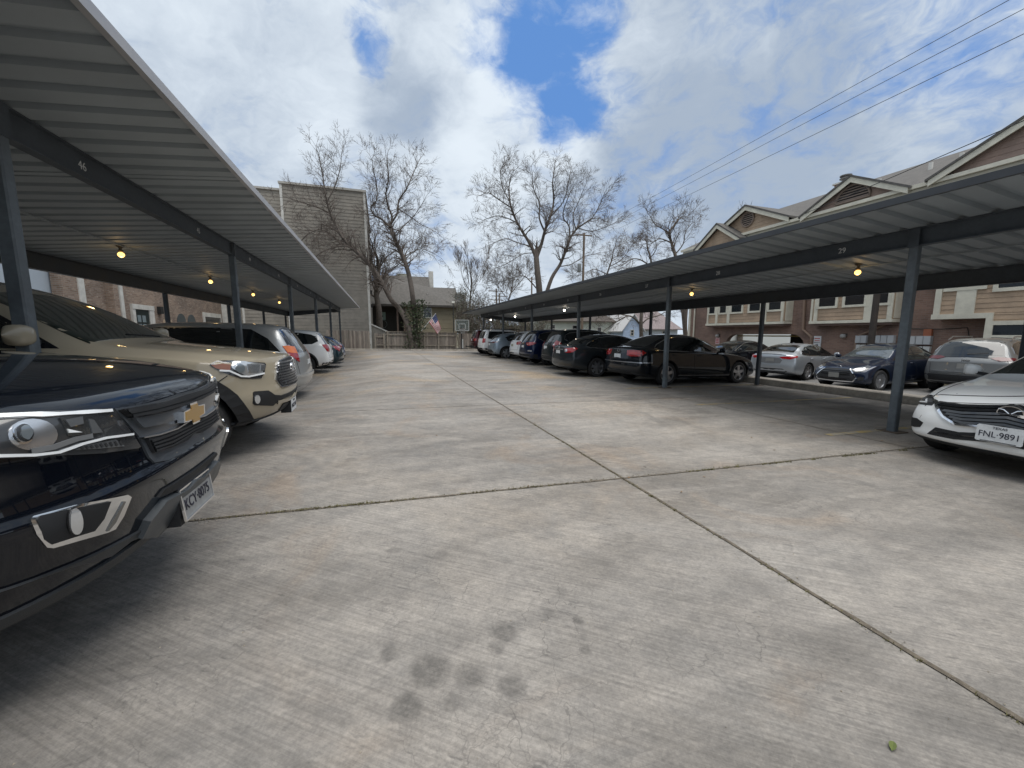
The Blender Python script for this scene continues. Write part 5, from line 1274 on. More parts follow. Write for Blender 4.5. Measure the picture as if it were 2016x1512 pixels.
L.sym('lower_intake', [('c', 1610, 100), (1480, 180), (1340, 265), (1290, 330), (1400, 290), (1520, 225), ('c', 1640, 160)], BLACKP, .010, .04)
zc_ = L.cv([('c', 1650, 290)])[0][1]
p, n = c.point('F', 0, zc_); MB().box(p.x - .05, p.x + .035, -.16, .16, zc_ - .10, zc_ + .085).build('plate_bracket', BLACKP, c.root)
M2 = frame_m((p.x + .043, 0, zc_ - .005), (0, 1, 0), (-.12, 0, 1))
po = MB(); po.prism([M2 @ Vector(q) for q in ((-.152, -.076, 0), (.152, -.076, 0), (.152, .076, 0), (-.152, .076, 0))], (-.006, 0, 0), (0, 0, 0)); po = fixn(po.build('number_plate', mat('grey number plate', (.25, .255, .255), .5, var=.2, vscale=15), c.root))  # plate in a mottled mid grey
fr_ = MB()
for a, b in (((-.155, .074), (.155, .074)), ((-.155, -.074), (.155, -.074)), ((-.155, -.074), (-.155, .074)), ((.155, -.074), (.155, .074))): fr_.bar(M2 @ Vector((*a, .003)), M2 @ Vector((*b, .003)), .008)
fr_.build('plate_frame', CHROME, po)
text_mesh('KCY·8075', .072, PLATEK, 'plate_text', M2 @ Matrix.Translation((0, -.01, .002)), po, .001, sx=.86)
c.place(-3.6, 2.25, 0)
# ---- tan pickup
sp = scale_spec(TRUCK, 5.39, 1.89, 1.79)
KS, KZ = 1.125, -.165      # a bigger truck than the first
def shift(t): return [(a - (.20 if 1.2 < a < 3.55 else 0), b) for a, b in t]
for k in ('zc', 'zs', 'yr', 'zr'):
    t = dict()
    for a, b in shift(sp[k]): t[round(a, 3)] = b
    sp[k] = sorted(t.items())
sp['ws'] = [(a - .2, b) for a, b in sp['ws']]; sp['dlo'] = [(a - .2 if a < 3 else a - .05, b) for a, b in sp['dlo']]; sp['sw'] = [[(a - .2, b) for a, b in q] for q in sp['sw']]
sp['mir'] = (1.56, 1.27); sp['mirs'] = (.12, .24, .17); sp['zb'] = [(0, .46), (.3, .42), (.6, .42), (4.8, .44), (5.4, .5)]
sp.update(fr=[0, .15, .30, .45, .55, .66, .80, 1.0], xf=[.16, .06, .02, .0, .02, .03, .035, .07], ins=[.10, .04, .01, .0, .0, .0, .01, .05], cf=.46, pw=2.6)
sp['zc'][0] = (0, 1.085); sp['zr'][0] = (0, 1.07); sp['zs'][0] = (0, 1.03)
sp.update(paint=paint('tan paint', (.36, .315, .235), rough=.33), name='pickup_truck', cat='pickup truck', label='tan pickup truck with a black hexagonal grille, beside the blue black pickup', group=LG)
for k in ('zc', 'zs', 'zr', 'zb'): sp[k] = [(a * KS, b * KS + KZ) for a, b in sp[k]]
sp['yr'] = [(a * KS, b * KS) for a, b in sp['yr']]; sp['ws'] = [(a * KS, b * KS) for a, b in sp['ws']]; sp['rwT'] = [(a * KS, b * KS) for a, b in sp['rwT']]
sp['dlo'] = [(a * KS, b * KS + KZ) for a, b in sp['dlo']]; sp['sw'] = [[(a * KS, b * KS + KZ) for a, b in q] for q in sp['sw']]; sp['hd'] = [(a * KS, b * KS + KZ) for a, b in sp['hd']]
sp['mir'] = (sp['mir'][0] * KS, sp['mir'][1] * KS + KZ); sp['gaps'] = [(m_, [(a * KS, b * KS + KZ) for a, b in p_]) for m_, p_ in sp['gaps']]
sp['L'] *= KS; sp['W'] *= KS; sp['axles'] = (.84, sp['axles'][1] * KS); sp['wr'] = .40; sp['crease'] = .8; sp['fcrease'] = .75; sp['rcrease'] = .85
c = Car(sp); M = placement(-4.12, 5.38, 1.5)
common(c, ALLOYD, 6, frame=False, wsm=GLASSG, mirm=sp['paint']); c.arch_flare(BLACKP, .10, .03)
L = Lay(c, M, 380, 660, 6.871)
hl = L.pair('headlamp', [(225, 400), (260, 375), (330, 350), (520, 345), (960, 372), (982, 392), (960, 510), (920, 582), (800, 592), (640, 586), (480, 532), (330, 470), (240, 420)], LAMPD, .006)
L.pair('lamp_reflector', [(515, 372), (700, 362), (955, 388), (930, 512), (740, 560), (600, 500), (520, 440)], CLEARL, .012, .03, hl)
L.pair('projector_lens', L.ell(625, 450, 62, 55, 14), LENS, .020, .02, hl)
L.pair('lamp_facet', [(720, 395), (885, 400), (875, 500), (735, 505)], mat('grey facet', (.35, .37, .39), .2, metal=.7, coat=1), .018, .03, hl)
L.pair('lamp_facet', [(905, 405), (965, 405), (945, 480), (900, 480)], CELLR, .018, .03, hl)
L.pair('amber_lens', [(245, 402), (400, 392), (505, 398), (500, 470), (380, 472), (300, 445)], mat('smoky amber', (.28, .10, .05), .15, coat=1), .012, .03, hl)
L.pline('lamp_strip', [(360, 480), (490, 484), (640, 555), (740, 560), (950, 515)], .016, WHITEL, .018, hl)
gf = L.sym('grille_frame', [('c', 1300, 285), (1200, 315), (1145, 345), (1120, 420), (1108, 600), (1185, 705), ('c', 1322, 668)], SATIN, .012, .03)
gr = L.sym('grille', [('c', 1300, 300), (1205, 330), (1155, 360), (1134, 430), (1122, 595), (1192, 690), ('c', 1322, 652)], BLACKP, .018, .03, gf)
A = L.cv([(1205, 335), (1190, 690), (1125, 500)]); zt, zb_ = A[0][1], A[1][1]; aw = abs(A[2][0])
for r in range(9):
    z = zb_ + (zt - zb_) * (r + .6) / 9.6; w = aw * (1 - .34 * max(0, (.30 - (z - zb_) / (zt - zb_))) / .30 - .22 * max(0, ((z - zb_) / (zt - zb_) - .75)) / .25); n_ = int(w / .019)
    c.strip('grille_mesh', 'A', [(w * k / n_, z + (.009 if (k + r) % 2 else -.009)) for k in range(-n_, n_ + 1)], .008, SATIN, .026, parent=gr, res=.05)
o, ex = c.emblem_ring('F', 0, L.cv([('c', 1278, 430)])[0][1], .085, .058, CHROME, .016)
o2 = MB(); zc_ = L.cv([('c', 1278, 430)])[0][1]
o2.tube([(ex + .012, .03 * math.cos(a), zc_ + .052 * math.sin(a)) for a in [2 * math.pi * k / 20 for k in range(21)]], .006, 6); o2.tube([(ex + .012, .075 * math.cos(a), zc_ + .03 + .022 * math.sin(a)) for a in [2 * math.pi * k / 20 for k in range(21)]], .006, 6)
o2.build('emblem_loop', CHROME, o, True)
fp = L.sym('lower_grille', [('c', 1345, 735), (1190, 812), (1100, 806), (1010, 748), (830, 760), (808, 775), (805, 920), (830, 945), (1075, 952), (1130, 900), (1220, 850), ('c', 1360, 785)], BLACKP, .010, .04)
L.pair('fog_lamp', L.ell(855, 865, 36, 56), CLEARL, .020, .025)
L.sym('bumper_guard', [('c', 1440, 815), (1320, 880), (1210, 920), (1150, 1010), (1060, 1130), (870, 1205), (1000, 1190), (1280, 1050), ('c', 1440, 985)], DGREY, .016, .04)
L.symline('bumper_edge', [(1130, 905), (1220, 880), (1320, 845), ('c', 1440, 785)], .035, sp['paint'], .02)
L.pline('bumper_seam', [(465, 548), (360, 620), (262, 690)], .008, SEAM, .004)
zc_ = L.cv([('c', 1410, 920)])[0][1]; p, n = c.point('F', 0, zc_)
MB().box(p.x - .05, p.x + .06, -.165, .165, zc_ - .085, zc_ + .085).build('plate_bracket', BLACKP, c.root)
M2 = frame_m((p.x + .066, 0, zc_), (0, 1, 0), (0, 0, 1)); po = MB(); po.prism([M2 @ Vector(q) for q in ((-.152, -.076, 0), (.152, -.076, 0), (.152, .076, 0), (-.152, .076, 0))], (-.005, 0, 0), (0, 0, 0)); po = fixn(po.build('number_plate', PLATEW, c.root))
text_mesh('TEXAS', .03, PLATEK, 'plate_text', M2 @ Matrix.Translation((0, .052, .002)), po, .001); text_mesh('MGK·2147', .072, PLATEK, 'plate_text', M2 @ Matrix.Translation((0, -.01, .002)), po, .001, sx=.84)
c.place(-4.12, 5.38, 1.5)
# ---- white sedan, nose towards the lane
sp = scale_spec(SEDAN, 4.87, 1.84, 1.45)
sp.update(fr=[0, .10, .20, .36, .52, .72, .88, 1.0], xf=[.10, .02, .0, .015, .0, .03, .08, .17], ins=[.10, .04, .01, .0, .0, .012, .028, .06], cf=.36)
sp.update(paint=paint('white pearl paint', (.82, .83, .82), rough=.3), label='white sedan with a winged oval badge, nosing out of the right carport', group=RG)
c = Car(sp); M = placement(8.2, 2.05, 180)
common(c, ALLOY, 5, True, frame=False, wsm=GLASSG)
L = Lay(c, M, 1770, 660, 5.602)
hl = L.pair('headlamp', [(262, 588), (300, 608), (372, 662), (412, 735), (362, 777), (300, 770), (212, 722), (172, 680), (200, 630)], LAMPD, .006)
L.pair('lamp_bowl', L.ell(262, 678, 52, 42, 14), CELLR, .010, .03, hl); L.pair('projector_lens', L.ell(262, 680, 30, 26, 12), LENS, .016, .02, hl)
L.pline('lamp_strip', [(222, 706), (250, 738), (305, 745), (312, 708)], .012, WHITEL, .014, hl)
L.pair('lamp_facet', [(315, 690), (365, 705), (385, 738), (330, 745)], CELLR, .010, .03, hl)
gr = L.sym('grille', [('c', 948, 803), (700, 765), (460, 730), (428, 736), (470, 850), (545, 922), (690, 998), ('c', 890, 1055)], BLACKP, .008, .05)
for k in range(6):
    f = (k + .7) / 6.4; L.symline('grille_bar', [(445 + 190 * f ** 1.5, 745 + 215 * f), (700, 775 + 215 * f), ('c', 945 - 50 * f, 808 + 240 * f)], .022, GLOSSB, .020, gr)
L.symline('grille_wing', [(395, 728), (425, 745), (448, 830), (500, 905), (640, 985), ('c', 880, 1060)], .020, CHROME, .024, gr)
ze = L.cv([('c', 944, 886)])[0][1]; p, n = c.point('F', 0, ze); ex = p.x + .034
em = MB(); em.tube([(ex, .088 * math.cos(a), ze + .068 * math.sin(a)) for a in [2 * math.pi * k / 28 for k in range(29)]], .007, 6)
em.tube([(ex, y * s_, ze + z) for s_ in (1,) for y, z in ((-.082, .036), (-.045, .028), (-.012, -.004), (0, -.012), (.012, -.004), (.045, .028), (.082, .036))], .007, 6)
em.build('emblem', CHROME, c.root, True)
MB().lathe([(.001, ex - .004), (.085, ex - .004), (.09, ex - .03)], (0, 0, ze), 'X', 24).build('emblem_base', BLACKP, c.root)
L.pair('fog_slot', [(104, 950), (120, 905), (200, 915), (267, 962), (232, 1012), (170, 1010), (115, 985)], BLACKP, .006, .03)
li = L.sym('lower_grille', [('c', 905, 1108), (660, 1068), (405, 1014), (312, 1086), (600, 1146), ('c', 895, 1215)], BLACKP, .006, .04)
L.symline('grille_bar', [(400, 1060), (640, 1105), ('c', 900, 1160)], .014, GLOSSB, .014, li)
L.sym('splitter', [('c', 900, 1318), (560, 1222), (260, 1138), (215, 1150), (280, 1200), (560, 1260), ('c', 890, 1365)], BLACKP, .010, .05)
L.symline('bonnet_seam', [(372, 664), (460, 656), ('c', 960, 700)], .007, SEAM, .003)
L.symline('bumper_seam', [(412, 735), (425, 735), ('c', 950, 790)], .005, SEAM, .003)
zp = L.cv([('c', 888, 1125)])[0][1]; p, n = c.point('F', 0, zp)
M2 = frame_m((p.x + .045, 0, zp), (0, 1, 0), (-.05, 0, 1)); po = MB(); w, h = .158, .083; k = .012
sec = [(-w + k, -h), (w - k, -h), (w, -h + k), (w, h - k), (w - k, h), (-w + k, h), (-w, h - k), (-w, -h + k)]
po.prism([M2 @ Vector((a, b, 0)) for a, b in sec], (-.008, 0, 0), (0, 0, 0)); po = fixn(po.build('number_plate', PLATEW, c.root))
text_mesh('TEXAS', .034, PLATEK, 'plate_text', M2 @ Matrix.Translation((0, .060, .002)), po, .001); text_mesh('FNL·9891', .082, PLATEK, 'plate_text', M2 @ Matrix.Translation((0, -.008, .002)), po, .001, sx=.86)
fr_ = MB()
for b in (-.074,): fr_.bar(M2 @ Vector((-.12, b, .002)), M2 @ Vector((.12, b, .002)), .005)
fr_.build('plate_frame', BLACKP, po)
MB().box(p.x - .02, p.x + .036, -.14, .14, zp - .05, zp + .05).build('plate_bracket', BLACKP, c.root)
c.place(8.2, 2.05, 180)
# ================================================================ BUILDINGS
def brick_mat(name, c1, c2, mortar, scale, var=.5):
    m = bpy.data.materials.new(name); m.use_nodes = True; t = NT(m.node_tree); b = t.n['Principled BSDF']
    oc = t.add('ShaderNodeTexCoord').outputs['Object']; x, y, z = t.sep(oc)
    u = t.math('ADD', x, y)
    bt = t.add('ShaderNodeTexBrick'); bt.inputs['Scale'].default_value = 1.0; bt.inputs['Brick Width'].default_value = .22 * scale; bt.inputs['Row Height'].default_value = .075 * scale
    bt.inputs['Mortar Size'].default_value = .008 * scale; bt.inputs['Mortar Smooth'].default_value = .2; bt.inputs['Color1'].default_value = (*c1, 1); bt.inputs['Color2'].default_value = (*c2, 1); bt.inputs['Mortar'].default_value = (*mortar, 1)
    t.l.new(t.comb(u, z, 0), bt.inputs['Vector'])
    big = t.ramp(t.noise(oc, .8, 5, .6), .3, .7)
    c = t.mix(1.0, bt.outputs['Color'], t.mix(big, (.75, .75, .75), (1.2, 1.17, 1.12)), 'MULTIPLY')
    sp_ = t.ramp(t.noise(t.comb(t.math('MULTIPLY', u, 4.4), t.math('MULTIPLY', z, 12), 0), 1.0, 2, .5), .6, .7)
    c = t.mix(t.math('MULTIPLY', sp_, var), c, (.46, .41, .35))
    t.l.new(c, b.inputs['Base Color']); b.inputs['Roughness'].default_value = .9
    bn = t.add('ShaderNodeBump'); bn.inputs['Strength'].default_value = .5; bn.inputs['Distance'].default_value = .01; t.l.new(bt.outputs['Fac'], bn.inputs['Height']); bn.invert = True; t.l.new(bn.outputs[0], b.inputs['Normal'])
    return m
BRICKL = brick_mat('mixed old brick', (.20, .135, .10), (.31, .23, .18), (.28, .255, .225), 1.0, .55)
BRICKR = brick_mat('brown red brick', (.205, .130, .104), (.26, .168, .134), (.245, .19, .165), 1.0, .08)
def siding_mat(name, col, w=.35):
    return mat(name, col, .75, var=w * .5, vscale=1.6, var2=.18)
TANS = siding_mat('weathered tan siding', (.285, .26, .222)); WOODS = siding_mat('honey brown siding', (.42, .305, .21), .4); ROSE = siding_mat('dusty brown siding', (.33, .235, .19))
CREAM = mat('cream trim paint', (.62, .585, .48), .6, var=.12, vscale=3); WHT = mat('white trim paint', (.60, .585, .54), .6, var=.15, vscale=3)
SHING = mat('grey shingles', (.115, .108, .10), .95, var=.3, vscale=4, bump=.6, bscale=22, var2=.4)
HGLASS = mat('dark house window', (.012, .016, .020), .06, coat=.6)
def laps(mb, axis, p0, p1, z0, z1, face, step=.27, out=.022):
    """horizontal lap boards: axis 'x' wall runs along X and faces -Y at y=face; axis 'y' wall runs along Y and faces -X at x=face"""
    z = z0
    while z < z1 - .01:
        t = min(z + step, z1)
        if axis == 'x': vs = [(p0, face - out, z), (p1, face - out, z), (p1, face, t), (p0, face, t), (p0, face + .05, z), (p1, face + .05, z)]
        else: vs = [(face - out, p1, z), (face - out, p0, z), (face, p0, t), (face, p1, t), (face + .05, p1, z), (face + .05, p0, z)]
        mb.add(vs, [(0, 1, 2, 3), (4, 5, 1, 0)]); z = t
    return mb
def window(parent, axis, a0, a1, z0, z1, face, fw=.09, frame=None, mull=1, rail=True, glass=None):
    """a framed window on a wall; face is the outer plane, the camera side is the smaller coordinate"""
    fb = MB(); d0, d1 = face - .05, face + .03
    def bx(u0, u1, v0, v1, e0, e1, mb): return mb.box(u0, u1, e0, e1, v0, v1) if axis == 'x' else mb.box(e0, e1, u0, u1, v0, v1)
    bx(a0 - fw, a1 + fw, z1, z1 + fw, d0, d1, fb); bx(a0 - fw, a1 + fw, z0 - fw, z0, d0, d1, fb); bx(a0 - fw, a0, z0, z1, d0, d1, fb); bx(a1, a1 + fw, z0, z1, d0, d1, fb)
    if rail: bx(a0, a1, (z0 + z1) / 2 - .02, (z0 + z1) / 2 + .02, face - .035, face - .002, fb)
    for k in range(1, mull): u = a0 + (a1 - a0) * k / mull; bx(u - .02, u + .02, z0, z1, face - .034, face - .003, fb)
    fo = fb.build('window', frame or WHT, parent)
    g = MB(); bx(a0, a1, z0, z1, face - .012, face + .02, g); g.build('pane', glass or HGLASS, fo)
    return fo
# ---------------------------------------------------------------- tall sided building at the end of the left row
TY = 36.2
a = at_y(718, 378, TY); bL = at_y(553, 365, TY); bL2 = at_y(505, 371, TY + .5)
xr_, ztop = a.x, 13.15; xl_ = at_y(561, 500, TY).x; z2 = 12.75; xl2 = -16.5
tower = thing('siding_building', 'tall tan clapboard building rising behind the far end of the left carport', 'building', ((xl2 + xr_) / 2, TY, gz(-5)))
wb_ = laps(MB(), 'x', xl_, xr_, gz(-4) - .2, ztop, TY); laps(wb_, 'x', xl2, xl_, gz(-8) - .2, z2, TY + .5)
wb_.box(xl_, xr_, TY + .06, TY + 14, 0, ztop - .02); wb_.box(xl2, xl_ - .01, TY + .56, TY + 14, 0, z2 - .02)
wb_.build('wall', TANS, tower)
tb = MB(); tb.box(xr_ - .14, xr_ + .03, TY - .05, TY + .12, .2, ztop); tb.box(xl_ - .06, xl_ + .12, TY - .05, TY + .50, .2, ztop); tb.box(-10.6, -10.45, TY + .45, TY + .52, .2, 6)
tb.build('corner_trim', WHT, tower)
ct = MB(); ct.box(xl_ - .12, xr_ + .1, TY - .12, TY + 14.1, ztop, ztop + .16); ct.box(xl2, xl_ - .13, TY + .38, TY + 14.1, z2, z2 + .16); ct.build('roof_edge', mat('pale roof edge', (.42, .40, .36), .6), tower)
for zz in (3.8, 5.0): MB().box(xr_ + .05, xr_ + .2, TY + 1.0, TY + 1.2, zz, zz + .3).build('wall_lamp', mat('black lamp', (.02, .02, .02)), tower)
sb = MB(); sb.prism([(xr_ + .02, TY + .2, 2.25), (xr_ + 1.5, TY + .2, 1.55), (xr_ + 1.5, TY + .2, .2), (xr_ + .02, TY + .2, .2)], (0, 0, 0), (0, .8, 0)); fixn(sb.build('stair_wall', TANS, tower))
st_ = MB(); st_.bar((xr_ + .02, TY + .14, 2.32), (xr_ + 1.52, TY + .14, 1.62), .10, .10); st_.build('stair_rail', WHT, tower)
# ---------------------------------------------------------------- old brick building behind the left carport
BX = -12.0
bb = thing('brick_building', 'old mixed-brick building along the back of the left carport', 'building', (BX, 18, gz(BX)))
ya = at_x(118, 570, BX).y; yb_ = at_x(446, 620, BX).y
w_ = MB()
w_.box(BX - 5, BX, ya, yb_, 0, 6.2); w_.build('wall', BRICKL, bb)
y0_, y1_ = at_x(165, 570, BX).y, at_x(222, 590, BX).y
MB().box(BX, BX + .32, at_x(120, 560, BX + .3).y, at_x(158, 570, BX + .3).y, 0, 5.5).build('pier', BRICKL, bb)
MB().box(BX, BX + .32, at_x(224, 590, BX + .3).y, at_x(234, 590, BX + .3).y, 0, 5.5).build('pier', BRICKL, bb)
for px, w in ((162, .34), (239, .22), (444, .2)):
    p = at_x(px, 580, BX + .34); MB().box(BX + .01, BX + .36, p.y - w / 2, p.y + w / 2, 0, 5.4).build('trim_post', WHT, bb)
pd0, pd1 = at_x(262, 610, BX).y, at_x(299, 610, BX).y
fr_ = MB(); fr_.box(BX, BX + .10, pd0 - .25, pd0, 0, 2.75); fr_.box(BX, BX + .10, pd1 - .45, pd1, 0, 2.75); fr_.box(BX, BX + .12, pd0 - .25, pd1, 2.75, 3.0)
fo = fr_.build('door_frame', WHT, bb)
do = MB().box(BX + .01, BX + .05, pd0, pd1 - .45, 0.2, 2.75).build('door', mat('dark green door', (.012, .022, .022), .5), bb)
for k in range(2):
    for r in range(3):
        MB().box(BX + .05, BX + .06, pd0 + .2 + k * .42, pd0 + .5 + k * .42, 1.2 + r * .45, 1.55 + r * .45).build('pane', mat('pale door glass', (.20, .25, .27), .1), do)
lp = at_x(312, 611, BX); MB().box(BX, BX + .18, lp.y - .15, lp.y + .15, lp.z - .2, lp.z + .2).build('wall_lamp', mat('black lamp'), bb)
for px in (356, 376):
    p = at_x(px, 625, BX); ab = MB(); pts = [(BX + .01, p.y - .55, .2), (BX + .01, p.y + .55, .2)] + [(BX + .01, p.y + .55 * math.cos(q), 2.2 + .55 * math.sin(q)) for q in [math.pi * k / 12 for k in range(13)]]
    ab.prism(pts, (0, 0, 0), (.03, 0, 0)); fixn(ab.build('arched_window', mat('dull arch glass', (.06, .075, .08), .2), bb))
p0, p1 = at_x(402, 630, BX).y, at_x(432, 630, BX).y
fo = MB().box(BX, BX + .08, p0 - .2, p1 + .2, 1.2, 3.0).build('window', WHT, bb); MB().box(BX + .08, BX + .09, p0, p1, 1.3, 2.7).build('pane', HGLASS, fo)
pw = thing('plain_building', 'pale blue grey rendered building glimpsed behind the tan pickup', 'building', (BX - 2, 8, gz(BX)))
MB().box(BX - 8, BX - .05, -8, ya - .05, 0, 7).build('wall', mat('pale blue grey render', (.40, .45, .50), .8, var=.06, vscale=1), pw)
MB().box(BX - 8.2, BX + .1, -8.2, ya - .02, 7, 7.2).build('roof', SHING, pw)
for px0, px1 in ((322, 328), (329, 335)):
    q0, q1 = at_x(px0, 620, -11).y, at_x(px1, 620, -11).y
    tag(MB().box(-11.05, -10.95, q0, q1, .3, 2.25).build('board', mat('raw pale timber', (.40, .31, .22), .8, var=.2, vscale=4)), ('raw timber board leaning by the brick wall, nearer the dark green door' if px0 == 322 else 'raw timber board leaning by the brick wall, nearer the arched windows'), 'board')
# ---------------------------------------------------------------- wooden fence across the end
FY = 34.35
rf = random.Random(5)
def picket_mat():
    m = bpy.data.materials.new('silvered picket wood'); m.use_nodes = True; t = NT(m.node_tree); b = t.n['Principled BSDF']; oc = t.add('ShaderNodeTexCoord').outputs['Object']
    x, y, z = t.sep(oc); cell = t.math('FLOOR', t.math('DIVIDE', x, .142)); wn = t.add('ShaderNodeTexWhiteNoise', noise_dimensions='1D'); t.l.new(cell, wn.inputs['W'])
    g = t.noise(t.comb(t.math('MULTIPLY', x, 30), y, t.math('MULTIPLY', z, 1.6)), 1.0, 5, .65)
    c = t.mix(wn.outputs[0], (.17, .145, .125), (.36, .315, .27)); c = t.mix(1.0, c, t.mix(t.ramp(g, .3, .7), (.62, .62, .62), (1.25, 1.22, 1.2)), 'MULTIPLY')
    c = t.mix(t.math('MULTIPLY', t.ramp(t.noise(oc, .9, 3), .5, .7), .45), c, (.13, .145, .12))
    t.l.new(c, b.inputs['Base Color']); b.inputs['Roughness'].default_value = .9; return m
PICK = picket_mat(); POSTW = mat('fence post wood', (.30, .26, .21), .9, var=.3, vscale=3, var2=.3)
def fence(label, x0, x1, h, y, front, post_x, cap=False):
    root = thing('wooden_fence', label, 'fence', ((x0 + x1) / 2, y, gz((x0 + x1) / 2)), 'wooden fence sections across the end of the lot')
    mb = MB(); x = x0
    while x < x1 - .05:
        w = .132; hh = h + rf.uniform(-.035, .035); z0 = gz(x) + .02; o = rf.uniform(-.006, .006); tl = rf.uniform(-.008, .008)
        pr = [(x, y + o, z0), (x + w, y + o, z0), (x + w + tl, y + o, z0 + hh - .04), (x + w - .03 + tl, y + o, z0 + hh), (x + .03 + tl, y + o, z0 + hh), (x + tl, y + o, z0 + hh - .04)]
        mb.prism(pr, (0, 0, 0), (0, .018, 0)); x += .142
    fixn(mb.build('pickets', PICK, root))
    yr = y - .05 if front else y + .06
    for zz in (.35, h - .28):
        MB().prism([(x0, yr - .02, gz(x0) + zz), (x1, yr - .02, gz(x1) + zz), (x1, yr - .02, gz(x1) + zz + .09), (x0, yr - .02, gz(x0) + zz + .09)], (0, 0, 0), (0, .04, 0)).build('rail', POSTW, root)
    for px in post_x: MB().box(px - .05, px + .05, yr - .13, yr - .022, gz(px) - .1, gz(px) + h + .04).build('post', POSTW, root)
    if cap: MB().box(x0, x1, y - .07, y + .07, gz(x0) + h + .0, gz(x0) + h + .035).build('cap_rail', POSTW, root)
    return root
fence('weathered grey fence section beneath the tall clapboard wall, left of the gate', -4.3, -1.0, 1.52, FY, False, [])
fence('narrow fence gate between tall posts, left of the ivy tree', -.55, .02, 1.30, FY + .08, True, [-.62, .06])
fence('fence section with a capped top, between the gate and the ivy tree', .2, 2.35, 1.50, FY, True, [.35, 2.2], True)
fence('fence section right of the ivy tree, behind the flag', 2.75, 6.2, 1.50, FY, True, [3.35, 4.55, 6.1], True)
fence('plain fence section at the far right, behind the basketball hoop', 6.3, 11.5, 1.48, FY, False, [6.35])
# ---------------------------------------------------------------- house behind the fence
HY = 44.0
hs = thing('back_house', 'tan house with a dark shingle roof behind the wooden fence', 'house', (4, HY, .1))
hw = laps(MB(), 'x', 2.4, 7.95, .1, 4.62, HY, .5, .015); hw.box(2.4, 7.95, HY + .06, HY + 9, .1, 4.6); hw.build('wall', mat('olive tan wall', (.27, .235, .165), .85, var=.12, vscale=1.2), hs)
pw_ = MB(); pw_.box(-2.5, 2.3, HY + 2.2, HY + 9, .1, 4.8); pw_.build('porch_wall', mat('shaded porch wall', (.07, .065, .06), .9), hs)  # the porch's shade is put into the dark wall colour
for x in (2.25, 1.55): MB().box(x - .09, x + .09, HY - .12, HY + .06, .1, 4.6).build('porch_post', mat('brown porch post', (.14, .10, .08), .8), hs)
rb_ = MB(); yR = HY + 4.6
rb_.prism([(-2.6, HY - .55, 4.45), (8.4, HY - .55, 4.45), (8.4, HY + 3.2, 6.75), (5.45, HY + 3.2, 6.75), (5.45, yR, 8.1), (-.0, yR, 8.1), (-2.6, HY + 1.2, 5.6)], (0, 0, 0), (0, 0, .14))
fixn(rb_.build('roof', SHING, hs))
MB().prism([(-2.6, HY - .57, 4.36), (8.4, HY - .57, 4.36), (8.4, HY - .57, 4.58), (-2.6, HY - .57, 4.58)], (0, 0, 0), (0, .03, 0)).build('fascia', mat('dark fascia', (.06, .052, .045), .7), hs)
MB().box(5.5, 6.0, yR - .2, yR + .4, 6.0, 8.9).build('parapet', WHT, hs); MB().box(1.9, 3.6, yR + 2, yR + 3, 7, 8.8).build('parapet', mat('pale olive stucco', (.40, .40, .33), .8), hs)
q0, q1 = at_y(834, 604, HY), at_y(849, 625, HY); window(hs, 'x', q0.x, q1.x, q1.z, q0.z, HY - .02, .08)
for px, py, r, h in ((845, 586, .07, .45), (852, 592, .12, .3), (858, 593, .06, .15), (841, 578, .05, .1)):
    p = at_y(px, py, HY + 1.2); MB().cyl((p.x, HY + 1.2, p.z - h), (p.x, HY + 1.2, p.z + h * .4), r, 10).build('roof_vent', mat('pale vent pipe', (.42, .40, .38), .6), hs)
ds = thing('satellite_dish', 'white satellite dish on the right end of the back house roof', 'satellite dish', (8.0, HY, 5.4)); p = at_y(902, 584, HY)
Mx = Matrix.Rotation(R(-65), 3, 'X'); MB().lathe([(.001, .05), (.2, .03), (.36, -.02), (.42, -.08)], p, 'Z', 20, Mx).build('dish', mat('off white dish', (.5, .5, .48), .5), ds, True); MB().cyl((p.x, HY + .1, p.z - .9), (p.x, HY + .1, p.z), .03).build('mast', SATIN, ds)
sg_ = at_y(752, 622, HY + 2.1); sn = thing('porch_sign', 'small pale green sign hung on the dark porch wall', 'sign', (sg_.x, HY + 2.1, sg_.z))
MB().box(sg_.x - .38, sg_.x + .38, HY + 2.06, HY + 2.12, sg_.z - .42, sg_.z + .42).build('board', mat('pale green sign', (.35, .48, .42), .6), sn); MB().box(sg_.x - .12, sg_.x + .12, HY + 2.03, HY + 2.055, sg_.z - .12, sg_.z + .06).build('motif', mat('sign dark', (.05, .08, .07)), sn)
wr_ = at_y(754, 638, HY + 2.1); wt = MB(); wt.tube([(wr_.x + .42 * math.cos(q), HY + 2.05, wr_.z + .42 * math.sin(q)) for q in [2 * math.pi * k / 24 for k in range(25)]], .035, 6)
tag(wt.build('wall_ring', mat('grey ring', (.22, .24, .24), .6), None, True), 'grey ring ornament on the dark porch wall below the green sign', 'ornament')
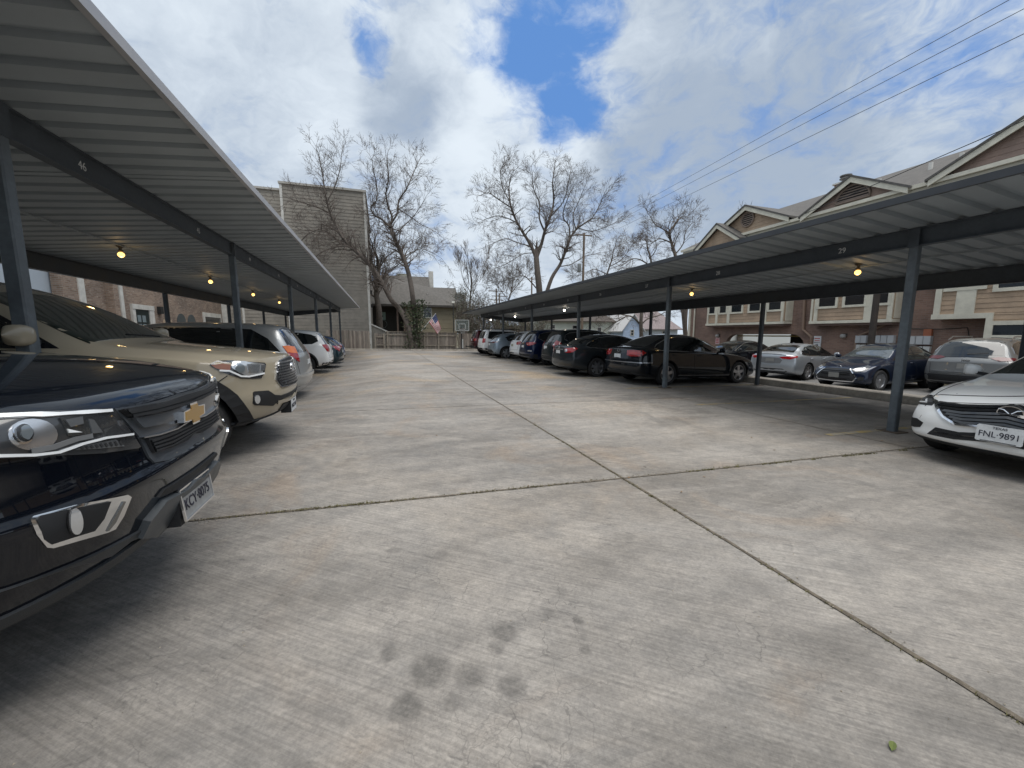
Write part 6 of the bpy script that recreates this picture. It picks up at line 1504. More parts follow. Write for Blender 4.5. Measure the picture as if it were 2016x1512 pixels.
# ---------------------------------------------------------------- brick apartment building on the right
AX = 20.5
ap = thing('apartment_building', 'brown brick apartment building with cream-trimmed bays and sided gables on the right', 'building', (AX, 12, rz_(AX)))
yf = at_x(1360, 620, AX).y; yn = -9.0; ze_ = 7.25
gy0, gy1 = at_x(1583, 690, AX).y, at_x(1427, 690, AX).y; gzt = at_x(1500, 658, AX).z
wl = MB(); g0 = rz_(AX) - .1
wl.box(AX, AX + .3, yn, gy0, g0, ze_); wl.box(AX, AX + .3, gy1, yf, g0, ze_); wl.box(AX, AX + .3, gy0, gy1, gzt, ze_); wl.box(AX + .3, AX + 11, yf - .3, yf, gzt + .35, ze_)
for yy, s_ in ((gy0, 1), (gy1, -1)):   # rounded brick corners of the garage opening
    for k in range(5):
        a0, a1 = .7 * (1 - math.cos(k * math.pi / 10)), .7 * (1 - math.cos((k + 1) * math.pi / 10)); h0, h1 = .7 * math.sin(k * math.pi / 10), .7 * math.sin((k + 1) * math.pi / 10)
        wl.prism([(AX + .001, yy, gzt - .7 + h0), (AX + .001, yy + s_ * a0, gzt - .7 + h0), (AX + .001, yy + s_ * a1, gzt - .7 + h1), (AX + .001, yy, gzt - .7 + h1)], (0, 0, 0), (.29, 0, 0))
fixn(wl.build('wall', BRICKR, ap))
# open garage: pale back wall with gates, beams
gi = MB(); gi.box(AX + 9, AX + 30, yf + 9, yf + 9.2, g0, 3.6); gi.build('courtyard_wall', mat('pale courtyard wall', (.55, .57, .56), .8), ap)
gf_ = MB(); gf_.box(AX + .3, AX + 6.5, gy0 - 2, gy1 + 3, gzt + .2, gzt + .3); gf_.build('garage_ceiling', mat('garage ceiling', (.2, .19, .18), .9), ap)
gd = MB(); n = 0
for yy, w in ((gy1 - .9, .9), (gy1 - 2.1, .25), (gy0 + 2.1, .5), (gy0 + 1.2, .35)): gd.box(AX + 5, AX + 5.3, yy - w / 2, yy + w / 2, g0, gzt + .2)
gd.build('garage_column', mat('dark column', (.035, .03, .03), .8), ap)
gp = MB()
for k in range(30): y = gy0 + .3 + k * (gy1 - gy0 - .6) / 30; gp.box(AX + 7, AX + 7.02, y - .015, y + .015, g0, gzt - .2)
gp.box(AX + 6.99, AX + 7.03, gy0, gy1, gzt - .25, gzt - .2); gp.build('iron_gate', mat('iron gate', (.03, .03, .03)), ap)
MB().box(AX + 1.0, AX + 1.15, gy0, gy1, gzt - .14, gzt - .07).build('yellow_pipe', mat('yellow pipe', (.45, .33, .12), .6), ap)
# cantilevered bays
def bay(px0, px1, pyb, lay, ztop=6.2, out=.55):
    X = AX - out; y1, y0 = at_x(px0, pyb, X).y, at_x(px1, pyb, X).y; zb = at_x((px0 + px1) / 2, pyb, X).z
    b = MB(); laps(b, 'y', y0, y1, zb + .12, ztop, X, .17, .015); b.box(X + .02, AX - .001, y0, y1, zb + .06, ztop); bo = b.build('bay', WOODS, ap)
    t = MB(); t.box(X - .06, AX - .002, y0 - .03, y1 + .03, zb - .04, zb + .09)
    for f, w in lay['posts']: y = y1 + (y0 - y1) * f; t.box(X - .055, X + .04, y - w * .33, y + w * .33, zb + .09, ztop)
    t.box(X + .05, AX - .002, y0 - .031, y0 + .14, zb + .12, ztop); t.box(X + .05, AX - .002, y1 - .14, y1 + .031, zb + .12, ztop)
    t.build('bay_trim', CREAM, bo)
    MB().box(X + .03, AX - .003, y0 + .02, y1 - .02, zb - .14, zb - .05).build('bay_soffit', mat('brown soffit', (.17, .115, .095), .9), bo)
    for f0, f1 in lay['win']:
        a_, b_ = y1 + (y0 - y1) * f1, y1 + (y0 - y1) * f0; window(bo, 'y', a_, b_, lay['sill'], lay['sill'] + 1.5, X - .02, .10, CREAM, 1, True)
    return bo
s1 = at_x(1470, 613, AX - .55).z
bay(1391, 1543, 638, dict(posts=[(.02, .16), (.155, .24), (.325, .28), (.78, .42), (.98, .18)], win=[(.04, .125), (.20, .29), (.365, .50), (.60, .73), (.83, .96)], sill=s1))
bay(1595, 1756, 634, dict(posts=[(.015, .14), (.075, .24), (.735, .45), (.97, .26)], win=[(.11, .33), (.45, .68), (.80, .94)], sill=at_x(1680, 600, AX - .55).z))
X = AX - .6; y1 = at_x(1836, 628, X).y; zb = at_x(1900, 624, X).z; ym = at_x(1944, 620, X).y
b = MB(); laps(b, 'y', yn, y1, zb + .12, 6.4, X, .17, .015); laps(b, 'y', yn, ym, g0, zb + .12, X, .17, .015); b.box(X + .02, AX - .001, yn, y1, zb + .06, 6.4); b.box(X + .02, AX - .001, yn, ym - .12, g0, zb + .05); bo = b.build('bay', WOODS, ap)
t_ = MB(); t_.box(X - .06, AX - .002, ym - .0, y1 + .03, zb - .06, zb + .12); t_.box(X - .062, AX - .003, ym - .16, ym, g0, zb + .12)
for f, w in ((.012, .18), (.10, .5)): y = y1 - 4.2 * f * 2; t_.box(X - .055, X + .04, y - w / 2, y + w / 2, zb + .12, 6.4)
t_.build('bay_trim', CREAM, bo)
for p0, p1, q0, q1 in ((1868, 1934, 545, 572), (1966, 2040, 520, 572)):
    A_, B_ = at_x(p0, q1, X), at_x(p1, q1, X); window(bo, 'y', B_.y, A_.y, A_.z + .08, A_.z + 1.55, X - .02, .12, CREAM, 1, True)
A_, B_ = at_x(1957, 640, X), at_x(2060, 660, X); window(bo, 'y', B_.y, A_.y, B_.z, A_.z, X - .02, .14, CREAM, 1, False)
A_ = at_x(1719, 640, 18.7); tag(MB().tube([(18.7, A_.y, rz_(18) - .1), (18.72, A_.y, 5.8)], [.115, .10], 12).build('timber_pole', mat('dark timber pole', (.05, .040, .034), .9, var=.3, vscale=4), None, True), 'thick dark timber pole standing against the apartment building behind the navy sedan', 'pole')
# roofs and gables
RX, rzz = 26.0, 9.95
rf_ = MB(); rf_.prism([(AX - .7, yn, ze_ - .05), (RX, yn, rzz), (RX + 6, yn, ze_ - .4), (RX + 6, yn, ze_ - .55), (RX, yn, rzz - .16), (AX - .7, yn, ze_ - .20)], (0, 0, 0), (0, yf + .4 - yn, 0)); fixn(rf_.build('roof', SHING, ap))
gt = MB(); gt.box(AX - .82, AX - .70, yn, yf + .4, ze_ - .20, ze_ - .06); gt.build('gutter', CREAM, ap)
MB().box(AX - .70, AX - .001, yn, yf + .3, ze_ - .32, ze_ - .21).build('eave_soffit', mat('cream soffit', (.45, .42, .34), .8), ap)
def gable(pL, pA, pR, X, wall, vent=None, depth=7.0):
    A_ = at_x(*pA, X - .3); L_ = at_x(*pL, X - .3); R_ = at_x(*pR, X - .3); sl = (A_.z - L_.z) / (L_.y - A_.y) if L_.y != A_.y else .6
    hw_ = max(L_.y - A_.y, A_.y - R_.y); zl = A_.z - sl * hw_
    yl, yr_ = A_.y + hw_, A_.y - hw_
    b = MB(); n = 14
    z = zl - .9
    step = .19
    while z < A_.z - .12:
        t2 = min(z + step, A_.z - .1); k0 = min(hw_ * .86, (A_.z - .12 - max(z, zl)) / sl); k1 = max(.01, min(hw_ * .86, (A_.z - .12 - max(t2, zl)) / sl))
        b.add([(X - .018, A_.y + k0, z), (X - .018, A_.y - k0, z), (X, A_.y - k1, t2), (X, A_.y + k1, t2), (X + .05, A_.y + k0, z), (X + .05, A_.y - k0, z)], [(0, 1, 2, 3), (4, 5, 1, 0)]); z = t2
    go = b.build('gable', wall, ap)
    t = MB()
    for s_ in (1, -1):
        t.prism([(X - .30, A_.y, A_.z), (X - .30, A_.y + s_ * hw_, zl), (X - .30, A_.y + s_ * hw_, zl - .24), (X - .30, A_.y, A_.z - .24)], (0, 0, 0), (.05, 0, 0))
    fixn(t.build('rake_trim', CREAM, go))
    r = MB()
    for s_ in (1, -1):
        r.prism([(X - .34, A_.y, A_.z + .07), (X - .34, A_.y + s_ * (hw_ + .08), zl + .07 - .08 * sl), (X - .34, A_.y + s_ * (hw_ + .08), zl - .02 - .08 * sl), (X - .34, A_.y, A_.z - .02)], (0, 0, 0), (depth, 0, 0))
    fixn(r.build('gable_roof', SHING, go))
    MB().box(X - .06, X + .03, yr_ + hw_ * .12, yl - hw_ * .12, zl - .55, zl - .1).build('frieze', CREAM, go)
    if vent:
        cy_, cz_, rad, full = A_.y, zl + (A_.z - zl) * vent[0], vent[1], vent[2]
        v = MB(); angs = [2 * math.pi * k / 24 for k in range(24)] if full else [math.pi * k / 14 for k in range(15)]
        v.prism([(X - .05, cy_ + rad * math.cos(q), cz_ + rad * math.sin(q)) for q in angs], (0, 0, 0), (.03, 0, 0)); vo = fixn(v.build('vent', mat('vent shadow', (.02, .018, .017), .9), go))
        f = MB(); ring = [(X - .06, cy_ + (rad + .05) * math.cos(q), cz_ + (rad + .05) * math.sin(q)) for q in angs]; f.tube(ring + ring[:1], .05, 6)
        k = -rad + .06 if full else .05
        while k < rad - .04:
            w = math.sqrt(max(0, rad * rad - k * k)); f.add([(X - .075, cy_ - w, cz_ + k), (X - .075, cy_ + w, cz_ + k), (X - .055, cy_ + w, cz_ + k + .055), (X - .055, cy_ - w, cz_ + k + .055)], [(0, 1, 2, 3)]); k += .11
        f.build('louvre', mat('taupe louvre', (.23, .175, .14), .8), vo)
    return go
gable((1425, 443), (1467, 405), (1552, 431), AX - .6, WOODS, (.45, .34, True)); gable((1588, 417), (1675, 347), (1787, 373), AX - .6, ROSE, (.14, .62, False)); gable((1380, 477), (1411, 441), (1456, 456), AX - 1.1, WOODS, None, 3.0)
gable((1832, 351), (2130, 158), (2600, 120), AX - .6, ROSE, None)
ch = at_x(1664, 362, 25.0); cm = MB(); cm.box(24.7, 25.3, ch.y - .36, ch.y + .36, 7.5, ch.z); co = cm.build('chimney', mat('tan brick stack', (.40, .25, .18), .9, var=.15, vscale=6), ap)
cc = MB(); cc.box(24.62, 25.38, ch.y - .44, ch.y + .44, ch.z, ch.z + .08); cc.build('chimney_cap', WHT, co); MB().lathe([(.15, 0), (.15, .16), (.28, .18), (.28, .22), (.2, .24), (.2, .3), (.28, .32), (.28, .37), (.001, .39)], (25, ch.y, ch.z + .08), 'Z', 14).build('chimney_pot', mat('grey pot', (.16, .15, .14), .7), co)
for px, py in ((1833, 322), (1732, 350), (1895, 296)):
    p = at_x(px, py, 23.0); zz = ze_ + (23 - AX + .7) * .435; MB().box(22.95, 23.05, p.y - .06, p.y + .06, zz - .1, zz + .26).build('roof_vent', WHT, ap)
# wall fittings: downspouts, meters, signs, lamps
PIPE = mat('brown downspout', (.25, .17, .125), .6)
def pipe(pts, nm='downspout'):
    P = [at_x(a_, b_, AX - .1) for a_, b_ in pts]; P[0].z = 6.9; P.append(Vector((P[-1].x, P[-1].y, g0 + .1))); MB().tube(P, .065, 8).build(nm, PIPE, ap)
pipe([(1580, 560), (1581, 649), (1598, 664)]); pipe([(1770, 560), (1766, 629), (1686, 663)])
pw_ = at_x(1368, 600, AX - .05); MB().box(AX - .08, AX + .1, yf - .05, yf + .12, g0, 6.9).build('corner_trim', CREAM, ap)
p = at_x(1368, 620, AX - .06); MB().tube([(AX - .08, p.y, 6.5), (AX - .08, p.y, g0)], .05, 8).build('downspout', CREAM, ap)
GREYB = mat('grey meter box', (.42, .43, .44), .5, var=.15, vscale=4); 
for k, (px, py) in enumerate(((1689, 668), (1700, 668), (1727, 668), (1740, 668), (1753, 668), (1795, 670), (1810, 670), (1825, 670))):
    A_ = at_x(px, py, AX - .15); nm = ['pale meter cabinet at the foot of the downspout, first of the row', 'pale meter cabinet second in the row by the downspout', 'pale meter cabinet just right of the dark rear post, above the navy sedan', 'pale meter cabinet in the middle of the trio above the navy sedan', 'pale meter cabinet beside the thick front post, above the navy sedan', 'pale meter cabinet right of the thick front post, nearest to it', 'pale meter cabinet in the middle of the trio beside the silver SUV', 'pale meter cabinet nearest the silver SUV'][k]
    r = thing('meter_cabinet', nm, 'meter box', (AX - .1, A_.y, A_.z), 'meter cabinets on the brick wall')
    MB().box(AX - .16, AX - .002, A_.y - .11, A_.y + .11, A_.z - .17, A_.z + .17).build('cabinet', GREYB, r); MB().box(AX - .17, AX - .161, A_.y - .095, A_.y + .095, A_.z - .15, A_.z + .15).build('cabinet_door', mat('pale meter door', (.50, .51, .52), .45), r)
    MB().box(AX - .14, AX - .002, A_.y - .10, A_.y + .10, A_.z - .48, A_.z - .24).build('lower_box', mat('white lower box', (.6, .6, .58), .5), r)
SGN = mat('white sign face', (.70, .70, .70), .5)
def wsign(px, py, w, h, label, col, lines):
    A_ = at_x(px, py, AX - .06); r = thing('wall_sign', label, 'sign', (AX - .05, A_.y, A_.z)); MB().box(AX - .05, AX - .002, A_.y - w / 2, A_.y + w / 2, A_.z - h / 2, A_.z + h / 2).build('panel', col, r)
    for f, lw, lh, mm in lines: MB().box(AX - .056, AX - .0505, A_.y - w * lw / 2, A_.y + w * lw / 2, A_.z + h * f - lh, A_.z + h * f + lh).build('lettering', mm, r)
RDI = mat('red print', (.45, .03, .03), .6); BLI = mat('dark print', (.05, .05, .06), .6)
wsign(1608, 676, .34, .72, 'tall white notice with red and dark print beside the downspout', SGN, [(.33, .75, .02, RDI), (.18, .7, .018, RDI), (.05, .8, .012, BLI), (-.15, .35, .06, BLI), (-.35, .6, .02, RDI)])
wsign(1412, 671, .30, .42, 'small pink and white notice left of the open garage', mat('pink sign', (.6, .42, .42), .5), [(.25, .7, .02, RDI), (0, .7, .02, RDI), (-.25, .7, .02, RDI)])
for px, py, nm in ((1413, 660, 'small wall lamp above the pink notice'), (1661, 660, 'square wall lamp between the second bay and the meter cabinets')):
    A_ = at_x(px, py, AX - .1); r = thing('wall_lamp', nm, 'lamp', (AX - .05, A_.y, A_.z)); MB().box(AX - .05, AX - .002, A_.y - .09, A_.y + .09, A_.z - .08, A_.z + .08).build('backplate', mat('bronze plate', (.10, .085, .07), .5), r); MB().lathe([(.001, .06), (.1, .05), (.12, -.06), (.08, -.12), (.001, -.13)], (AX - .14, A_.y, A_.z), 'Z', 12).build('shade', mat('grey lamp glass', (.35, .34, .32), .3), r)
A_ = at_x(1826, 656, AX - .1); tag(MB().box(AX - .12, AX - .002, A_.y - .12, A_.y + .12, A_.z - .16, A_.z + .16).build('alarm_box', mat('orange box', (.35, .12, .06), .6)), 'small orange box on the brick wall above the meters near the silver SUV', 'wall box')
P_ = [at_x(a_, b_, AX - .03) for a_, b_ in ((1790, 647), (1850, 648), (1905, 645), (1908, 665))]; tag(MB().tube(P_, .015, 6).build('conduit', mat('black cable', (.02, .02, .02))), 'thin black conduit running along the brick wall above the meters', 'conduit')
# ---------------------------------------------------------------- small houses beyond the right carport
def house(label, y, x0, x1, zw, zr, wall, roofm, gable_=False, wins=(), d=7, name='small_house'):
    r = thing(name, label, 'house', ((x0 + x1) / 2, y, 0)); b = MB(); laps(b, 'x', x0, x1, -.3, zw, y, .22, .015); b.box(x0, x1, y + .06, y + d, -.3, zw); 
    if gable_: b.prism([(x0, y, zw), (x1, y, zw), ((x0 + x1) / 2, y, zr - .1)], (0, 0, 0), (0, .05, 0))
    fixn(b.build('wall', wall, r)); rb = MB()
    if gable_:
        xm = (x0 + x1) / 2
        for s_, xe in ((1, x1 + .4), (-1, x0 - .4)):
            k = (zr - zw) / (xm - x0); rb.prism([(xm, y - .3, zr), (xe, y - .3, zw - .4 * k), (xe, y - .3, zw - .4 * k - .14), (xm, y - .3, zr - .14)], (0, 0, 0), (0, d, 0))
    else: rb.prism([(x0 - .4, y - .5, zw - .1), (x1 + .4, y - .5, zw - .1), (x1 - .4, y + d / 2, zr), (x0 + .4, y + d / 2, zr)], (0, 0, 0), (0, 0, .12))
    fixn(rb.build('roof', roofm, r))
    for a_, b_, c_, e_ in wins: window(r, 'x', a_, b_, c_, e_, y - .02, .07)
    return r
GW = mat('pale mint siding', (.50, .53, .47), .8, var=.1, vscale=1.5); BW = mat('powder blue siding', (.40, .50, .66), .75, var=.08, vscale=1.5); RB = mat('mauve grey shingles', (.20, .165, .165), .95, var=.25, vscale=5)
yy = 46; p = lambda px, py: at_y(px, py, yy)
house('long pale mint house seen under the right carport behind the dark SUVs', yy, p(1068, 650).x, p(1222, 650).x, p(1100, 632).z, p(1100, 618).z, GW, mat('dark eave roof', (.08, .065, .055), .9), False, [(p(1127, 650).x, p(1137, 650).x, p(1130, 654).z, p(1130, 641).z), (p(1085, 650).x, p(1092, 650).x, p(1088, 654).z, p(1088, 640).z), (p(1176, 650).x, p(1183, 650).x, p(1180, 660).z, p(1180, 645).z)])
yy = 43; house('powder blue gabled house seen under the right carport', yy, p(1227, 650).x, p(1263, 650).x, p(1245, 644).z, p(1245, 617).z, BW, mat('white eave', (.5, .5, .5), .8), True, [(p(1242, 650).x, p(1247, 650).x, p(1245, 660).z, p(1245, 650).z)], 6)
yy = 44; house('pale blue house with a mauve grey roof, right of the powder blue gable', yy, p(1268, 650).x, p(1334, 650).x, p(1300, 648).z, p(1300, 610).z, mat('pale blue white siding', (.52, .57, .62), .8), RB, False, [(p(1304, 655).x, p(1309, 655).x, p(1306, 662).z, p(1306, 652).z)], 8)
yy = 50; house('brown shed-like house behind the far end of the right row', yy, p(1030, 650).x, p(1064, 650).x, p(1045, 640).z, p(1045, 628).z, mat('brown red wall', (.16, .09, .07), .9), mat('brown roof', (.12, .085, .07), .9))
# ================================================================ BARE TREES
BARK = mat('grey brown bark', (.105, .087, .073), .9, var=.35, vscale=6, bump=.5, bscale=30)
TWIG = mat('twig bark', (.11, .088, .074), .9, var=.25, vscale=3)
def grow(mb, rnd, p, d, r, L, lev, spread=.75, up=.12, rmin=.010):
    n = max(3, min(7, int(L / .28))); pts = [p]; rad = [r]; q = Vector(p); d = d.normalized()
    kids = []
    for i in range(n):
        j = Vector((rnd.gauss(0, 1), rnd.gauss(0, 1), rnd.gauss(0, 1))) * .17
        d = (d + j + Vector((0, 0, up * .5))).normalized(); q = q + d * (L / n); pts.append(q.copy()); rr = max(rmin * .7, r * (1 - .6 * (i + 1) / n)); rad.append(rr)
        if lev > 0 and i >= 1 and rnd.random() < (.84 if lev > 1 else 1): kids.append((q.copy(), d.copy(), rr))
    mb.tube(pts, rad, 6 if r > .06 else (4 if r > .025 else 3), False)
    if lev <= 0: return
    for (q, d, rr) in kids:
        for _ in range(2 if lev == 1 or rnd.random() > .72 else 1):
            a = d.orthogonal().normalized(); a.rotate(Matrix.Rotation(rnd.uniform(0, 6.283), 3, d)); k = rnd.uniform(.45, 1.15) * spread
            nd = (d + a * k + Vector((0, 0, up))).normalized()
            grow(mb, rnd, q, nd, max(rmin, rr * rnd.uniform(.5, .72)), L * rnd.uniform(.5, .78), lev - 1, spread, up, rmin)
    if not kids: return
    q, d, rr = kids[-1]
    grow(mb, rnd, q, d, max(rmin, rr * .9), L * .72, lev - 1, spread, up, rmin)
def limb_path(pts, y, jit, rnd):
    return [at_y(px, py, y + (rnd.uniform(-jit, jit) if i else 0)) for i, (px, py) in enumerate(pts)]
def bare_tree(label, y, limbs, seed, lev=3, L=2.2, jit=.5, spread=.8, up=.10, rmin=.011, name='bare_tree', group=None, depth=1.0, every=1, base=None, boost=1.0, dens=1):
    """limbs: (photo path, r0, r1, twig_from) of the main boughs; finer branches are grown from them in all directions"""
    rnd = random.Random(seed); tr = MB(); cr = MB()
    for path, r0, r1, start in limbs:
        P = limb_path(path, y, jit, rnd) if not isinstance(path[0], Vector) else path
        # smooth the path
        Q = []
        for i in range(len(P) - 1):
            for k in range(4):
                t = k / 4; a, b, c, d = P[max(i - 1, 0)], P[i], P[i + 1], P[min(i + 2, len(P) - 1)]
                Q.append(.5 * ((2 * b) + (c - a) * t + (2 * a - 5 * b + 4 * c - d) * t * t + (3 * b - a - 3 * c + d) * t ** 3))
        Q.append(P[-1]); n = len(Q) - 1
        rad = [r0 + (r1 - r0) * (i / n) ** .8 for i in range(n + 1)]
        tr.tube(Q, rad, 9, False)
        for i in range(1, n + 1):
            if i / n < start: continue
            d = (Q[min(i + 1, n)] - Q[i - 1]).normalized()
            if i % every: continue
            for _ in range(dens if rnd.random() < .6 else dens + 1):
                a = d.orthogonal().normalized(); a.rotate(Matrix.Rotation(rnd.uniform(0, 6.283), 3, d)); a.y *= depth
                nd = (d * rnd.uniform(.3, 1) + a * rnd.uniform(.6, 1.2) + Vector((0, 0, .2))).normalized()
                grow(cr, rnd, Q[i], nd, max(rmin * 1.3, rad[i] * rnd.uniform(.35, .55)), L * rnd.uniform(.55, 1.1) * boost, lev - 1 if rad[i] > r1 * 1.2 else lev - 1, spread, up, rmin)
        grow(cr, rnd, Q[-1], (Q[-1] - Q[-3]), r1, L, lev, spread, up, rmin)
    b = base or limbs[0][0][0]; P0 = at_y(b[0], b[1], y) if not isinstance(b, Vector) else b
    root = thing(name, label, 'tree', P0, group)
    tr.build('trunk', BARK, root, True, 60); cr.build('crown', TWIG, root)
    return root
BT = 'bare winter trees around the lot'
# twin-stemmed tree at the fence, ivy on its foot
YT = 33.95
t1 = bare_tree('forked bare tree with ivy round its foot, standing at the wooden fence', YT, [
    ([(812, 690), (807, 655), (800, 632), (786, 607), (770, 590), (752, 556), (735, 530), (712, 505), (692, 487), (676, 470)], .27, .12, .45),
    ([(676, 470), (665, 450), (650, 420), (641, 385), (636, 350), (630, 318)], .11, .035, .15),
    ([(690, 486), (672, 479), (650, 460), (628, 452), (605, 462), (590, 478)], .09, .03, .2),
    ([(700, 495), (680, 484), (655, 488), (628, 500), (612, 520)], .07, .025, .2),
    ([(650, 420), (625, 408), (600, 400), (575, 392)], .06, .02, .1),
    ([(645, 395), (660, 365), (670, 330), (672, 305)], .055, .02, .1),
    ([(817, 690), (818, 650), (816, 615), (812, 580), (806, 545), (797, 515), (786, 490), (775, 465), (768, 447)], .25, .14, .55),
    ([(768, 447), (752, 432), (738, 424), (730, 408), (741, 395), (742, 368), (735, 335)], .09, .03, .25),
    ([(768, 447), (772, 428), (764, 405), (760, 380), (765, 350), (762, 318)], .10, .03, .2),
    ([(770, 440), (783, 418), (785, 395), (800, 372), (812, 345), (822, 322)], .085, .03, .2),
    ([(785, 412), (806, 425), (826, 440), (850, 452)], .05, .02, .1), ([(797, 512), (812, 497), (832, 490), (855, 500)], .05, .02, .2),
    ([(775, 470), (790, 450), (815, 425), (835, 395)], .05, .02, .2)], 11, 3, 1.02, .5, 1.0, .02, .0085, group=BT, dens=2)
iv = MB(); ri = random.Random(8)
for i in range(1500):
    h = ri.random() ** .8 * 4.2; c = at_y(816, 690, YT); px = 816 + ri.gauss(0, 7 + (4 if 1.8 < h < 4 else 0)) + (6 if h > 1.6 else 0); s = ri.uniform(.05, .11)
    P = Vector((c.x + (px - 816) / 765 * 36, YT + ri.uniform(-.38, .3), gz(c.x) + h)); a = Vector((ri.gauss(0, 1), ri.gauss(0, 1), ri.gauss(0, .6))).normalized() * s; b_ = a.cross(Vector((ri.gauss(0, 1), ri.gauss(0, 1), ri.gauss(0, 1)))).normalized() * s * .7
    iv.add([P - a, P + b_, P + a, P - b_], [(0, 1, 2, 3)])
iv.build('ivy', mat('ivy leaf', (.040, .058, .022), .5, var=.4, vscale=3), t1)
# dark tree between the buildings
bare_tree('dark bare tree in the gap between the clapboard tower and the back house', 41, [
    ([(747, 645), (746, 612), (741, 580), (742, 555), (746, 530), (742, 505)], .34, .12, .35), ([(744, 565), (757, 545), (772, 530), (785, 520)], .13, .04, .2), ([(742, 550), (733, 528), (730, 505), (735, 480)], .12, .04, .2), ([(746, 530), (762, 505), (778, 495)], .08, .03, .1)], 21, 3, 1.7, .4, .9, .05, .013, group=BT)
# the big spreading tree behind the right carport
bare_tree('biggest bare tree, wide crowned, rising over the middle of the right carport', 52, [
    ([(1064, 640), (1062, 575), (1058, 535), (1056, 508)], .50, .36, 2), ([(1056, 508), (1042, 478), (1026, 452), (1012, 425), (1004, 398), (1002, 370), (1006, 345)], .26, .05, .25),
    ([(1056, 508), (1066, 480), (1074, 450), (1084, 425), (1090, 395), (1088, 360), (1092, 330)], .28, .05, .25), ([(1072, 455), (1062, 430), (1062, 400), (1050, 370), (1048, 340)], .14, .04, .2),
    ([(1072, 590), (1086, 548), (1102, 522), (1112, 498), (1122, 470), (1134, 452)], .30, .14, .45), ([(1134, 452), (1150, 440), (1165, 430), (1180, 405), (1190, 380)], .13, .035, .2), ([(1122, 470), (1120, 445), (1108, 425), (1118, 390), (1130, 365)], .13, .035, .2),
    ([(1134, 452), (1128, 425), (1138, 400), (1150, 370)], .10, .03, .2), ([(1020, 440), (1000, 430), (978, 425), (955, 432)], .09, .03, .2), ([(1008, 410), (985, 395), (962, 380), (945, 385)], .09, .03, .2), ([(1045, 485), (1020, 478), (995, 470), (970, 480)], .09, .03, .2),
    ([(1050, 498), (1030, 500), (1005, 515), (985, 525)], .07, .03, .2), ([(1062, 575), (1045, 555), (1030, 543), (1005, 548), (985, 555)], .10, .03, .35), ([(1140, 450), (1165, 455), (1190, 448), (1208, 440)], .08, .03, .2), ([(1100, 525), (1125, 520), (1150, 505), (1175, 500)], .08, .03, .3),
    ([(1086, 425), (1110, 395), (1120, 355), (1125, 330)], .09, .03, .2), ([(1004, 398), (990, 370), (985, 340), (990, 325)], .08, .03, .2)], 31, 3, 1.5, .9, .95, .04, .0115, group=BT, dens=2)
# right-hand trees
bare_tree('knotty bare tree behind the roof of the right carport, left of the apartment gables', 34, [
    ([(1352, 690), (1345, 610), (1335, 540), (1330, 505), (1322, 478), (1318, 458), (1330, 440)], .26, .09, .5), ([(1322, 478), (1300, 470), (1285, 478)], .07, .03, .2), ([(1318, 458), (1300, 448), (1288, 440), (1280, 425)], .07, .025, .2), ([(1330, 440), (1338, 425), (1345, 420)], .06, .025, .2), ([(1330, 500), (1345, 480), (1350, 455), (1362, 440)], .07, .025, .2)], 41, 3, 1.15, .4, .9, .06, .0105, group=BT)
bare_tree('crooked bare tree over the middle of the right carport, left of the knotty one', 37, [
    ([(1264, 690), (1262, 630), (1270, 560), (1282, 520), (1275, 490)], .24, .08, .55), ([(1282, 525), (1262, 512), (1245, 510), (1228, 520)], .09, .03, .2), ([(1278, 510), (1292, 490), (1288, 465)], .06, .025, .2), ([(1270, 545), (1300, 520), (1318, 515)], .07, .03, .2), ([(1260, 638), (1240, 622), (1215, 633), (1190, 650)], .11, .03, .3), ([(1262, 640), (1275, 628), (1300, 620), (1325, 605)], .09, .03, .3), ([(1240, 622), (1210, 618), (1180, 625)], .07, .02, .2)], 43, 3, 1.3, .5, .9, .02, .0105, group=BT)
bare_tree('pale bare trunk beside the left corner of the brick apartment building', 30, [([(1350, 700), (1349, 640), (1352, 600), (1356, 560), (1362, 520)], .22, .10, .6), ([(1350, 640), (1342, 615), (1335, 590)], .08, .03, .3)], 47, 2, 1.0, .3, .9, .05, .0105, group=BT)
bare_tree('low spreading bare tree left of the utility pole behind the right carport', 58, [([(1180, 640), (1185, 575), (1195, 540), (1205, 510)], .25, .10, .4), ([(1195, 540), (1170, 530), (1150, 540)], .08, .03, .2), ([(1200, 525), (1225, 510), (1240, 490)], .08, .03, .2)], 51, 3, 2.0, .6, .9, .06, .016, group=BT)
bare_tree('thin bare tree above the twiggy thicket right of the back house', 62, [([(925, 650), (925, 600), (928, 560), (925, 530)], .20, .07, .35), ([(927, 570), (940, 550), (948, 530)], .06, .025, .2), ([(926, 575), (912, 550), (908, 535)], .06, .025, .2)], 53, 3, 1.9, .5, .5, .28, .016, group=BT)
bare_tree('feathery bare tree left of the small crossed utility poles', 60, [([(1000, 650), (1000, 600), (1008, 570)], .2, .08, .3), ([(1000, 590), (985, 570), (975, 555)], .07, .03, .2), ([(1004, 580), (1020, 560), (1030, 548)], .07, .03, .2)], 57, 3, 2.0, .5, .8, .1, .016, group=BT)
bare_tree('distant bare tree top peeping over the apartment roof', 31, [([Vector((35, 31, 0)), Vector((35, 31, 6)), Vector((35.3, 31, 9)), Vector((35, 31, 11))], .3, .1, .6)], 59, 2, 1.7, .5, .9, .08, .014, group=BT)
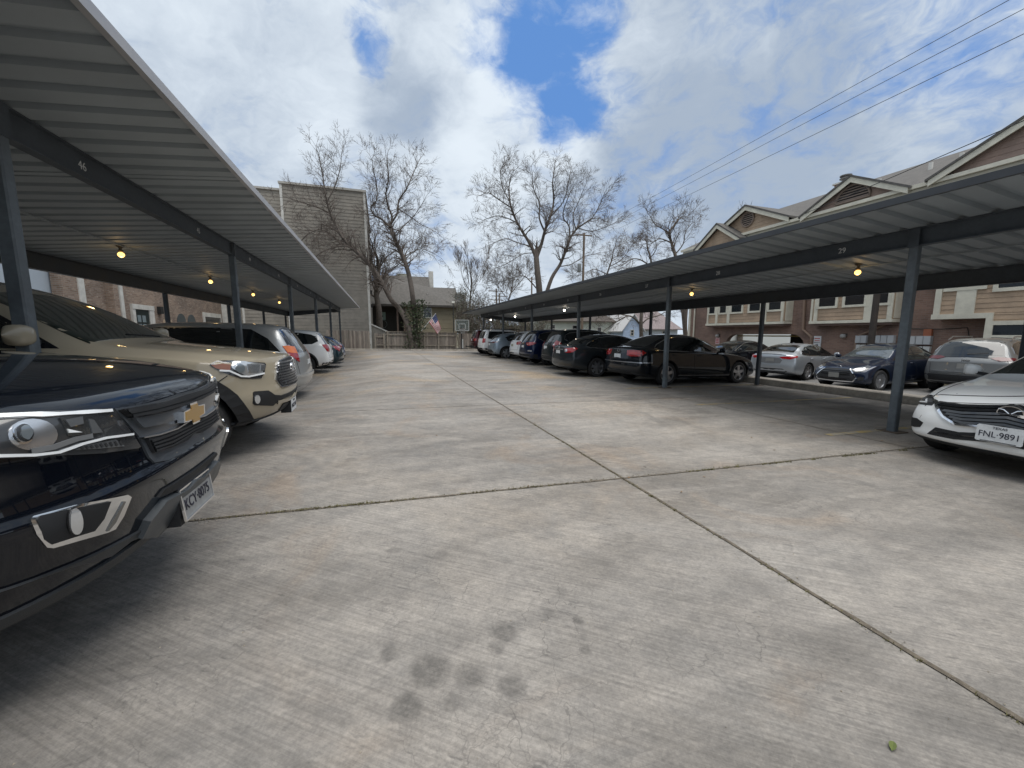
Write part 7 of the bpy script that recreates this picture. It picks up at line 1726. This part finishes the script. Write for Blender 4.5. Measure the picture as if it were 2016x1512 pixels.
# thicket at the far right corner of the lot: fine upright stems and some evergreen leaf
rt = random.Random(61)
def thicket(label, px0, px1, pyt, y0, y1, n, hvar, leaf, col, lcol, seed):
    rnd = random.Random(seed); st = MB(); lv = MB()
    for i in range(n):
        y = rnd.uniform(y0, y1); u = rnd.random(); px = px0 + (px1 - px0) * u; b = at_y(px, 690, y); top = at_y(px, pyt(u), y).z * rnd.uniform(hvar, 1.0)
        P = [Vector((b.x, y, .1))]; d = Vector((rnd.gauss(0, .12), rnd.gauss(0, .12), 1))
        k = 7
        for j in range(k): d = (d + Vector((rnd.gauss(0, .10), rnd.gauss(0, .10), .05))).normalized(); P.append(P[-1] + d * (top / k))
        st.tube(P, [.035 * (1 - j / (k + 1)) + .009 for j in range(k + 1)], 4, False)
        for j in range(2, k + 1):
            for _ in range(3):
                dd = Vector((rnd.gauss(0, .6), rnd.gauss(0, .6), rnd.uniform(.3, 1))).normalized(); L = rnd.uniform(.4, 1.2); q = P[j]; st.tube([q, q + dd * L * .5 + Vector((0, 0, .03)), q + dd * L], [.013, .011, .009], 3, False)
                if rnd.random() < leaf:
                    for _ in range(16):
                        c = q + dd * L * rnd.random() + Vector((rnd.gauss(0, .16), rnd.gauss(0, .16), rnd.gauss(0, .16))); s = rnd.uniform(.035, .075)
                        a = Vector((rnd.gauss(0, 1), rnd.gauss(0, 1), rnd.gauss(0, 1))).normalized() * s; e = a.cross(Vector((rnd.gauss(0, 1), rnd.gauss(0, 1), rnd.gauss(0, 1)))).normalized() * s * .6
                        lv.add([c - a, c + e, c + a, c - e], [(0, 1, 2, 3)])
    r = thing('thicket', label, 'bush', (at_y((px0 + px1) / 2, 690, (y0 + y1) / 2).x, (y0 + y1) / 2, .1), 'thickets beyond the fence')
    st.build('stems', col, r)
    if lv.v: lv.build('foliage', lcol, r)
EVG = mat('dull evergreen leaf', (.075, .080, .048), .7, var=.4, vscale=1.2); STEM = mat('grey twig', (.12, .10, .085), .9, var=.3, vscale=2)
thicket('dense evergreen thicket just right of the back house', 872, 935, lambda u: 562 + 26 * abs(u - .3), 46, 52, 75, .6, .75, STEM, EVG, 1)
thicket('grey twiggy thicket behind the far end of the right carport', 915, 990, lambda u: 565 + 45 * u, 38, 44, 95, .55, .25, STEM, EVG, 2)
thicket('low twiggy thicket behind the far red and white SUVs', 975, 1075, lambda u: 618 + 10 * u, 40, 46, 75, .6, .4, STEM, EVG, 3)
# ================================================================ POLES AND CABLES
POLEM = mat('weathered pole wood', (.16, .12, .09), .9, var=.3, vscale=2); CAB = mat('black cable', (.02, .02, .02))
def upole(label, px, pyt, y, arms, extra=False):
    b = at_y(px, 690, y); t = at_y(px, pyt, y); r = thing('utility_pole', label, 'utility pole', (t.x, y, 0))
    MB().tube([(t.x, y, -.2), (t.x, y, t.z)], [.18, .13], 10).build('pole', POLEM, r)
    for dz, w in arms: MB().box(t.x - w, t.x + w, y - .07, y + .05, t.z - dz - .07, t.z - dz + .07).build('crossarm', POLEM, r)
    if extra:
        MB().lathe([(.001, .5), (.22, .48), (.24, .4), (.24, -.4), (.2, -.48), (.001, -.5)], (t.x - .55, y, t.z - 4.2), 'Z', 14).build('transformer', mat('grey transformer', (.22, .23, .23), .5), r, True)
    return t
PT = upole('tall utility pole with a transformer, between the big bare tree and the right carport', 1150, 459, 45, [(.25, 1.1)], True)
for k, (px, py, lb) in enumerate(((977, 568, 'small distant pole with two crossarms above the end of the right carport'), (983, 578, 'second small distant crossarm pole beside the first, slightly shorter'))): upole(lb, px, py, 75, [(.5, 1.6), (2.2, 1.5)])
upole('distant plain utility pole seen through the branches of the big bare tree', 1047, 545, 70, [(.4, .8)])
def cable(label, p, q, sag=.3, r=.016):
    P = [Vector(p).lerp(Vector(q), k / 24) - Vector((0, 0, sag * 4 * (k / 24) * (1 - k / 24))) for k in range(25)]
    o = MB().tube(P, r, 5, False).build('power_cable', CAB); tag(o, label, 'power cable', 'power cables over the right carport')
for (pa, pe), lb, rr_ in zip((((1212, 428), (1990, -2)), ((1214, 436), (2026, 12)), ((1218, 450), (2040, 55)), ((1585, 420), (2010, 237))), ('uppermost of the power cables crossing the sky at top right', 'power cable running close below the uppermost one', 'third power cable down, well apart from the upper pair', 'lowest cable, sagging past the apartment gables'), (.012, .012, .013, .012)):
    if pa[0] < 1500:
        A = Vector((PT.x + (pa[0] - 1216) * .02, 45, PT.z - (pa[1] - 428) * .055 + .2)); d = ray(*pe); E = Vector((0, 0, 1.5)) + d * (21.0 / d.x)
        d0 = ray(*pa); A = Vector((0, 0, 1.5)) + d0 * (45 / d0.y)
        E2 = A + (E - A) * 1.9
        cable(lb, A, E, .0, rr_); 
    else:
        A = at_x(pa[0], pa[1], 19.6); E = at_x(pe[0], pe[1], 17.0); cable(lb, A, A + (E - A) * 1.4, .05, .014)
# ================================================================ FLAG, LAMP POST, HOOP
def flag():
    y = 34.0 - .25; a = at_y(829, 652, y); b = at_y(858, 617, y)
    r = thing('flag', 'striped red and white flag with a blue corner on a slanting pole at the fence', 'flag', a); MB().tube([a, b], .022, 8).build('flag_pole', mat('white flag pole', (.6, .6, .58), .4), r)
    RDF, WHF, BLF, STF = mat('flag red', (.40, .035, .05), .8), mat('flag white', (.62, .61, .6), .8), mat('flag blue', (.03, .045, .13), .8), mat('flag star', (.65, .65, .65), .8)
    d = (a - b).normalized(); hoist = .92; fly = 1.35; dn = Vector((.30, -.05, -1)).normalized()
    def P(u, v):   # u along the pole from its tip, v down the cloth
        w = .05 * math.sin(v * 6 + u * 3) * (0.3 + v); return b + d * (u * hoist) * (1 - .45 * v) + dn * (v * fly) + Vector((.03 * v, w, 0)) + Vector((0, 0, -.02))
    for nm, m, sel in (('flag_stripes', RDF, lambda i, j: i % 2 == 0), ('flag_field', WHF, lambda i, j: i % 2 == 1), ('flag_canton', BLF, None)):
        mb = MB()
        for i in range(13):
            for j in range(14):
                can = i < 7 and j < 6
                if (sel is None) != can: continue
                if sel is not None and not sel(i, j): continue
                u0, u1, v0, v1 = i / 13, (i + 1) / 13, j / 14, (j + 1) / 14; mb.add([P(u0, v0), P(u1, v0), P(u1, v1), P(u0, v1)], [(0, 1, 2, 3)])
        mb.build(nm, m, r)
    sb = MB()
    for i in range(5):
        for j in range(5):
            c = P((i + .7) / 13 * 1.25, (j + .6) / 14 * 1.1) + Vector((0, -.008, 0)); sb.add([c + Vector((.012, 0, 0)), c + Vector((0, 0, .016)), c + Vector((-.012, 0, 0)), c + Vector((0, 0, -.016))], [(0, 1, 2, 3)])
    sb.build('flag_stars', STF, r)
flag()
y = 34.6; t = at_y(892, 594, y); lp_ = thing('yard_lamp', 'slim dark yard lamp post with a pale head behind the fence', 'lamp post', (t.x, y, 0)); MB().tube([(t.x, y, 0), (t.x, y, t.z - .1)], .035, 8).build('post', BLACKP, lp_); MB().box(t.x - .12, t.x + .12, y - .1, y + .1, t.z - .12, t.z + .05).build('lamp_head', mat('pale lamp head', (.7, .68, .6), .4), lp_)  # lamp head has a plain pale colour and no emission
y = 33.9; A = at_y(896, 630, y); B = at_y(923, 651, y); hp = thing('basketball_hoop', 'portable basketball hoop with a clear white-edged backboard in front of the fence', 'basketball hoop', ((A.x + B.x) / 2, y, gz(7)))
fr_ = MB(); w = .03
for p, q in (((A.x, A.z), (B.x, A.z)), ((A.x, B.z), (B.x, B.z)), ((A.x, A.z), (A.x, B.z)), ((B.x, A.z), (B.x, B.z))): fr_.bar((p[0], y, p[1]), (q[0], y, q[1]), .05)
cx_ = (A.x + B.x) / 2; zb_ = B.z
for p, q in (((cx_ - .28, zb_ + .12), (cx_ + .28, zb_ + .12)), ((cx_ - .28, zb_ + .58), (cx_ + .28, zb_ + .58)), ((cx_ - .28, zb_ + .12), (cx_ - .28, zb_ + .58)), ((cx_ + .28, zb_ + .12), (cx_ + .28, zb_ + .58))): fr_.bar((p[0], y - .01, p[1]), (q[0], y - .01, q[1]), .045)
fr_.build('backboard_frame', mat('hoop white', (.42, .43, .42), .5), hp)
gm = bpy.data.materials.new('clear acrylic'); gm.use_nodes = True; gb_ = gm.node_tree.nodes['Principled BSDF']; gb_.inputs['Base Color'].default_value = (.25, .3, .29, 1); gb_.inputs['Alpha'].default_value = .2; gb_.inputs['Roughness'].default_value = .1
MB().box(A.x + .02, B.x - .02, y + .0, y + .012, B.z + .02, A.z - .02).build('backboard', gm, hp)
MB().tube([(cx_ + .23 * math.cos(q), y - .28 + .23 * math.sin(q), zb_ + .15) for q in [2 * math.pi * k / 20 for k in range(21)]], .014, 6).build('rim', mat('dark rim', (.10, .05, .04), .5), hp)
nb = MB()
for k in range(10):
    q = 2 * math.pi * k / 10; q2 = q + .3; nb.tube([(cx_ + .23 * math.cos(q), y - .28 + .23 * math.sin(q), zb_ + .15), (cx_ + .14 * math.cos(q2), y - .28 + .14 * math.sin(q2), zb_ - .25)], .008, 4)
nb.build('net', mat('grey net', (.35, .35, .34), .9), hp)
MB().tube([(cx_, y + .25, gz(7) + .1), (cx_, y + .25, zb_ + .3), (cx_, y + .03, zb_ + .45)], .045, 8).build('pole', BLACKP, hp); MB().box(cx_ - .5, cx_ + .5, y - .1, y + .5, gz(7), gz(7) + .15).build('base', BLACKP, hp)
MB().box(cx_ - .04, cx_ + .06, y - .14, y - .12, gz(7) + .2, gz(7) + 1.0).build('pole_sleeve', mat('hoop white'), hp)
